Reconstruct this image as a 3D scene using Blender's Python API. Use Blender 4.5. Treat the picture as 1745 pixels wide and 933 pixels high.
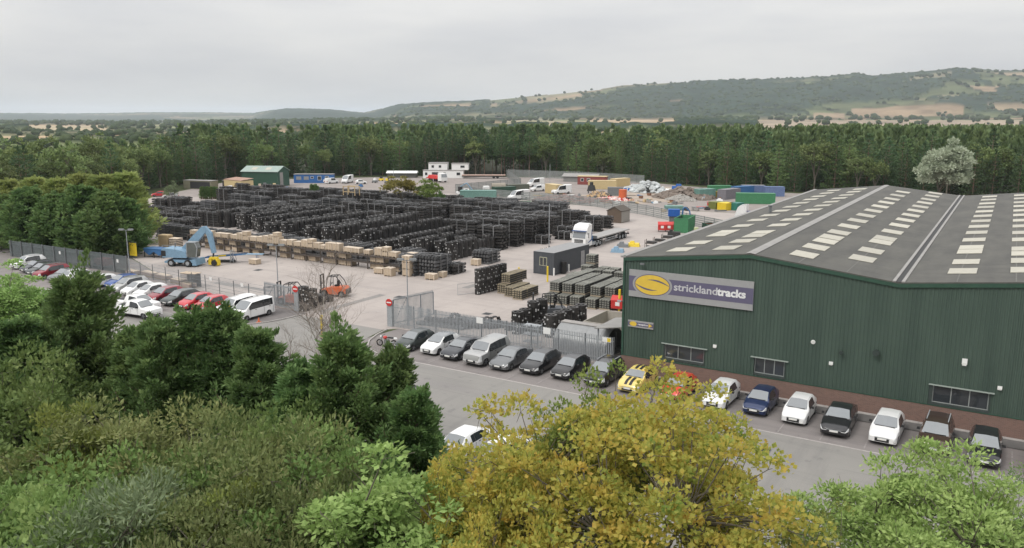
import bpy, math, random
import numpy as np
from math import sin, cos, pi, radians
from mathutils import Vector, Matrix
S = bpy.context.scene
COL = S.collection
for o in list(bpy.data.objects): bpy.data.objects.remove(o)
# ------------------------------------------------------------------ camera, world, sun, exposure
# world axes: X runs along the gable wall of the big shed (to the right), Y away from it, origin at its left corner
CAM = Vector((25.208, -57.756, 20.0)); PITCH = math.atan(263.5/1370); YAW = radians(31.7)
cam = bpy.data.cameras.new('camera'); co = bpy.data.objects.new('camera', cam); COL.objects.link(co)
co.location = CAM; co.rotation_euler = (pi/2-PITCH, 0, YAW)
cam.sensor_width = 36; cam.lens = 1370/1745*36; cam.clip_start = .5; cam.clip_end = 60000
S.camera = co
S.render.engine = 'CYCLES'
S.view_settings.view_transform = 'Standard'; S.view_settings.look = 'None'
S.view_settings.exposure = 0.0; S.view_settings.gamma = 1
W = bpy.data.worlds.new('World'); S.world = W; W.use_nodes = True
nt = W.node_tree; nt.nodes.clear()
SUN_EL, SUN_AZ = radians(50), radians(200)      # azimuth measured clockwise from +Y
def wn(t, **k):
    n = nt.nodes.new(t)
    for a, b in k.items(): setattr(n, a, b)
    return n
out = wn('ShaderNodeOutputWorld'); bg = wn('ShaderNodeBackground'); sky = wn('ShaderNodeTexSky')
sky.sky_type = 'NISHITA'; sky.sun_disc = False; sky.sun_elevation = SUN_EL; sky.sun_rotation = SUN_AZ
sky.air_density = 1.0; sky.dust_density = 3.0
tc = wn('ShaderNodeTexCoord'); mp = wn('ShaderNodeMapping'); mp.inputs['Scale'].default_value = (1.5, 1.5, 8.0)
nz = wn('ShaderNodeTexNoise'); nz.inputs['Scale'].default_value = 1.7; nz.inputs['Detail'].default_value = 5; nz.inputs['Roughness'].default_value = .5
rp = wn('ShaderNodeValToRGB'); rp.color_ramp.elements[0].position = .30; rp.color_ramp.elements[1].position = .60
rp.color_ramp.elements[0].color = (5.6, 5.63, 5.8, 1); rp.color_ramp.elements[1].color = (7.1, 7.0, 6.85, 1)
mx = wn('ShaderNodeMix', data_type='RGBA'); mx.inputs['Factor'].default_value = .93   # overcast: the cloud deck covers nearly all of the sky
nt.links.new(tc.outputs['Generated'], mp.inputs['Vector']); nt.links.new(mp.outputs[0], nz.inputs['Vector'])
nt.links.new(nz.outputs['Fac'], rp.inputs[0]); nt.links.new(sky.outputs[0], mx.inputs['A']); nt.links.new(rp.outputs[0], mx.inputs['B'])
# an overcast sky is brighter overhead than at the horizon (CIE overcast sky)
sx_ = wn('ShaderNodeSeparateXYZ'); cl_ = wn('ShaderNodeMath', operation='MAXIMUM'); cl_.inputs[1].default_value = 0; ma_ = wn('ShaderNodeMath', operation='MULTIPLY_ADD'); ma_.inputs[1].default_value = 1.8; ma_.inputs[2].default_value = 1.0
vs_ = wn('ShaderNodeVectorMath', operation='SCALE'); nt.links.new(tc.outputs['Generated'], sx_.inputs[0]); nt.links.new(sx_.outputs[2], cl_.inputs[0]); nt.links.new(cl_.outputs[0], ma_.inputs[0])
nt.links.new(mx.outputs['Result'], vs_.inputs[0]); nt.links.new(ma_.outputs[0], vs_.inputs['Scale']); nt.links.new(vs_.outputs[0], bg.inputs['Color']); nt.links.new(bg.outputs[0], out.inputs['Surface'])
bg.inputs['Strength'].default_value = 0.10
sl = bpy.data.lights.new('sun', 'SUN'); so = bpy.data.objects.new('sun', sl); COL.objects.link(so)
sl.energy = 1.5; sl.angle = radians(14); sl.color = (1, .97, .92)
sd = Vector((sin(SUN_AZ)*cos(SUN_EL), cos(SUN_AZ)*cos(SUN_EL), sin(SUN_EL)))
so.rotation_euler = sd.to_track_quat('Z', 'Y').to_euler(); so.location = (0, -60, 90)

# ------------------------------------------------------------------ helpers
random.seed(7); RNG = np.random.default_rng(11)
cpi, spi, cya, sya = cos(PITCH), sin(PITCH), cos(YAW), sin(YAW)
def ray(px, py):
    X = px-872.5; V = py-466.5
    f = 1370*cpi-V*spi; d = 1370*spi+V*cpi
    return Vector((X*cya-f*sya, X*sya+f*cya, -d)), f
def at(px, py, z=0.0):                       # where a line of sight meets height z
    r, f = ray(px, py); t = (z-CAM.z)/r.z
    return CAM+r*t
def far(px, py, dist):                       # ... or a distance ahead of the camera
    r, f = ray(px, py)
    return CAM+r*(dist/f)
def lin(c):
    if isinstance(c, (int, float)): c = (c, c, c)
    return (c[0], c[1], c[2], 1)
MATS = {}
def mat(name, col, rough=.6, metal=0.0, var=.12, scale=3.0, col2=None, bump=0.0, bscale=20, obvar=0.0, stretch=(1,1,1), spec=.5, coat=0, trans=0, hard=False, detail=4):
    m = bpy.data.materials.new(name); m.use_nodes = True; t = m.node_tree; N = t.nodes; L = t.links
    b = N['Principled BSDF']; b.inputs['Roughness'].default_value = rough; b.inputs['Metallic'].default_value = metal
    b.inputs['Specular IOR Level'].default_value = spec; b.inputs['Coat Weight'].default_value = coat
    b.inputs['Coat Roughness'].default_value = .08
    c = lin(col); c2 = lin(col2) if col2 is not None else tuple(min(1, x*(1-2*var)) for x in c[:3])+(1,)
    co_ = N.new('ShaderNodeTexCoord'); mp_ = N.new('ShaderNodeMapping'); mp_.inputs['Scale'].default_value = stretch
    L.new(co_.outputs['Object'], mp_.inputs[0])
    n = N.new('ShaderNodeTexNoise'); n.inputs['Scale'].default_value = scale; n.inputs['Detail'].default_value = detail; n.inputs['Roughness'].default_value = .6
    L.new(mp_.outputs[0], n.inputs['Vector'])
    r = N.new('ShaderNodeValToRGB'); lo, hi = (.46, .54) if hard else (.3, .7)
    r.color_ramp.elements[0].position = lo; r.color_ramp.elements[1].position = hi
    r.color_ramp.elements[0].color = c; r.color_ramp.elements[1].color = c2
    L.new(n.outputs['Fac'], r.inputs[0]); last = r.outputs[0]
    if obvar:
        oi = N.new('ShaderNodeObjectInfo'); hs = N.new('ShaderNodeHueSaturation'); mr = N.new('ShaderNodeMapRange')
        mr.inputs['To Min'].default_value = 1-obvar; mr.inputs['To Max'].default_value = 1+obvar
        L.new(oi.outputs['Random'], mr.inputs['Value']); L.new(mr.outputs[0], hs.inputs['Value']); L.new(last, hs.inputs['Color']); last = hs.outputs[0]
    L.new(last, b.inputs['Base Color'])
    if bump:
        n2 = N.new('ShaderNodeTexNoise'); n2.inputs['Scale'].default_value = bscale; n2.inputs['Detail'].default_value = 3
        L.new(mp_.outputs[0], n2.inputs['Vector'])
        bp = N.new('ShaderNodeBump'); bp.inputs['Strength'].default_value = bump; bp.inputs['Distance'].default_value = .05
        L.new(n2.outputs['Fac'], bp.inputs['Height']); L.new(bp.outputs[0], b.inputs['Normal'])
    if trans:
        o_ = N['Material Output']; tr = N.new('ShaderNodeBsdfTranslucent'); ms = N.new('ShaderNodeMixShader'); ms.inputs[0].default_value = trans
        L.new(last, tr.inputs['Color']); L.new(b.outputs[0], ms.inputs[1]); L.new(tr.outputs[0], ms.inputs[2]); L.new(ms.outputs[0], o_.inputs['Surface'])
    MATS[name] = m
    return m

class MB:
    def __init__(s): s.v = []; s.f = []
    def add(s, vs, fs):
        k = len(s.v); s.v += [tuple(q) for q in vs]; s.f += [tuple(i+k for i in f) for f in fs]; return s
    def box(s, x0, x1, y0, y1, z0, z1, tx=0, ty=0, M=None):
        vs = [Vector((x0, y0, z0)), Vector((x1, y0, z0)), Vector((x1, y1, z0)), Vector((x0, y1, z0)),
              Vector((x0+tx, y0+ty, z1)), Vector((x1-tx, y0+ty, z1)), Vector((x1-tx, y1-ty, z1)), Vector((x0+tx, y1-ty, z1))]
        if M is not None: vs = [M @ q for q in vs]
        return s.add(vs, [(0,3,2,1), (4,5,6,7), (0,1,5,4), (1,2,6,5), (2,3,7,6), (3,0,4,7)])
    def cb(s, c, d, M=None):
        return s.box(c[0]-d[0]/2, c[0]+d[0]/2, c[1]-d[1]/2, c[1]+d[1]/2, c[2]-d[2]/2, c[2]+d[2]/2, M=M)
    def bar(s, a, b, w, h=None, n=4, r2=None):
        a = Vector(a); b = Vector(b); d = (b-a)
        if d.length < 1e-6: return s
        q = d.to_track_quat('Z', 'X' if abs(d.normalized().x) < .9 else 'Y'); h = h or w
        vs = []
        for p, sc in ((a, 1), (b, (r2/w if r2 is not None else 1))):
            for i in range(n):
                an = 2*pi*(i+.5)/n; k = .5/cos(pi/n) if n == 4 else .5
                vs.append(p+q @ Vector((cos(an)*w*k*sc, sin(an)*h*k*sc, 0)))
        fs = [tuple(range(n-1, -1, -1)), tuple(range(n, 2*n))]+[(i, (i+1) % n, n+(i+1) % n, n+i) for i in range(n)]
        return s.add(vs, fs)
    def tube(s, pts, r, n=6):
        for a, b in zip(pts[:-1], pts[1:]): s.bar(a, b, 2*r, n=n)
        return s
    def cyl(s, c, r, h, axis='z', n=16, r2=None):
        c = Vector(c); d = {'x': Vector((1,0,0)), 'y': Vector((0,1,0)), 'z': Vector((0,0,1))}[axis]*h/2
        return s.bar(c-d, c+d, 2*r, n=n, r2=None if r2 is None else 2*r2)
    def prism(s, poly, y0, y1, axis='y'):
        # poly: (a, b) pairs; axis y -> (a, y, b); axis x -> (x, a, b)
        n = len(poly)
        mk = (lambda a, b, t: (a, t, b)) if axis == 'y' else ((lambda a, b, t: (t, a, b)) if axis == 'x' else (lambda a, b, t: (a, b, t)))
        vs = [mk(a, b, y0) for a, b in poly]+[mk(a, b, y1) for a, b in poly]
        return s.add(vs, [tuple(range(n)), tuple(range(2*n-1, n-1, -1))]+[(i, i+n, (i+1) % n+n, (i+1) % n) for i in range(n)])
    def sphere(s, c, r, sz=1, n=8, m=5):
        vs = []; fs = []
        for j in range(m+1):
            for i in range(n):
                a = 2*pi*i/n; b = pi*j/m
                vs.append((c[0]+r*sin(b)*cos(a), c[1]+r*sin(b)*sin(a), c[2]+r*sz*cos(b)))
        for j in range(m):
            for i in range(n): fs.append((j*n+i, (j+1)*n+i, (j+1)*n+(i+1) % n, j*n+(i+1) % n))
        return s.add(vs, fs)
    def mesh(s, name, m=None, smooth=None):
        me = bpy.data.meshes.new(name); me.from_pydata(s.v, [], s.f); me.update()
        import bmesh
        bm = bmesh.new(); bm.from_mesh(me); bmesh.ops.recalc_face_normals(bm, faces=bm.faces); bm.to_mesh(me); bm.free()
        if smooth:
            me.polygons.foreach_set('use_smooth', [True]*len(me.polygons)); me.set_sharp_from_angle(angle=radians(smooth))
        if m: me.materials.append(m)
        return me
def link(name, data, parent=None, loc=(0,0,0), rz=0, m=None):
    o = bpy.data.objects.new(name, data); COL.objects.link(o); o.parent = parent
    o.location = loc; o.rotation_euler = (0, 0, rz)
    if m is not None and data is not None:
        o.material_slots[0].link = 'OBJECT'; o.material_slots[0].material = m
    return o
LABELS = {}
def tag(o, label, cat, group=None, kind=None):
    o['label'] = label; o['category'] = cat
    if group: o['group'] = group
    if kind: o['kind'] = kind
    if kind is None: LABELS.setdefault(label, []).append((o.name, group))
    return o
def struct(name, me, loc=(0,0,0), rz=0):
    o = link(name, me, None, loc, rz); o['kind'] = 'structure'; return o
# a kit is a list of (name, mesh, [sub-kit], {'m': material, 'stuff': bool, 'label': str})
def P(name, b, m, sub=None, smooth=None, stuff=False, label=None):
    me = b.mesh(name, m, smooth) if isinstance(b, MB) else b
    return dict(n=name, me=me, sub=sub or [], stuff=stuff, label=label)
def put(kit, name, label, cat, loc=(0,0,0), rz=0, group=None, mats=None, scale=None):
    e = bpy.data.objects.new(name, None); COL.objects.link(e); e.empty_display_size = .3
    e.location = loc; e.rotation_euler = (0, 0, rz)
    if scale: e.scale = (scale,)*3 if isinstance(scale, (int, float)) else scale
    tag(e, label, cat, group)
    def rec(k, par):
        o = link(k['n'], k['me'], par, m=(mats or {}).get(k['n']))
        if k['stuff']: o['kind'] = 'stuff'
        if k['label']: o['label'] = k['label']
        for q in k['sub']: rec(q, o)
    for k in kit: rec(k, e)
    return e
def one(name, b, m, label, cat, loc=(0,0,0), rz=0, group=None, smooth=None, kind=None):
    me = b.mesh(name, m, smooth) if isinstance(b, MB) else b
    return tag(link(name, me, None, loc, rz), label, cat, group, kind)
ONES = 'first second third fourth fifth sixth seventh eighth ninth tenth eleventh twelfth thirteenth fourteenth fifteenth sixteenth seventeenth eighteenth nineteenth'.split()
def od(i):                                    # 0 -> first
    if i < 19: return ONES[i]
    t = (i+1)//10; r = (i+1) % 10
    w = {2: 'twenty', 3: 'thirty', 4: 'forty', 5: 'fifty'}[t]
    return w+'-'+ONES[r-1] if r else w.replace('y', 'ieth')

# ------------------------------------------------------------------ materials
def ground_mat(name, c1, c2, dark, light):
    m = bpy.data.materials.new(name); m.use_nodes = True; t = m.node_tree; N = t.nodes; L = t.links; b = N['Principled BSDF']; b.inputs['Roughness'].default_value = .88
    g = N.new('ShaderNodeTexCoord')
    def noise(sc, st, lo, hi, det=6):
        mp_ = N.new('ShaderNodeMapping'); mp_.inputs['Scale'].default_value = st; mp_.inputs['Rotation'].default_value = (0, 0, st[0]*2.1); L.new(g.outputs['Object'], mp_.inputs[0])
        n = N.new('ShaderNodeTexNoise'); n.inputs['Scale'].default_value = sc; n.inputs['Detail'].default_value = det; n.inputs['Roughness'].default_value = .65; L.new(mp_.outputs[0], n.inputs['Vector'])
        r = N.new('ShaderNodeMapRange'); r.inputs['From Min'].default_value = lo; r.inputs['From Max'].default_value = hi; L.new(n.outputs['Fac'], r.inputs['Value']); return r.outputs[0]
    def mix(f, a_, b_, k=1.0):
        x = N.new('ShaderNodeMix'); x.data_type = 'RGBA'; q_ = N.new('ShaderNodeMath'); q_.operation = 'MULTIPLY'; q_.inputs[1].default_value = k; L.new(f, q_.inputs[0]); L.new(q_.outputs[0], x.inputs['Factor'])
        for v, nm in ((a_, 'A'), (b_, 'B')):
            if isinstance(v, tuple): x.inputs[nm].default_value = lin(v)
            else: L.new(v, x.inputs[nm])
        return x.outputs['Result']
    o = mix(noise(.10, (1,1,1), .35, .65, 10), c1, c2); o = mix(noise(.35, (.18,1.6,1), .52, .70), o, dark, .5); o = mix(noise(.35, (1.6,.14,1), .53, .70), o, dark, .45); o = mix(noise(1.1, (.05,1.8,1), .58, .66, 3), o, dark, .3)
    o = mix(noise(.8, (1,1,1), .60, .68), o, dark, .6); o = mix(noise(.5, (.9,1.1,1), .60, .78), o, light, .35); o = mix(noise(9, (1,1,1), .3, .8), o, dark, .22)
    L.new(o, b.inputs['Base Color']); return m
M_conc = ground_mat('yard concrete', (.40,.355,.325), (.33,.292,.27), (.25,.225,.21), (.50,.46,.43))
M_asph = ground_mat('asphalt', (.25,.24,.22), (.225,.215,.20), (.15,.145,.14), (.30,.29,.27))
M_bay = ground_mat('parking bay paving', (.225,.205,.195), (.20,.18,.172), (.11,.10,.10), (.27,.25,.24))
M_conc2 = mat('pale gravel ground', (.29,.255,.235), .95, var=.1, scale=.3, col2=(.22,.195,.18), bump=.5, bscale=15, detail=8)
M_grassg = mat('grass verge', (.06,.085,.03), .95, scale=.8, col2=(.10,.10,.05), bump=.6, bscale=8)
M_line = mat('worn white line', (.40,.37,.35), .8, var=.15, scale=4)
M_kerb = mat('kerb stone', (.38,.36,.34), .85, scale=2)
M_green = mat('green cladding', (.064,.098,.076), .6, var=.1, scale=.9, col2=(.044,.071,.056), stretch=(1,1,.12), detail=9)
M_greentrim = mat('green trim', (.030,.078,.052), .5)
M_dtrim = mat('dark trim', (.035,.05,.045), .5)
M_roof = mat('roof sheet', (.066,.065,.060), .9, scale=.6, col2=(.108,.105,.092), stretch=(1,.3,1), bump=.15, bscale=40, detail=8)
M_sky = mat('skylight sheet', (.47,.445,.365), .45, var=.16, scale=1.8, obvar=.14, stretch=(1,4,1))
M_flash = mat('roof flashing', (.29,.28,.265), .6, scale=1)
M_fdark = mat('dark gutter', (.03,.03,.03), .7)
M_glass = mat('window glass', (.035,.04,.045), .06, var=.05, spec=.8)
M_frame = mat('window frame', (.30,.32,.31), .5)
M_steel = mat('galvanised steel', (.34,.36,.375), .5, metal=.0, var=.12, scale=6)
M_steeld = mat('dull grey steel', (.20,.21,.215), .6, metal=.3, scale=4)
M_white = mat('white paint', (.78,.78,.76), .4, var=.03, scale=2)
M_black = mat('black rubber', (.018,.018,.018), .75, scale=5)
M_track = mat('black track steel', (.019,.019,.019), .45, metal=.0, var=.3, scale=5, col2=(.066,.060,.056), spec=.45, obvar=.35)
M_track2 = mat('grey track steel', (.065,.066,.068), .5, var=.3, scale=6, col2=(.10,.10,.102), spec=.5, obvar=.4)
M_post = mat('grey stillage steel', (.16,.16,.16), .6, scale=4, obvar=.3)
M_tagw = mat('white tags', (.55,.55,.54), .6)
M_crate = mat('crate board', (.50,.40,.29), .85, var=.12, scale=5, obvar=.12, stretch=(1,1,4))
M_crate2 = mat('crate lid board', (.56,.47,.37), .85, var=.08, scale=5, obvar=.1)
M_pallet = mat('pallet wood', (.36,.30,.22), .85, var=.15, scale=6, obvar=.15)
M_pgrey = mat('weathered shoe plate', (.27,.27,.235), .7, var=.25, scale=6, obvar=.2)
M_rack = mat('brown racking steel', (.075,.06,.05), .7, scale=4)
M_yel = mat('yellow paint', (.75,.55,.03), .5, var=.06)
M_red = mat('red paint', (.55,.035,.03), .45, var=.08)
M_blue = mat('blue paint', (.04,.14,.32), .5, var=.1)
M_lblue = mat('faded light blue paint', (.20,.33,.45), .55, var=.12, scale=3)
M_orange = mat('orange paint', (.62,.14,.05), .45, var=.1)
M_cream = mat('cream paint', (.58,.46,.25), .6, var=.06)
M_tan = mat('tan timber', (.50,.38,.22), .75, var=.08)
M_grn = mat('bright green paint', (.06,.24,.11), .5, var=.12)
M_dgrn = mat('dark green paint', (.03,.085,.055), .55, var=.12)
M_cgrey = mat('charcoal container paint', (.075,.082,.092), .55, var=.08, scale=1.5)
M_cgreyr = mat('grey container roof', (.28,.28,.28), .7, var=.1)
M_lamp = mat('lamp lens', (.75,.75,.72), .3)
M_bark = mat('grey bark', (.16,.14,.11), .9, scale=6)
M_barkr = mat('red brown bark', (.19,.125,.095), .9, scale=5)
M_birch = mat('pale birch bark', (.50,.46,.40), .8, scale=5)
M_twig = mat('bare twig', (.33,.28,.24), .9)
M_plate = mat('number plate', (.80,.80,.76), .5)
M_plasd = mat('black plastic', (.02,.02,.022), .5)
M_rim = mat('alloy rim', (.32,.33,.34), .35, metal=.7)
M_cglass = mat('sky toned car glass', (.17,.185,.195), .06, var=.04, spec=1.0, coat=.6)  # pale base colour carries the reflection of the sky
M_hl = mat('headlamp lens', (.72,.73,.73), .1)
M_sglass = mat('dark side glass', (.022,.026,.03), .05, var=.04, spec=.8)  # dark copy of the car glass, without the sky reflection in its colour
M_tl = mat('tail lamp lens', (.40,.02,.02), .2)
M_silver = mat('bare sheet metal', (.30,.305,.305), .42, metal=.5, var=.08, scale=2)
# brick: fine relief on the plinth (one brick is about six pixels long in the photograph)
M_brick = bpy.data.materials.new('red brick'); M_brick.use_nodes = True
_t = M_brick.node_tree; _b = _t.nodes['Principled BSDF']; _b.inputs['Roughness'].default_value = .9
_br = _t.nodes.new('ShaderNodeTexBrick'); _br.inputs['Scale'].default_value = 1; _br.inputs['Brick Width'].default_value = .225; _br.inputs['Row Height'].default_value = .075; _br.inputs['Mortar Size'].default_value = .008
_br.inputs['Color1'].default_value = (.20,.115,.09,1); _br.inputs['Color2'].default_value = (.15,.09,.072,1); _br.inputs['Mortar'].default_value = (.20,.16,.14,1)
_tc = _t.nodes.new('ShaderNodeTexCoord'); _sx = _t.nodes.new('ShaderNodeSeparateXYZ'); _cx = _t.nodes.new('ShaderNodeCombineXYZ')
_ad = _t.nodes.new('ShaderNodeMath')
_t.links.new(_tc.outputs['Object'], _sx.inputs[0]); _t.links.new(_sx.outputs[0], _ad.inputs[0]); _t.links.new(_sx.outputs[1], _ad.inputs[1])
_t.links.new(_ad.outputs[0], _cx.inputs[0]); _t.links.new(_sx.outputs[2], _cx.inputs[1]); _t.links.new(_cx.outputs[0], _br.inputs['Vector']); _t.links.new(_br.outputs['Color'], _b.inputs['Base Color'])

# ------------------------------------------------------------------ noise in numpy, for terrain and trees
def vnoise(x, y, seed=0):
    xi = np.floor(x).astype(int); yi = np.floor(y).astype(int); fx = x-xi; fy = y-yi
    fx = fx*fx*(3-2*fx); fy = fy*fy*(3-2*fy)
    def h(a, b):
        n = (a*374761393+b*668265263+seed*974634777) & 0x7fffffff
        n = ((n ^ (n >> 13))*1274126177) & 0x7fffffff
        return ((n ^ (n >> 16)) & 0xffff)/65535.
    return (h(xi, yi)*(1-fx)+h(xi+1, yi)*fx)*(1-fy)+(h(xi, yi+1)*(1-fx)+h(xi+1, yi+1)*fx)*fy
def fbm(x, y, seed=0, o=4):
    s = 0; a = .5
    for i in range(o): s = s+a*vnoise(x*2**i, y*2**i, seed+i); a *= .5
    return s/(1-.5**o)
def np_mesh(name, V, F, m=None, col=None, smooth=False):
    me = bpy.data.meshes.new(name); V = np.ascontiguousarray(V, dtype=np.float32); F = np.ascontiguousarray(F, dtype=np.int32); k = F.shape[1]
    me.vertices.add(len(V)); me.vertices.foreach_set('co', V.ravel())
    me.loops.add(F.size); me.loops.foreach_set('vertex_index', F.ravel())
    me.polygons.add(len(F)); me.polygons.foreach_set('loop_start', np.arange(len(F), dtype=np.int32)*k)
    if smooth: me.polygons.foreach_set('use_smooth', np.ones(len(F), dtype=bool))
    if col is not None:
        ca = me.color_attributes.new('Col', 'FLOAT_COLOR', 'POINT'); ca.data.foreach_set('color', np.ascontiguousarray(col, dtype=np.float32).ravel())
    me.update(calc_edges=True)
    if m: me.materials.append(m)
    return me

# ------------------------------------------------------------------ ground, plain and hills: one sheet to the horizon
def skyline(px):                              # how high the far crest stands above the true horizon, by bearing
    return np.interp(px, [-900,-300,0,120,260,350,430,490,560,620,680,740,800,860,900,960,1020,1060,1140,1220,1300,1400,1455,1480,1560,1620,1700,1800,2200,3000],
                     [8,11,11,10,12,12,11,19,17,11,25,29,31,37,41,47,53,60,65,67,69,73,79,74,81,87,83,85,78,30])
def ridge_r(px):
    return np.interp(px, [-900,430,470,640,700,1000,1400,3000], [11000,10500,7800,7200,5400,4900,4700,4600])
az = np.concatenate([np.arange(-180,-60,6), np.arange(-60,-36,2), np.linspace(-36,36,760), np.arange(38,60,2), np.arange(60,181,6)])
azr = np.radians(az)
rr = np.concatenate([[0], np.geomspace(30, 600, 14), np.geomspace(640, 13000, 250)])
AZ, RR = np.meshgrid(azr, rr)
azc = np.clip(AZ, -1.2, 1.2)
PX = 872.5+np.tan(azc)*1395
GX = CAM.x+RR*np.sin(AZ-YAW); GY = CAM.y+RR*np.cos(AZ-YAW)
def terrain_z(GX, GY, PX, RR, AZ):
    rc = ridge_r(PX)*(1+.05*(fbm(PX/160, PX*0+3, 5)-.5)); hc = (skyline(PX)-1)/1395.*rc*.93*np.cos(np.clip(AZ, -.65, .65))+20
    foot = rc*.60
    t = np.clip((RR-foot)/(rc-foot), 0, 1); s = t*t*(3-2*t)
    back = np.clip((RR-rc)/(rc*.5), 0, 1)
    h = hc*s*(1-.55*back)
    g = fbm(GX/700, GY/700, 21)-.5
    h += g*hc*.20*np.sin(np.pi*t)
    h += 17*np.clip((RR-900)/1500, 0, 1)**1.3*np.clip((PX-250)/500, 0.15, 1)*(1-s)
    h += (RR > 2200)*np.clip((RR-2200)/1500, 0, 1)*(fbm(GX/900, GY/900, 9)-.5)*12*(1-s)
    return h, s, t
GZ, SL, TT = terrain_z(GX, GY, PX, RR, AZ)
def woodmask(GX, GY, PX, RR, T):
    band0 = -.16*((PX > 835) & (PX < 1050) & (T > .42+.25*(PX-835)/215))-.02
    n = fbm(GX/420+7, GY/420, 3, 4); n2 = fbm(GX/1300, GY/1300, 13, 3)
    band = np.interp(T, [0, .12, .3, .55, .8, .93, 1.0, 1.1], [-.02, .02, .10, .12, .04, .02, .05, 0])
    left = np.interp(PX, [600, 700, 820, 880, 1040, 1080, 1480, 1560], [.10, .12, .06, -.03, -.02, .08, .08, .0])
    top = np.where(T > .8, left, 0)
    lowl = np.where((PX < 700) & (T <= .02), -.07, 0)
    return (n*.75+n2*.25+band+top+lowl+band0) > .530
WM = woodmask(GX, GY, PX, RR, TT)
# fields: jittered cells of crops, pasture and stubble
def fieldcol(GX, GY, PX, RR, T):
    sc = np.where(RR > 3500, 300., 230.)
    a = (GX*.86+GY*.5)/sc+.35*fbm(GX/500, GY/500, 2); b = (-GX*.5+GY*.86)/(sc*.7)+.35*fbm(GX/500, GY/500, 4)
    k = vnoise(np.floor(a)+.0, np.floor(b)+.0, 31); k2 = vnoise(np.floor(a)+.0, np.floor(b)+.0, 57)
    pal = np.array([[.42,.33,.20],[.38,.31,.20],[.16,.20,.09],[.20,.22,.11],[.13,.17,.075],[.30,.29,.17],[.17,.21,.095],[.26,.26,.14]])
    c = pal[np.clip((k*8).astype(int), 0, 7)]*(.85+.3*k2[..., None])
    e = np.minimum(np.minimum(a % 1, 1-a % 1), np.minimum(b % 1, 1-b % 1))
    hedge = e < .035
    c[hedge] = (.045,.065,.03)
    return c, hedge
FC, HED = fieldcol(GX, GY, PX, RR, TT)
def patch(c, x0, x1, r0, r1, colr):           # a few fields that can be told apart in the photograph
    m = (PX > x0) & (PX < x1) & (RR > r0+(PX-x0)*0) & (RR < r1)
    c[m] = colr; WM[m] = False; HED[m] = False
patch(FC, 1000, 1150, 1500, 3000, (.42,.34,.21)); patch(FC, 1290, 1745, 1150, 2600, (.33,.285,.20)); patch(FC, 860, 1010, 1700, 2300, (.36,.33,.20))
patch(FC, 1450, 1640, 3020, 3350, (.42,.33,.20)); patch(FC, 1385, 1440, 3000, 3200, (.40,.32,.20)); patch(FC, 1680, 1900, 3200, 3420, (.40,.33,.20))
patch(FC, 1545, 1615, 4050, 4250, (.33,.32,.20)); patch(FC, 50, 180, 1500, 2600, (.40,.35,.22)); patch(FC, 0, 85, 860, 1150, (.42,.34,.20))
patch(FC, 240, 420, 1700, 2300, (.20,.23,.11)); patch(FC, 780, 900, 2200, 2700, (.34,.32,.20))
high = np.clip((TT-.75)/.2, 0, 1)*(PX > 830)*(~WM)
FC = FC*np.where(TT > .02, .58, .85)[..., None]*np.array([1,.94,1.0]); FC = FC*(1-.6*high[..., None])+np.array([.20,.18,.115])*.6*high[..., None]
COLV = np.where(WM[..., None], np.array([.024,.042,.028]), FC)
near = np.clip((RR-420)/200, 0, 1)[..., None]
COLV = COLV*near+np.array([.07,.085,.04])*(1-near)
COLV = COLV*(.65+.7*vnoise(GX/60, GY/60, 71)[..., None])
GZ = GZ+np.where(WM & (RR > 700), 4+9*vnoise(GX/34, GY/34, 8), 0)+np.where(HED & ~WM & (RR > 700), 3, 0)
nr, na = AZ.shape
V = np.stack([GX, GY, GZ], -1).reshape(-1, 3)
idx = np.arange(nr*na).reshape(nr, na)
F = np.stack([idx[:-1, :-1], idx[:-1, 1:], idx[1:, 1:], idx[1:, :-1]], -1).reshape(-1, 4)[:, ::-1]
colv = np.concatenate([COLV.reshape(-1, 3), np.ones((nr*na, 1))], 1)
M_land = bpy.data.materials.new('fields and grass'); M_land.use_nodes = True
_t = M_land.node_tree; _b = _t.nodes['Principled BSDF']; _b.inputs['Roughness'].default_value = 1; _b.inputs['Specular IOR Level'].default_value = .1
_a = _t.nodes.new('ShaderNodeVertexColor'); _a.layer_name = 'Col'; _n = _t.nodes.new('ShaderNodeTexNoise'); _n.inputs['Scale'].default_value = .05; _n.inputs['Detail'].default_value = 8
_g = _t.nodes.new('ShaderNodeTexCoord'); _t.links.new(_g.outputs['Object'], _n.inputs['Vector'])
_r = _t.nodes.new('ShaderNodeMapRange'); _r.inputs['To Min'].default_value = .7; _r.inputs['To Max'].default_value = 1.3; _t.links.new(_n.outputs['Fac'], _r.inputs[0])
_m = _t.nodes.new('ShaderNodeVectorMath'); _m.operation = 'SCALE'; _t.links.new(_a.outputs[0], _m.inputs[0]); _t.links.new(_r.outputs[0], _m.inputs['Scale']); _t.links.new(_m.outputs[0], _b.inputs['Base Color'])
struct('ground', np_mesh('ground', V, F, M_land, colv))

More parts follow.
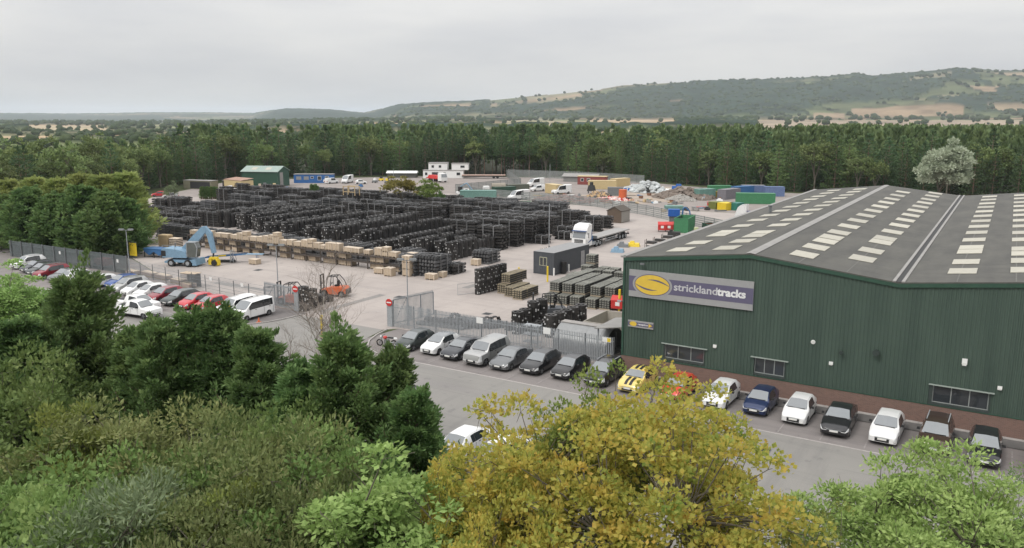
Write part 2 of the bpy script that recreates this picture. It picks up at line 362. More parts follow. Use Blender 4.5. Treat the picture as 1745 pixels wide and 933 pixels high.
# far woods, copses and hedge trees: one mass of small lumpy crowns
def blobs(name, pts, rad, m, sub=1, squash=.8):
    t = (1+5**.5)/2
    iv = np.array([[-1,t,0],[1,t,0],[-1,-t,0],[1,-t,0],[0,-1,t],[0,1,t],[0,-1,-t],[0,1,-t],[t,0,-1],[t,0,1],[-t,0,-1],[-t,0,1]])/math.hypot(1, t)
    fi = np.array([[0,11,5],[0,5,1],[0,1,7],[0,7,10],[0,10,11],[1,5,9],[5,11,4],[11,10,2],[10,7,6],[7,1,8],[3,9,4],[3,4,2],[3,2,6],[3,6,8],[3,8,9],[4,9,5],[2,4,11],[6,2,10],[8,6,7],[9,8,1]])
    n = len(pts); j = RNG.uniform(.7, 1.25, (n, 12, 1))
    VV = pts[:, None, :]+iv[None]*rad[:, None, None]*j*np.array([1, 1, squash])
    FF = (fi[None]+12*np.arange(n)[:, None, None]).reshape(-1, 3)
    return np_mesh(name, VV.reshape(-1, 3), FF, m, smooth=True)
M_farwood = mat('far woodland', (.030,.048,.026), 1, scale=.02, col2=(.065,.085,.04), spec=.1)
q = RNG.uniform(0, 1, (34000, 2)); r_ = 620*(4700/620)**q[:, 0]; a_ = np.radians(-36+72*q[:, 1])
px_ = 872.5+np.tan(a_)*1395; gx = CAM.x+r_*np.sin(a_-YAW); gy = CAM.y+r_*np.cos(a_-YAW)
gz, s_, t_ = terrain_z(gx, gy, px_, r_, a_); wm = woodmask(gx, gy, px_, r_, t_)
_, hd = fieldcol(gx, gy, px_, r_, t_)
for x0, x1, r0, r1 in [(1000,1150,1500,3000), (1290,1745,1150,2600), (860,1010,1700,2300), (1450,1640,3130,3430), (1385,1440,3100,3280), (1690,1900,3260,3420), (50,180,1500,2600), (0,85,860,1150), (240,420,1700,2300)]:
    inn = (px_ > x0) & (px_ < x1) & (r_ > r0) & (r_ < r1); wm &= ~inn; hd &= ~inn
keep = (wm & (RNG.uniform(0, 1, len(r_)) < .9)) | (hd & (RNG.uniform(0, 1, len(r_)) < .8)) | ((RNG.uniform(0, 1, len(r_)) < .02) & (t_ <= 0.02))
gx, gy, gz, r_ = gx[keep], gy[keep], gz[keep], r_[keep]; rad = RNG.uniform(3.5, 8, len(r_))*np.clip(r_/1800, .7, 1.5)
fw = link('distant_woodland', blobs('distant_woodland', np.stack([gx, gy, gz+rad*.7], -1), rad, M_farwood)); fw['kind'] = 'stuff'
# ------------------------------------------------------------------ trees
def leafmat(name, c1, c2, scale=1.2, c3=None, tr=.25, obvar=.12, rough=.65):
    m = bpy.data.materials.new(name); m.use_nodes = True; t = m.node_tree; N = t.nodes; L = t.links
    b = N['Principled BSDF']; b.inputs['Roughness'].default_value = rough; b.inputs['Specular IOR Level'].default_value = .25
    tc_ = N.new('ShaderNodeTexCoord'); n = N.new('ShaderNodeTexNoise'); n.inputs['Scale'].default_value = scale; n.inputs['Detail'].default_value = 6; n.inputs['Roughness'].default_value = .75
    L.new(tc_.outputs['Object'], n.inputs['Vector']); r = N.new('ShaderNodeValToRGB')
    r.color_ramp.elements[0].position = .33; r.color_ramp.elements[1].position = .68
    r.color_ramp.elements[0].color = lin(c1); r.color_ramp.elements[1].color = lin(c2)
    if c3: e = r.color_ramp.elements.new(.5); e.color = lin(c3)
    L.new(n.outputs['Fac'], r.inputs[0]); oi = N.new('ShaderNodeObjectInfo'); mr = N.new('ShaderNodeMapRange'); mr.inputs['To Min'].default_value = 1-obvar; mr.inputs['To Max'].default_value = 1+obvar
    hs = N.new('ShaderNodeHueSaturation'); L.new(oi.outputs['Random'], mr.inputs['Value']); L.new(mr.outputs[0], hs.inputs['Value']); L.new(r.outputs[0], hs.inputs['Color'])
    mr2 = N.new('ShaderNodeMapRange'); mr2.inputs['To Min'].default_value = .485; mr2.inputs['To Max'].default_value = .51
    mm = N.new('ShaderNodeMath'); mm.operation = 'FRACT'; m3 = N.new('ShaderNodeMath'); m3.operation = 'MULTIPLY'; m3.inputs[1].default_value = 7.3
    L.new(oi.outputs['Random'], m3.inputs[0]); L.new(m3.outputs[0], mm.inputs[0]); L.new(mm.outputs[0], mr2.inputs['Value']); L.new(mr2.outputs[0], hs.inputs['Hue'])
    L.new(hs.outputs[0], b.inputs['Base Color'])
    if tr:
        o_ = N['Material Output']; ts = N.new('ShaderNodeBsdfTranslucent'); ms = N.new('ShaderNodeMixShader'); ms.inputs[0].default_value = tr
        L.new(hs.outputs[0], ts.inputs['Color']); L.new(b.outputs[0], ms.inputs[1]); L.new(ts.outputs[0], ms.inputs[2]); L.new(ms.outputs[0], o_.inputs['Surface'])
    return m
L_con = leafmat('cypress foliage', (.085,.16,.055), (.27,.37,.14), 1.1, (.135,.22,.075), tr=.4)
L_conf = leafmat('fresh cypress foliage', (.085,.16,.055), (.25,.33,.12), .5, (.13,.21,.07), tr=.35)
L_gold = leafmat('golden cypress foliage', (.20,.27,.08), (.38,.42,.15), .5, tr=.35)
L_pine = leafmat('pine foliage', (.044,.088,.042), (.112,.175,.075), .35, tr=.2, obvar=.4)
L_pine2 = leafmat('fresh pine foliage', (.085,.15,.055), (.18,.26,.10), .35, tr=.2, obvar=.35)
L_pine3 = leafmat('forest canopy foliage', (.055,.10,.045), (.165,.22,.09), .25, tr=.15, obvar=.2)
L_broad = leafmat('broad leaves', (.10,.155,.055), (.22,.27,.10), .5, tr=.2, obvar=.3)
L_maple = leafmat('yellowing maple leaves', (.19,.28,.06), (.60,.37,.09), 1.0, (.48,.43,.10), tr=.5)
L_mapleg = leafmat('green maple leaves', (.12,.18,.04), (.27,.30,.08), .8, tr=.35)
L_ash = leafmat('light green ash leaves', (.17,.29,.075), (.38,.50,.18), 1.0, tr=.35)
L_shrub = leafmat('mixed shrub leaves', (.085,.155,.045), (.27,.35,.12), .55, (.15,.235,.07), tr=.35, obvar=.25)
L_olive = leafmat('olive bramble leaves', (.11,.155,.05), (.30,.31,.13), .55, (.18,.22,.08), tr=.35, obvar=.25)
L_willow = leafmat('grey green willow leaves', (.14,.20,.10), (.26,.32,.18), .9, tr=.3)
L_silver = leafmat('silver poplar leaves', (.30,.35,.24), (.55,.59,.46), .5, tr=.2)
L_yel = leafmat('yellow olive leaves', (.17,.17,.04), (.30,.27,.07), .8, tr=.3)
L_lime = leafmat('lime green leaves', (.12,.19,.04), (.21,.29,.08), .8, tr=.3)

def leaves(c, d, ln, wd, roll=None, fold=.12):
    """one small folded leaf (two triangles wide, pointed) per point: c centre of base, d growth direction"""
    n = len(c); d = d/np.linalg.norm(d, axis=1, keepdims=True)
    r = RNG.normal(0, 1, (n, 3)) if roll is None else roll
    w = np.cross(d, r); w /= np.linalg.norm(w, axis=1, keepdims=True)+1e-9; nn = np.cross(w, d)
    ln = np.reshape(ln, (-1, 1)); wd = np.reshape(wd, (-1, 1))
    a = c; b = c+d*ln*.5+w*wd*.5-nn*wd*fold; e = c+d*ln; f = c+d*ln*.5-w*wd*.5-nn*wd*fold
    V = np.stack([a, b, e, f], 1).reshape(-1, 3)
    return V, np.arange(4*n).reshape(-1, 4)
def tubes(segs, n=5):
    """segs: array rows ax ay az bx by bz ra rb"""
    s = np.asarray(segs, dtype=float); A = s[:, :3]; B = s[:, 3:6]; d = B-A; d /= np.linalg.norm(d, axis=1, keepdims=True)+1e-9
    up = np.where(np.abs(d[:, 2:3]) < .9, np.array([[0, 0, 1.]]), np.array([[1., 0, 0]]))
    u = np.cross(d, up); u /= np.linalg.norm(u, axis=1, keepdims=True); w = np.cross(d, u); V = []
    for P_, R_ in ((A, s[:, 6:7]), (B, s[:, 7:8])):
        for i in range(n):
            an = 2*pi*i/n; V.append(P_+(u*cos(an)+w*sin(an))*R_)
    V = np.stack(V, 1).reshape(-1, 3); k = len(s)
    F = np.array([[i, (i+1) % n, n+(i+1) % n, n+i] for i in range(n)])
    F = (F[None]+2*n*np.arange(k)[:, None, None]).reshape(-1, 4)
    return V, F
def trunkmesh(name, segs, m, n=6): V, F = tubes(segs, n); return np_mesh(name, V, F, m, smooth=True)

def cypress(Hh, R, nb, npb, m, leaf=(.28, .11), bark=None, seed=0, top=.85):
    """feathery cypress: plumes that sweep out and up from a leaning trunk"""
    rg = np.random.default_rng(seed); segs = []; C = []; D = []
    for k in range(10): segs.append([0, 0, Hh*k/11, 0, 0, Hh*(k+1)/11, .22*(1-k/11)+.02, .22*(1-(k+1)/11)+.02])
    lob = rg.uniform(0, 2*pi, 3)
    for i in range(nb):
        z0 = Hh*.93*rg.beta(1.25, 1.15); az_ = rg.uniform(0, 2*pi); fr = z0/Hh
        rad = R*(1-fr**1.35)**.9*(.72+.28*math.sin(3*az_+lob[0]+fr*4)*math.sin(2*az_+lob[1]))*rg.uniform(.62, 1.12)+.25
        up_ = rg.uniform(.45, .95)+fr*.9
        b = np.array([cos(az_)*rad, sin(az_)*rad, z0+rad*up_*.6]); b[2] = min(b[2], Hh*(.97+.06*rg.random()))
        a = np.array([0, 0, max(.1, z0-rad*.15)])
        segs.append([*a, *(a+(b-a)*.85), .05, .012])
        t = 1-rg.beta(1.0, 1.7, npb)*.75
        ctr = a+(b-a)*t[:, None]; ctr[:, 2] -= .18*rad*np.sin(t*pi)
        wid = (.05+.13*rad*(1-t)**.8+.04)[:, None]
        dirv = (b-a)/np.linalg.norm(b-a)
        off = rg.normal(0, 1, (npb, 3))*wid*np.array([1, 1, .55])
        C.append(ctr+off); D.append(dirv*1.0+off*1.1/wid*.42+np.array([0, 0, .25])+rg.normal(0, .22, (npb, 3)))
    # side leaders: slim pointed spires rising out of the outer crown
    for k in range(9):
        a_ = rg.uniform(0, 2*pi); rr0 = R*rg.uniform(.25, .75); hh = Hh*rg.uniform(.60, .97)*(1-.25*rr0/R); n_ = int(npb*1.3); t = rg.beta(1, 1.2, n_); hl = Hh*rg.uniform(.22, .36)
        sp = rg.normal(0, 1, (n_, 2))*(.10+.42*(1-t))[:, None]
        C.append(np.stack([cos(a_)*rr0+sp[:, 0], sin(a_)*rr0+sp[:, 1], hh-hl+hl*t-.3*np.hypot(sp[:, 0], sp[:, 1])], 1)); D.append(np.stack([sp[:, 0]*1.6, sp[:, 1]*1.6, np.full(n_, .75)], 1)+rg.normal(0, .2, (n_, 3)))
        segs.append([cos(a_)*rr0*.3, sin(a_)*rr0*.3, max(.3, hh-hl*1.6), cos(a_)*rr0, sin(a_)*rr0, hh-.3, .07, .02])
    # leader tips
    for k in range(rg.integers(2, 5)):
        bx = rg.normal(0, R*.16, 2); hh = Hh*(1.0+.03*rg.normal())
        t = rg.uniform(0, 1, 170); C.append(np.stack([bx[0]*t, bx[1]*t, hh-1.5+1.5*t], 1)+rg.normal(0, 1, (170, 3))*(.24*(1-t)+.04)[:, None])
        D.append(np.stack([rg.normal(0, .3, 170), rg.normal(0, .3, 170), np.ones(170)], 1))
    C = np.concatenate(C); D = np.concatenate(D); n = len(C)
    O = C.copy(); O[:, 2] = 0; O /= np.linalg.norm(O, axis=1, keepdims=True)+.01; O[:, 2] = .9; O += rg.normal(0, .45, (n, 3))
    V, F = leaves(C, D, leaf[0]*rg.uniform(.6, 1.3, n), leaf[1]*rg.uniform(.7, 1.3, n), O)
    return [P('trunk', trunkmesh('trunk', segs, bark or M_barkr), None), P('crown', np_mesh('crown', V, F, m), None)]

def broad(Hh, Rx, nclump, nleaf, m, leaf=(.2, .15), bark=None, seed=0, base=.25, clump=.8, squash=.85, wind=(0, 0), sparse=0.0, limbs=None, droop=0, up=.35, lumpy=1.0):
    """rounded tree: limbs to clumps of leaves spread through an uneven crown"""
    rg = np.random.default_rng(seed); zc = Hh*(base+(1-base)/2); rz_ = Hh*(1-base)/2
    u = rg.normal(0, 1, (nclump, 3)); u /= np.linalg.norm(u, axis=1, keepdims=True); u[:, 2] = np.where(u[:, 2] < -.3, -u[:, 2]*.6, u[:, 2])
    lump = 1+lumpy*(.22*np.sin(u[:, 0]*5+seed)+.18*np.sin(u[:, 1]*6+seed*2))
    rr_ = (rg.uniform(.25, 1, nclump)**(1/2.2))*np.clip(lump, .6, 1.25)
    K = u*rr_[:, None]*np.array([Rx, Rx, rz_]); K[:, 2] += zc
    K[:, 0] += wind[0]*(K[:, 2]/Hh); K[:, 1] += wind[1]*(K[:, 2]/Hh)
    segs = [[0, 0, 0, wind[0]*.1, wind[1]*.1, Hh*.3, .02*Hh, .015*Hh]]
    main = []
    for i in range(7):
        a = 2*pi*i/7+rg.uniform(-.3, .3); e = np.array([cos(a)*Rx*.45+wind[0]*.5, sin(a)*Rx*.45+wind[1]*.5, Hh*rg.uniform(.5, .75)])
        s0 = np.array([wind[0]*.1, wind[1]*.1, Hh*rg.uniform(.18, .3)]); mid = (s0+e)/2+rg.normal(0, .2, 3)
        segs += [[*s0, *mid, .010*Hh, .007*Hh], [*mid, *e, .007*Hh, .004*Hh]]; main += [mid, e]
    main = np.array(main)
    for kk in K:
        j = np.argmin(np.linalg.norm(main-kk, axis=1)); s0 = main[j]; mid = (s0+kk)/2+rg.normal(0, .12, 3)
        segs += [[*s0, *mid, .0035*Hh, .0025*Hh], [*mid, *kk, .0025*Hh, .0012*Hh]]
        for q_ in range(2):
            t_ = kk+rg.normal(0, clump*.5, 3); segs.append([*kk, *t_, .0012*Hh, .0007*Hh])
    sz = rg.uniform(.55, 1.2, nclump)*clump; cnt = rg.poisson(nleaf*np.clip(sz/clump, .5, 1.4)**1.6*(1-sparse*rg.random(nclump)))
    ci = np.repeat(np.arange(nclump), cnt); n = len(ci)
    w = rg.normal(0, 1, (n, 3)); w /= np.linalg.norm(w, axis=1, keepdims=True); w[:, 2] = np.where(w[:, 2] < -.2, -w[:, 2], w[:, 2])
    rad = sz[ci]*rg.uniform(.45, 1.08, n)
    C = K[ci]+w*rad[:, None]*np.array([1, 1, squash])
    D = w*.8+rg.normal(0, .55, (n, 3))+np.array([0, 0, up-droop])+np.array([wind[0], wind[1], 0])*.15
    O = w+np.array([0, 0, .7])+rg.normal(0, .45, (n, 3))
    V, F = leaves(C, D, leaf[0]*rg.uniform(.65, 1.25, n), leaf[1]*rg.uniform(.65, 1.25, n), O)
    return [P('trunk', trunkmesh('trunk', segs, bark or M_bark), None), P('crown', np_mesh('crown', V, F, m), None)]

def pine(Hh, R, tiers, m, seed=0, bare=.2, leaf=(.9, .30), k=20, bark=None, full=1.0, taper=1.0):
    rg = np.random.default_rng(seed); segs = [[0, 0, 0, 0, 0, Hh*.95, .2, .03]]; C = []; D = []
    for t in range(tiers):
        fr = t/(tiers-1); z = Hh*(bare+(1-bare)*fr*.97); rad = R*(1-fr**2.1*taper)*rg.uniform(.75, 1.15)+.15
        nb = max(4, int(8*(1-fr*.4)))
        for b in range(nb):
            a = 2*pi*b/nb+rg.uniform(-.4, .4)+t; L_ = rad*rg.uniform(.65, 1.15); rise = rg.uniform(.05, .30)+.25*fr
            tip = np.array([cos(a)*L_, sin(a)*L_, z+L_*rise]); o_ = np.array([0, 0, z])
            segs.append([*o_, *(o_+(tip-o_)*.9), .04, .01])
            n = max(4, int(k*full*(.35+L_/R))); tt = 1-rg.beta(1, 1.6, n)*.85; wv = (.16+.30*L_*(1-tt))[:, None]
            off = rg.normal(0, 1, (n, 3))*wv*np.array([1, 1, .45])
            C.append(o_+(tip-o_)*tt[:, None]+off+np.array([0, 0, -.1*L_])*np.sin(tt*pi)[:, None]); D.append((tip-o_)/L_+off*.9+np.array([0, 0, .45])+rg.normal(0, .25, (n, 3)))
    n = 24; C.append(np.stack([rg.normal(0, .15, n), rg.normal(0, .15, n), Hh*.92+rg.uniform(0, 1, n)*Hh*.07], 1)); D.append(np.stack([rg.normal(0, .4, n), rg.normal(0, .4, n), np.ones(n)], 1))
    C = np.concatenate(C); D = np.concatenate(D); n = len(C)
    O = C.copy(); O[:, 2] = 0; O /= np.linalg.norm(O, axis=1, keepdims=True)+.01; O[:, 2] = 1.0; O += rg.normal(0, .4, (n, 3))
    V, F = leaves(C, D, leaf[0]*rg.uniform(.6, 1.2, n), leaf[1]*rg.uniform(.7, 1.3, n), O)
    return [P('trunk', trunkmesh('trunk', segs, bark or M_barkr, 5), None), P('crown', np_mesh('crown', V, F, m), None)]

# --- forest belt behind the yard: the nearest 300 trees one by one, what lies behind as one mass
pines = [pine(16, 3.6, 13, L_pine, seed=s, bare=.05, k=20, leaf=(.8,.26)) for s in range(4)]+[pine(15, 3.2, 12, L_pine2, seed=9+s, bare=.08, k=20, leaf=(.8,.26)) for s in range(3)]
bare_p = [pine(17, 2.6, 11, L_pine, seed=40+s, bare=.46, k=17) for s in range(2)]
broads = [broad(14, 4.2, 60, 46, L_broad, leaf=(.62, .42), seed=60+s, clump=1.35, base=.15) for s in range(3)]
edge = [(-138,12),(-150,30),(-168,55),(-190,90),(-203,126),(-190,150),(-165,172),(-140,188),(-110,199),(-80,196),(-60,186),(-45,180),(-30,177),(-12,178),(4,182),(22,186),(42,190),(62,196),(82,204)]
E_ = np.array(edge, float); sl_ = np.r_[0, np.cumsum(np.linalg.norm(np.diff(E_, axis=0), axis=1))]
def edgept(s):
    x = np.interp(s, sl_, E_[:, 0]); y = np.interp(s, sl_, E_[:, 1]); x2 = np.interp(s+2, sl_, E_[:, 0]); y2 = np.interp(s+2, sl_, E_[:, 1])
    d = math.hypot(x2-x, y2-y)+1e-6
    return x, y, -(y2-y)/d, (x2-x)/d
def proj(x, y, z):
    v = Vector((x, y, z))-CAM; X = v.x*cya+v.y*sya; Yf = -v.x*sya+v.y*cya
    zc = Yf*cpi-v.z*spi; yc = Yf*spi+v.z*cpi
    return (872.5+1370*X/zc, 466.5-1370*yc/zc, zc) if zc > 1 else (-9999, 0, zc)
nt_ = 0; rgf = random.Random(5); mass = []
for row in range(30):
    s = rgf.uniform(0, 3); step = 4.7 if row < 4 else 5.4
    while s < sl_[-1]:
        x, y, nx, ny = edgept(s); dd = row*5.0+rgf.uniform(-1.4, 1.4); x += nx*dd+rgf.uniform(-1, 1); y += ny*dd+rgf.uniform(-1, 1)
        px, py, zc = proj(x, y, 10); s += step*rgf.uniform(.8, 1.25)
        if px < -60 or px > 1800 or (px < 330 and row > 5+max(0, px-100)/40): continue
        left = px < 290
        if nt_ < 298 and row < 4:
            hv = rgf.uniform(.74, 1.14)*(.93 if row < 2 else 1.0)*(.86 if left else 1)
            if (left and rgf.random() < .62) or rgf.random() < .14:
                put(rgf.choice(broads), 'broadleaf_tree', 'rounded broadleaf tree in the wood beyond the yard, paler than the conifers', 'tree', (x, y, 0), rgf.uniform(0, 6), 'broadleaf trees in the wood', scale=hv*rgf.uniform(.9, 1.15))
            elif 765 < px < 905 and row < 3:
                put(rgf.choice(bare_p), 'tall_pine', 'tall pine with bare reddish lower trunk at the middle of the forest edge', 'tree', (x, y, 0), rgf.uniform(0, 6), 'bare trunked pines at the middle of the forest edge', scale=hv)
            else:
                put(rgf.choice(pines), 'pine_tree', 'dark green conifer in the dense forest belt behind the yard', 'tree', (x, y, 0), rgf.uniform(0, 6), 'conifers of the forest belt behind the yard', scale=hv)
            nt_ += 1
        else: mass.append((x, y, rgf.uniform(.84, 1.13)*(.8 if left else 1), rgf.uniform(0, 6), left))
# the forest mass: coarse crowns joined
lowp = []
for s in range(3):
    rg = np.random.default_rng(100+s); n = 95; fr = rg.beta(1.6, 1.1, n); a = rg.uniform(0, 2*pi, n); r0 = 2.9*(1-fr**1.4)+.2
    C = np.stack([np.cos(a)*r0*.55, np.sin(a)*r0*.55, 2+fr*13], 1); D = np.stack([np.cos(a), np.sin(a), .5+fr*1.5], 1)+rg.normal(0, .2, (n, 3))
    Vl, Fl = leaves(C, D, 1.9*rg.uniform(.6, 1.2, n), 1.25*rg.uniform(.7, 1.2, n)); lowp.append((Vl, Fl))
VV = []; FF = []; off = 0
for i, (x, y, sc, ro, left) in enumerate(mass):
    Vl, Fl = lowp[i % 3]; c, s = cos(ro)*sc, sin(ro)*sc
    v = np.stack([Vl[:, 0]*c-Vl[:, 1]*s+x, Vl[:, 0]*s+Vl[:, 1]*c+y, Vl[:, 2]*sc], 1); VV.append(v); FF.append(Fl+off); off += len(v)
fm = link('forest', np_mesh('forest', np.concatenate(VV), np.concatenate(FF), L_pine3)); fm['kind'] = 'stuff'
print('forest trees', nt_, 'mass', len(mass))
fl = MB(); fl.prism([(x, y) for x, y in edge]+[(90,330),(-60,340),(-220,330),(-330,200),(-300,60),(-200,-20)], -.3, .02, axis='z'); struct('forest_floor', fl.mesh('forest_floor', mat('forest floor', (.035,.03,.022), 1, scale=.6, col2=(.05,.06,.03))))

# --- trees standing by themselves
KH = {}
def kit_h(kit):                              # the real height of a crown, so that a tree reaches just as high as it should
    k = id(kit)
    if k not in KH:
        me = kit[1]['me']; a = np.empty(len(me.vertices)*3, np.float32); me.vertices.foreach_get('co', a); KH[k] = float(np.percentile(a[2::3], 99.7))
    return KH[k]
def tree(kit, name, label, px, top, dist, h0, cat='tree', group=None, wide=1.0, rz=None):
    """stand a tree so that its top is seen at (px, top) from dist metres ahead"""
    p = far(px, top, dist); sc = p.z/kit_h(kit)
    return put(kit, name, label, cat, (p.x, p.y, 0), rgf.uniform(0, 6) if rz is None else rz, group, scale=(sc*wide, sc*wide, sc))
cy = [cypress(11, 4.1, 210, 190, L_con, seed=200), cypress(11, 3.5, 190, 190, L_con, seed=201), cypress(11, 2.6, 150, 170, L_con, seed=202)]
cyf = [cypress(11, 4.6, 300, 80, L_conf, seed=205, leaf=(.5, .24)), cypress(11, 4.2, 290, 80, L_conf, seed=206, leaf=(.5, .24))]
tree(cy[0], 'cypress_tree', 'broad dark cypress at the left edge, below the parked silver and red cars', 125, 462, 44, 11, wide=1.15)
tree(cy[1], 'cypress_tree', 'cypress at the far left edge, half behind the mixed shrubs', 25, 545, 41, 11, wide=1.3)
tree(cy[2], 'cypress_tree', 'slim cypress with its tip just below the white pickup', 222, 560, 42, 11, wide=1.3)
tree(cy[1], 'cypress_tree', 'cypress standing left of the pointed one below the red cars', 268, 548, 40, 11, wide=1.1)
tree(cy[2], 'cypress_tree', 'pointed cypress below the red cars in the left car park', 330, 528, 41, 11, wide=1.3)
tree(cy[2], 'cypress_tree', 'slim cypress below the white off-roader and the white van', 378, 522, 41, 11, wide=1.3)
tree(cy[1], 'cypress_tree', 'bushy cypress left of the bare birch', 435, 560, 38, 11, wide=1.1)
tree(cy[0], 'cypress_tree', 'largest cypress in the middle foreground, right of the bare birch', 585, 562, 36, 11, wide=1.15)
tree(cy[2], 'cypress_tree', 'cypress close behind the bare birch, left of the largest cypress', 515, 620, 36, 11, wide=1.4)
tree(cy[2], 'cypress_tree', 'narrow spiky cypress nearest the dark green hatchback and motorcycle', 668, 590, 37.5, 11, wide=1.15)
tree(cy[1], 'cypress_tree', 'cypress whose right flank hides the road beside the white roofed car', 705, 665, 34, 11, wide=1.1)
tree(cy[2], 'cypress_tree', 'low cypress just left of the yellow maple, under the white car', 765, 790, 33, 11, wide=1.3)
# clump of cypresses beside the silver fence, left
for i, (px, tp, d, w) in enumerate([(5,332,126,1.5),(45,320,124,1.55),(92,330,121,1.6),(138,316,120,1.55),(180,326,118,1.5),(212,338,119,1.3)]):
    tree(cyf[i % 2], 'cypress_tree', f'dark cypress behind the grey fence, {od(i)} from the left in its clump', px, tp, d, 11, group='cypress clump behind the left fence', wide=w)
gold = [cypress(11, 4.2, 300, 60, L_gold, seed=230, leaf=(.5, .16))]
for i, (px, tp, d) in enumerate([(12,306,136),(58,302,134),(98,304,131),(135,296,131),(172,298,129),(212,294,131)]):
    tree(gold[0], 'golden_cypress', f'yellow green conifer top behind the dark clump, {od(i)} from the left', px, tp, d, 11, group='golden conifers behind the left clump', wide=1.5)
# broadleaf trees and shrubs in front
kmaple = broad(12.2, 7.1, 420, 150, L_maple, leaf=(.21, .17), seed=301, base=.02, clump=.80, bark=M_bark, sparse=.25, lumpy=.45)
tree(kmaple, 'maple_tree', 'large maple turning yellow in the right foreground, hiding part of the car row', 1062, 668, 26, 12.2, wide=1.0, rz=.6)
kmapleg = broad(10, 2.9, 110, 150, L_mapleg, leaf=(.16, .125), seed=311, base=.12, clump=.7, sparse=.3)
tree(kmapleg, 'maple_tree', 'green topped maple at the left of the yellow maple, below the black hatchbacks', 1000, 632, 28, 10, wide=.75)
tree(kmaple, 'maple_tree', 'lower yellow maple leaning in from the bottom, right of the light green sapling', 845, 800, 23.5, 12.2, wide=.60, rz=2.4)
tree(kmapleg, 'maple_tree', 'low green maple between the yellow maple and the light green ash', 1400, 880, 24, 10, wide=.95)
kash = broad(10.5, 4.3, 240, 170, L_ash, leaf=(.24, .11), seed=321, base=.04, clump=.75, bark=M_bark, sparse=.3, lumpy=.6)
tree(kash, 'ash_tree', 'light green ash in the right corner, below the brown and black cars', 1595, 752, 26.5, 10.5, wide=1.12, rz=.2)
kdk = broad(9, 3.0, 90, 110, L_shrub, leaf=(.16, .09), seed=331, base=.05, clump=.7)
tree(kdk, 'dark_shrub', 'dark green shrub in the bottom right corner beside the light green ash', 1742, 815, 28, 9, cat='shrub')
kyg = broad(9, 2.6, 150, 150, L_ash, leaf=(.20, .12), seed=341, base=.1, clump=.55, wind=(.6, .2))
tree(kyg, 'sapling', 'light green sapling with upturned leaves at the middle of the bottom edge', 660, 758, 24, 9, wide=1.45)
tree(kyg, 'sapling', 'light green bushy tree on the left edge beside the parked cars', 10, 447, 60, 9, wide=1.5)
tree(kyg, 'sapling', 'pale green sapling at the bottom edge, below the other sapling', 570, 890, 22, 9, wide=.7)
ksh = [broad(7, 4.0, 85, 200, L_shrub, leaf=(.22, .13), seed=350, base=0, clump=.95), broad(7, 4.0, 90, 210, L_olive, leaf=(.21, .09), seed=351, base=0, clump=.9),
       broad(7, 4.0, 90, 230, L_willow, leaf=(.26, .075), seed=352, base=0, clump=.95, wind=(.7, .2)), broad(7, 4.0, 90, 180, L_mapleg, leaf=(.20, .14), seed=353, base=0, clump=.8)]
for lab, k, px, tp, d, w in [
    ('shrub with pale yellow green tips just below the left cypresses', 3, 108, 690, 31, .62), ('shrub on the left edge with mixed green leaves', 0, 35, 738, 30, .9),
    ('olive bramble thicket in the middle of the left foreground', 1, 205, 708, 31, .9), ('shrub in the shade of the big left cypress, right of the bramble thicket', 0, 290, 779, 29, .8),
    ('pale olive shrub at the foot of the middle cypresses', 1, 365, 774, 29, .85), ('shrub with grey green top left of the largest cypress', 0, 430, 694, 31, .75),
    ('olive shrub with upright reddish shoots in front of the largest cypress', 1, 480, 720, 28, .7), ('dense green shrub left of the light green sapling', 0, 560, 768, 27, .8),
    ('grey green willow bush with swept leaves at the bottom left', 2, 205, 783, 25, .72), ('brown green thicket right of the willow bush', 1, 300, 839, 24.5, .75),
    ('bright green shrub above the bottom edge, right of the thicket', 3, 400, 833, 25, .6), ('dark leafy bush in the bottom left corner', 0, 60, 793, 25, .8),
    ('olive bush at the bottom edge in front of the thicket', 1, 400, 867, 23, .7), ('shrub behind the light green sapling, under the cypress', 0, 530, 863, 25, .7),
    ('shrub at the bottom edge between the willow bush and the corner', 0, 130, 893, 22.5, .6), 
    ('tall green bush behind the leftmost bright tree', 0, 20, 593, 38, .8)]:
    tree(ksh[k], 'shrub', lab, px, tp, d, 7, cat='shrub', wide=w*1.1)
# bare birch
rg = np.random.default_rng(77); segs = []; tw = []
def grow(p, d, L_, r, lev):
    q_ = p; n = 4
    for i in range(n):
        d = d+rg.normal(0, .10, 3)+np.array([0, 0, .04 if lev < 2 else -.05]); d /= np.linalg.norm(d); e = q_+d*L_/n
        (segs if lev < 2 else tw).append([*q_, *e, r*(1-i/n*.5), r*(1-(i+1)/n*.5)]); q_ = e
        if lev < 4 and (i > 0 or lev > 0):
            for b in range(2 if lev < 3 else 2):
                a = rg.normal(0, 1, 3); a[2] = abs(a[2])*.6; a /= np.linalg.norm(a)
                grow(q_, d*.75+a*.7, L_*.55*rg.uniform(.7, 1.2), r*.42, lev+1)
grow(np.array([0, 0, 0.]), np.array([0.05, 0, 1.]), 8.8, .12, 0)
grow(np.array([.5, .3, 0.]), np.array([.25, .1, 1.]), 6.0, .07, 0)
grow(np.array([-.6, -.2, 0.]), np.array([-.3, -.1, 1.]), 5.0, .06, 0)
for i_ in range(5): grow(np.array([*rg.uniform(-1.8, 1.8, 2), 0.]), np.array([*rg.normal(0, .22, 2), 1.]), rg.uniform(3.2, 5), .045, 1)
kb = [P('trunk', trunkmesh('trunk', segs, M_birch), None), P('twigs', trunkmesh('twigs', [t_[:6]+[t_[6]*1.7, t_[7]*1.7] for t_ in tw], M_twig, 3), None, stuff=True)]
zt = max(q_[5] for q_ in segs+tw); p = far(542, 392, 45); put(kb, 'birch_tree', 'bare pale birch with thin twigs standing before the yard entrance', 'tree', (p.x, p.y, 0), 0, scale=p.z/zt)
print('birch segs', len(segs), len(tw))
